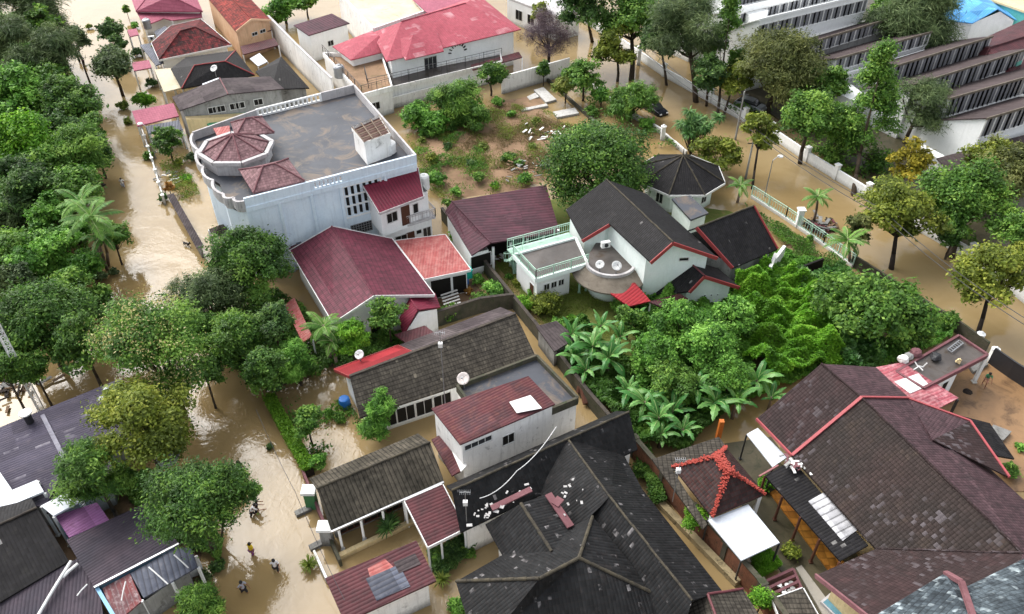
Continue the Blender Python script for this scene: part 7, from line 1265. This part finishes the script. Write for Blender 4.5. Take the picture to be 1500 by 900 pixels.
for i, (x, y) in enumerate([(714, 419), (718, 424), (722, 429), (727, 434)]): q = P(x, y, .15); b = thing('stepping_stone', 'pale stepping stone leading across the wet lawn', 'stepping stone', q, 'stepping stones on the wet lawn'); m = M(); m.box((q.x, q.y, .22), (.75, .35, .1), .3); m.build('stone', W, b)
def ac(lab, x, y, z): q = P(x, y, z); b = thing('air_conditioner', lab, 'air conditioner', q, 'air conditioner units'); m = M(); m.box((q.x, q.y, z), (.85, .4, .6), .3); m.build('casing', WHITEP, b); m = M(); m.tube((q.x+.05, q.y-.24, z), (q.x+.05, q.y-.19, z), .22, n=14); m.build('fan_grille', IRON, b)
ac('white air conditioner on the inner wall of the rounded terrace', 887, 358, 4.6); ac('white air conditioner on the grey lane roof', 222, 56, 3.4); ac('dark flood light box on the white gable', 1005, 371, 5.0)
for lab, pts in (('long white pipe leaning on the black and maroon roofs', ((104, 822, 3.1), (54, 905, 2.7))), ('thin white pipe beside the long white pipe', ((114, 826, 3.0), (92, 846, 2.9))), ('short white rail on the maroon roof corner', ((128, 856, 2.9), (113, 873, 2.7))), ('white bent bar over the galvanised lean-to', ((218, 831, 2.9), (246, 856, 2.7))), ('second white bent bar over the rusty sheets', ((184, 852, 3.0), (178, 880, 2.6))), ('third white bar at the galvanised sheet corner', ((255, 813, 2.9), (276, 832, 2.6)))):
    a, c = [P(*p) for p in pts]; o = thing('white_pipe', lab, 'pipe', a); m = M(); m.path([a, a.lerp(c, .6)+V3((0, 0, .05)), c], .1 if 'long' in lab else .045, 8); m.build('pipe_tube', WHITEP, o)
for lab, x, y, a_ in (('white door panel standing beside the galvanised lean-to', 236, 878, .5), ('smaller white panel standing near the mango foot', 283, 845, .5)): q = P(x, y); b = thing('loose_board', lab, 'board', q); m = M(); m.box((q.x, q.y, .9), (1.5, .12, 2.0), a_); m.build('board_sheet', WHITEP, b)
q = P(960, 645); simple('orange_post', 'short orange striped post by the banana clump', 'post', [('post_shaft', plain('orange_post_paint', S(190, 105, 40), .6), lambda m: m.box((P(1052, 640, 1).x, P(1052, 640, 1).y, 1.4), (.35, .35, 2.8)))], P(1052, 640))
q = P(858, 590); simple('boat_shell', 'rusty brown fallen trunk leaning at the wall corner', 'fallen trunk', [('trunk_piece', FBROWN, lambda m: m.path([P(850, 575, .3), P(852, 558, 1.2), P(858, 592, .3)], [.35, .3, .25]))], q)
b = H_('small dark metal shed roof beside the lawn and mossy wall', 808, 500, 'shed', 'shed'); V = spec('a 785 478 2.2; b 812 515 2.0; c 845 495 2.0; d 815 470 2.2'); roof(b, V, 'a b c d', R_GCR); walls(b, V, 'a b c d', WG, .2)
b = H_('tiny grey pyramid roof over the street wall gate', 320, 335, 'gate roof', 'gate_roof'); V = spec('a 306 336 2.6; b 314 347 2.6; c 338 341 2.6; d 330 328 2.6; t 321 330 3.6'); roof(b, V, 'a b t, b c t, c d t, d a t', R_GRY); columns(b, [V[i] for i in 'abcd'], 0, 2.5, .2, W)
b = thing('courtyard_planter', 'low stone rimmed planter with bush in the brown courtyard', 'planter', P(1462, 640)); m = M(); m.prism([tuple(P(x, y, .4).xy) for x, y in ((1455, 622), (1482, 632), (1470, 645), (1445, 638))], 0, .4); m.build('planter_rim', WG, b)
b = thing('courtyard_planter', 'low planter bed against the white courtyard wall', 'planter', P(1425, 545)); m = M(); m.prism([tuple(P(x, y, .3).xy) for x, y in ((1420, 537), (1443, 527), (1448, 534), (1426, 545))], 0, .35); m.build('planter_rim', WG, b)
# ---------------------------------------------------------------- people and animals
SKIN = plain('skin', S(140, 95, 70), .6); HAIR = plain('hair_black', (.012, .01, .009, 1), .5)
def skinm(name, verts, edges, rad, mat, parent=None, root=0, sub=1):
    me = bpy.data.meshes.new(name); me.from_pydata([tuple(v) for v in verts], edges, []); me.update(); me.materials.append(mat); o = bpy.data.objects.new(name, me)
    if parent: o.parent = parent
    sc.collection.objects.link(o); md = o.modifiers.new('skin', 'SKIN'); 
    if not me.skin_vertices: me.attributes  # layer comes with the modifier below
    o.data.update()
    if len(me.skin_vertices) == 0:
        bpy.context.view_layer.objects.active = o; bpy.ops.mesh.customdata_skin_add()
    for i, s_ in enumerate(me.skin_vertices[0].data): s_.radius = (rad[i], rad[i]); s_.use_root = (i == root)
    md.use_smooth_shade = True
    if sub: m2 = o.modifiers.new('sub', 'SUBSURF'); m2.levels = sub; m2.render_levels = sub
    return o
def person(lab, x, y, face, shirt, pants, sink=.45, stride=.25, arms=(.3, -.2), bend=0.0, carry=None, cap=None, scale=1.0):
    q = P(x, y, 0); s_ = scale; fd = V3((math.cos(face), math.sin(face), 0)); sd_ = V3((-fd.y, fd.x, 0)); o_ = V3((q.x, q.y, -sink)); Q = lambda f, s, z: V3((0, 0, 0))+(fd*f+sd_*s+V3((0, 0, z)))*s_
    b = Q(bend, 0, 0); pel = Q(0, 0, .95); ch = Q(bend*.6, 0, 1.3); nk = Q(bend, 0, 1.47); hd = Q(bend*1.1+.02, 0, 1.6); tp = Q(bend*1.15+.02, 0, 1.70)
    v = [pel, ch, nk, hd, tp]; e = [(0, 1), (1, 2), (2, 3), (3, 4)]; r = [.13, .135, .05, .085, .06]; sh, el, hp, kn = [], [], [], []
    for k, sg in enumerate((1, -1)):
        a = arms[k]; S0 = Q(bend*.9, sg*.19, 1.42); E0 = Q(bend*.9+a*.6, sg*.27, 1.17+abs(a)*.1); W0 = Q(bend*.9+a*1.4, sg*.24, .98+abs(a)*.35); n = len(v)
        HN = W0+(W0-E0)*.22; v += [S0, E0, W0, W0+(W0-E0)*.14, HN+(W0-E0)*.12, W0+(W0-E0)*.2+fd*.035*s_, W0+(W0-E0)*.33+sd_*.02*s_]; e += [(1, n), (n, n+1), (n+1, n+2), (n+2, n+3), (n+3, n+4), (n+2, n+5), (n+3, n+6)]; r += [.06, .042, .028, .034, .013, .012, .012]; sh.append((S0, E0))
        st = stride*(1 if k == 0 else -1); H0 = Q(0, sg*.1, .9); K0 = Q(st*.55+.03, sg*.1, .5); A0 = Q(st, sg*.1, .08); F0 = Q(st+.17, sg*.11, .03); n = len(v); v += [H0, K0, A0, F0]; e += [(0, n), (n, n+1), (n+1, n+2), (n+2, n+3)]; r += [.085, .058, .038, .035]; hp.append(H0); kn.append(K0)
    r = [x_*s_ for x_ in r]; t = skinm('person', v, e, r, SKIN); t.location = o_; tag(t, lab, 'person', 'people wading through the flood')
    up = [Q(0, 0, .93), ch, Q(bend*.9, 0, 1.44)]+[p for ab in sh for p in (ab[0], ab[0].lerp(ab[1], .75))]; skinm('shirt', up, [(0, 1), (1, 2), (2, 3), (3, 4), (2, 5), (5, 6)], [.15*s_, .155*s_, .085*s_, .075*s_, .06*s_, .075*s_, .06*s_], shirt, t)
    lw = [Q(0, 0, .97)]; ee = []; rr = [.15*s_]
    for k in (0, 1): n = len(lw); lw += [hp[k], kn[k]]; ee += [(0, n), (n, n+1)]; rr += [.105*s_, .08*s_]
    skinm('trousers', lw, ee, rr, pants, t)
    m = M(); c = hd+V3((0, 0, .045))*s_-fd*.02*s_; m.lathe(c, [(.112*s_, -.06*s_), (.118*s_, 0), (.1*s_, .07*s_), (.05*s_, .105*s_)], 12); o = m.build('hair', cap or HAIR, None, smooth=True); o.parent = t
    m = M(); f = hd+fd*.088*s_; m.box(tuple(f+V3((0, 0, -.01))), (.03, .03, .045), face); m.box(tuple(f+sd_*.035-fd*.01+V3((0, 0, .02))), (.02, .02, .012), face); m.box(tuple(f-sd_*.035-fd*.01+V3((0, 0, .02))), (.02, .02, .012), face); o = m.build('face_features', plain('face_dark', S(75, 48, 36), .6), None); o.parent = t
    return t
C_ = lambda n, *c: plain('cloth_'+n, S(*c), .8)
WHC, YEC, GRC, BLC, PUC, GNC, NVC = C_('white', 225, 222, 220), C_('yellow', 225, 190, 40), C_('grey', 165, 168, 178), C_('black', 35, 34, 38), C_('purple', 130, 70, 130), C_('green', 70, 135, 95), C_('navy', 45, 50, 75)
person('person in black wading near the leaning mango', 353, 692, 2.0, BLC, NVC); person('person in white shirt bending over in the street water', 370, 756, .3, WHC, BLC, bend=.3, arms=(.4, .5)); person('person with dark hair beside the bending white-shirted person', 376, 749, .5, BLC, BLC, bend=.15, sink=.6)
person('person in yellow shirt and purple trousers wading', 370, 812, 1.2, YEC, PUC, scale=1.0); person('person in white shirt wading towards the agave plant', 405, 836, -1.2, WHC, BLC); person('person in grey shirt and dark shorts wading at the bottom', 358, 868, -.6, GRC, BLC, stride=.3); person('person in white shirt wading alone up the long street', 181, 275, 2.0, WHC, GRC)
person('person in dark clothes wading at the top of the street', 117, 92, 1.8, BLC, NVC); person('person in purple top beside the dark-clothed wader', 123, 94, 1.8, PUC, BLC); person('person in green and white shirt sweeping the brown courtyard', 1440, 566, -2.0, GNC, C_('shorts_pink', 190, 140, 120), sink=-.06, bend=.25, arms=(.45, .4))
def dog(lab, x, y, face):
    q = P(x, y, 0); o_ = V3((q.x, q.y, -.12)); fd = V3((math.cos(face), math.sin(face), 0)); s = V3((-fd.y, fd.x, 0)); Q = lambda f, l, z: fd*f+s*l+V3((0, 0, z))
    v = [Q(0, 0, .5), Q(.32, 0, .5), Q(.48, 0, .64), Q(.58, 0, .74), Q(.74, 0, .7), Q(-.3, 0, .5), Q(-.42, 0, .56), Q(-.6, 0, .7)]; e = [(0, 1), (1, 2), (2, 3), (3, 4), (0, 5), (5, 6), (6, 7)]; r = [.11, .13, .07, .075, .035, .09, .03, .012]
    for sg in (1, -1): n = len(v); v += [Q(.3, sg*.09, .36), Q(.28, sg*.09, .18), Q(.31, sg*.09, 0)]; e += [(1, n), (n, n+1), (n+1, n+2)]; r += [.05, .03, .025]; n = len(v); v += [Q(-.3, sg*.09, .38), Q(-.22, sg*.09, .3), Q(-.36, sg*.09, .17), Q(-.33, sg*.09, 0)]; e += [(5, n), (n, n+1), (n+1, n+2), (n+2, n+3)]; r += [.065, .045, .025, .025]
    for sg in (1, -1): n = len(v); v += [Q(.55, sg*.05, .84)]; e += [(3, n)]; r += [.02]
    o = skinm('dog', v, e, r, BLC); o.location = o_; tag(o, lab, 'dog')
dog('small black dog wading beside the plank-topped street wall', 274, 361, -.5)
for x, y, lab in ((150, 272, 'small dark floating clump in the street below the trees'), (148, 293, 'second dark floating scrap in the street'), (1417, 575, 'small dark bucket on the brown courtyard ground')):
    q = P(x, y); b = thing('floating_debris', lab, 'debris', q); m = M(); m.lathe((q.x, q.y, -.05), [(.25, 0), (.4, .08), (.3, .2), (.12, .26)], 9); m.v = [(a+random.uniform(-.07, .07), c+random.uniform(-.07, .07), z) for a, c, z in m.v]; m.build('debris_lump', BARKD, b)
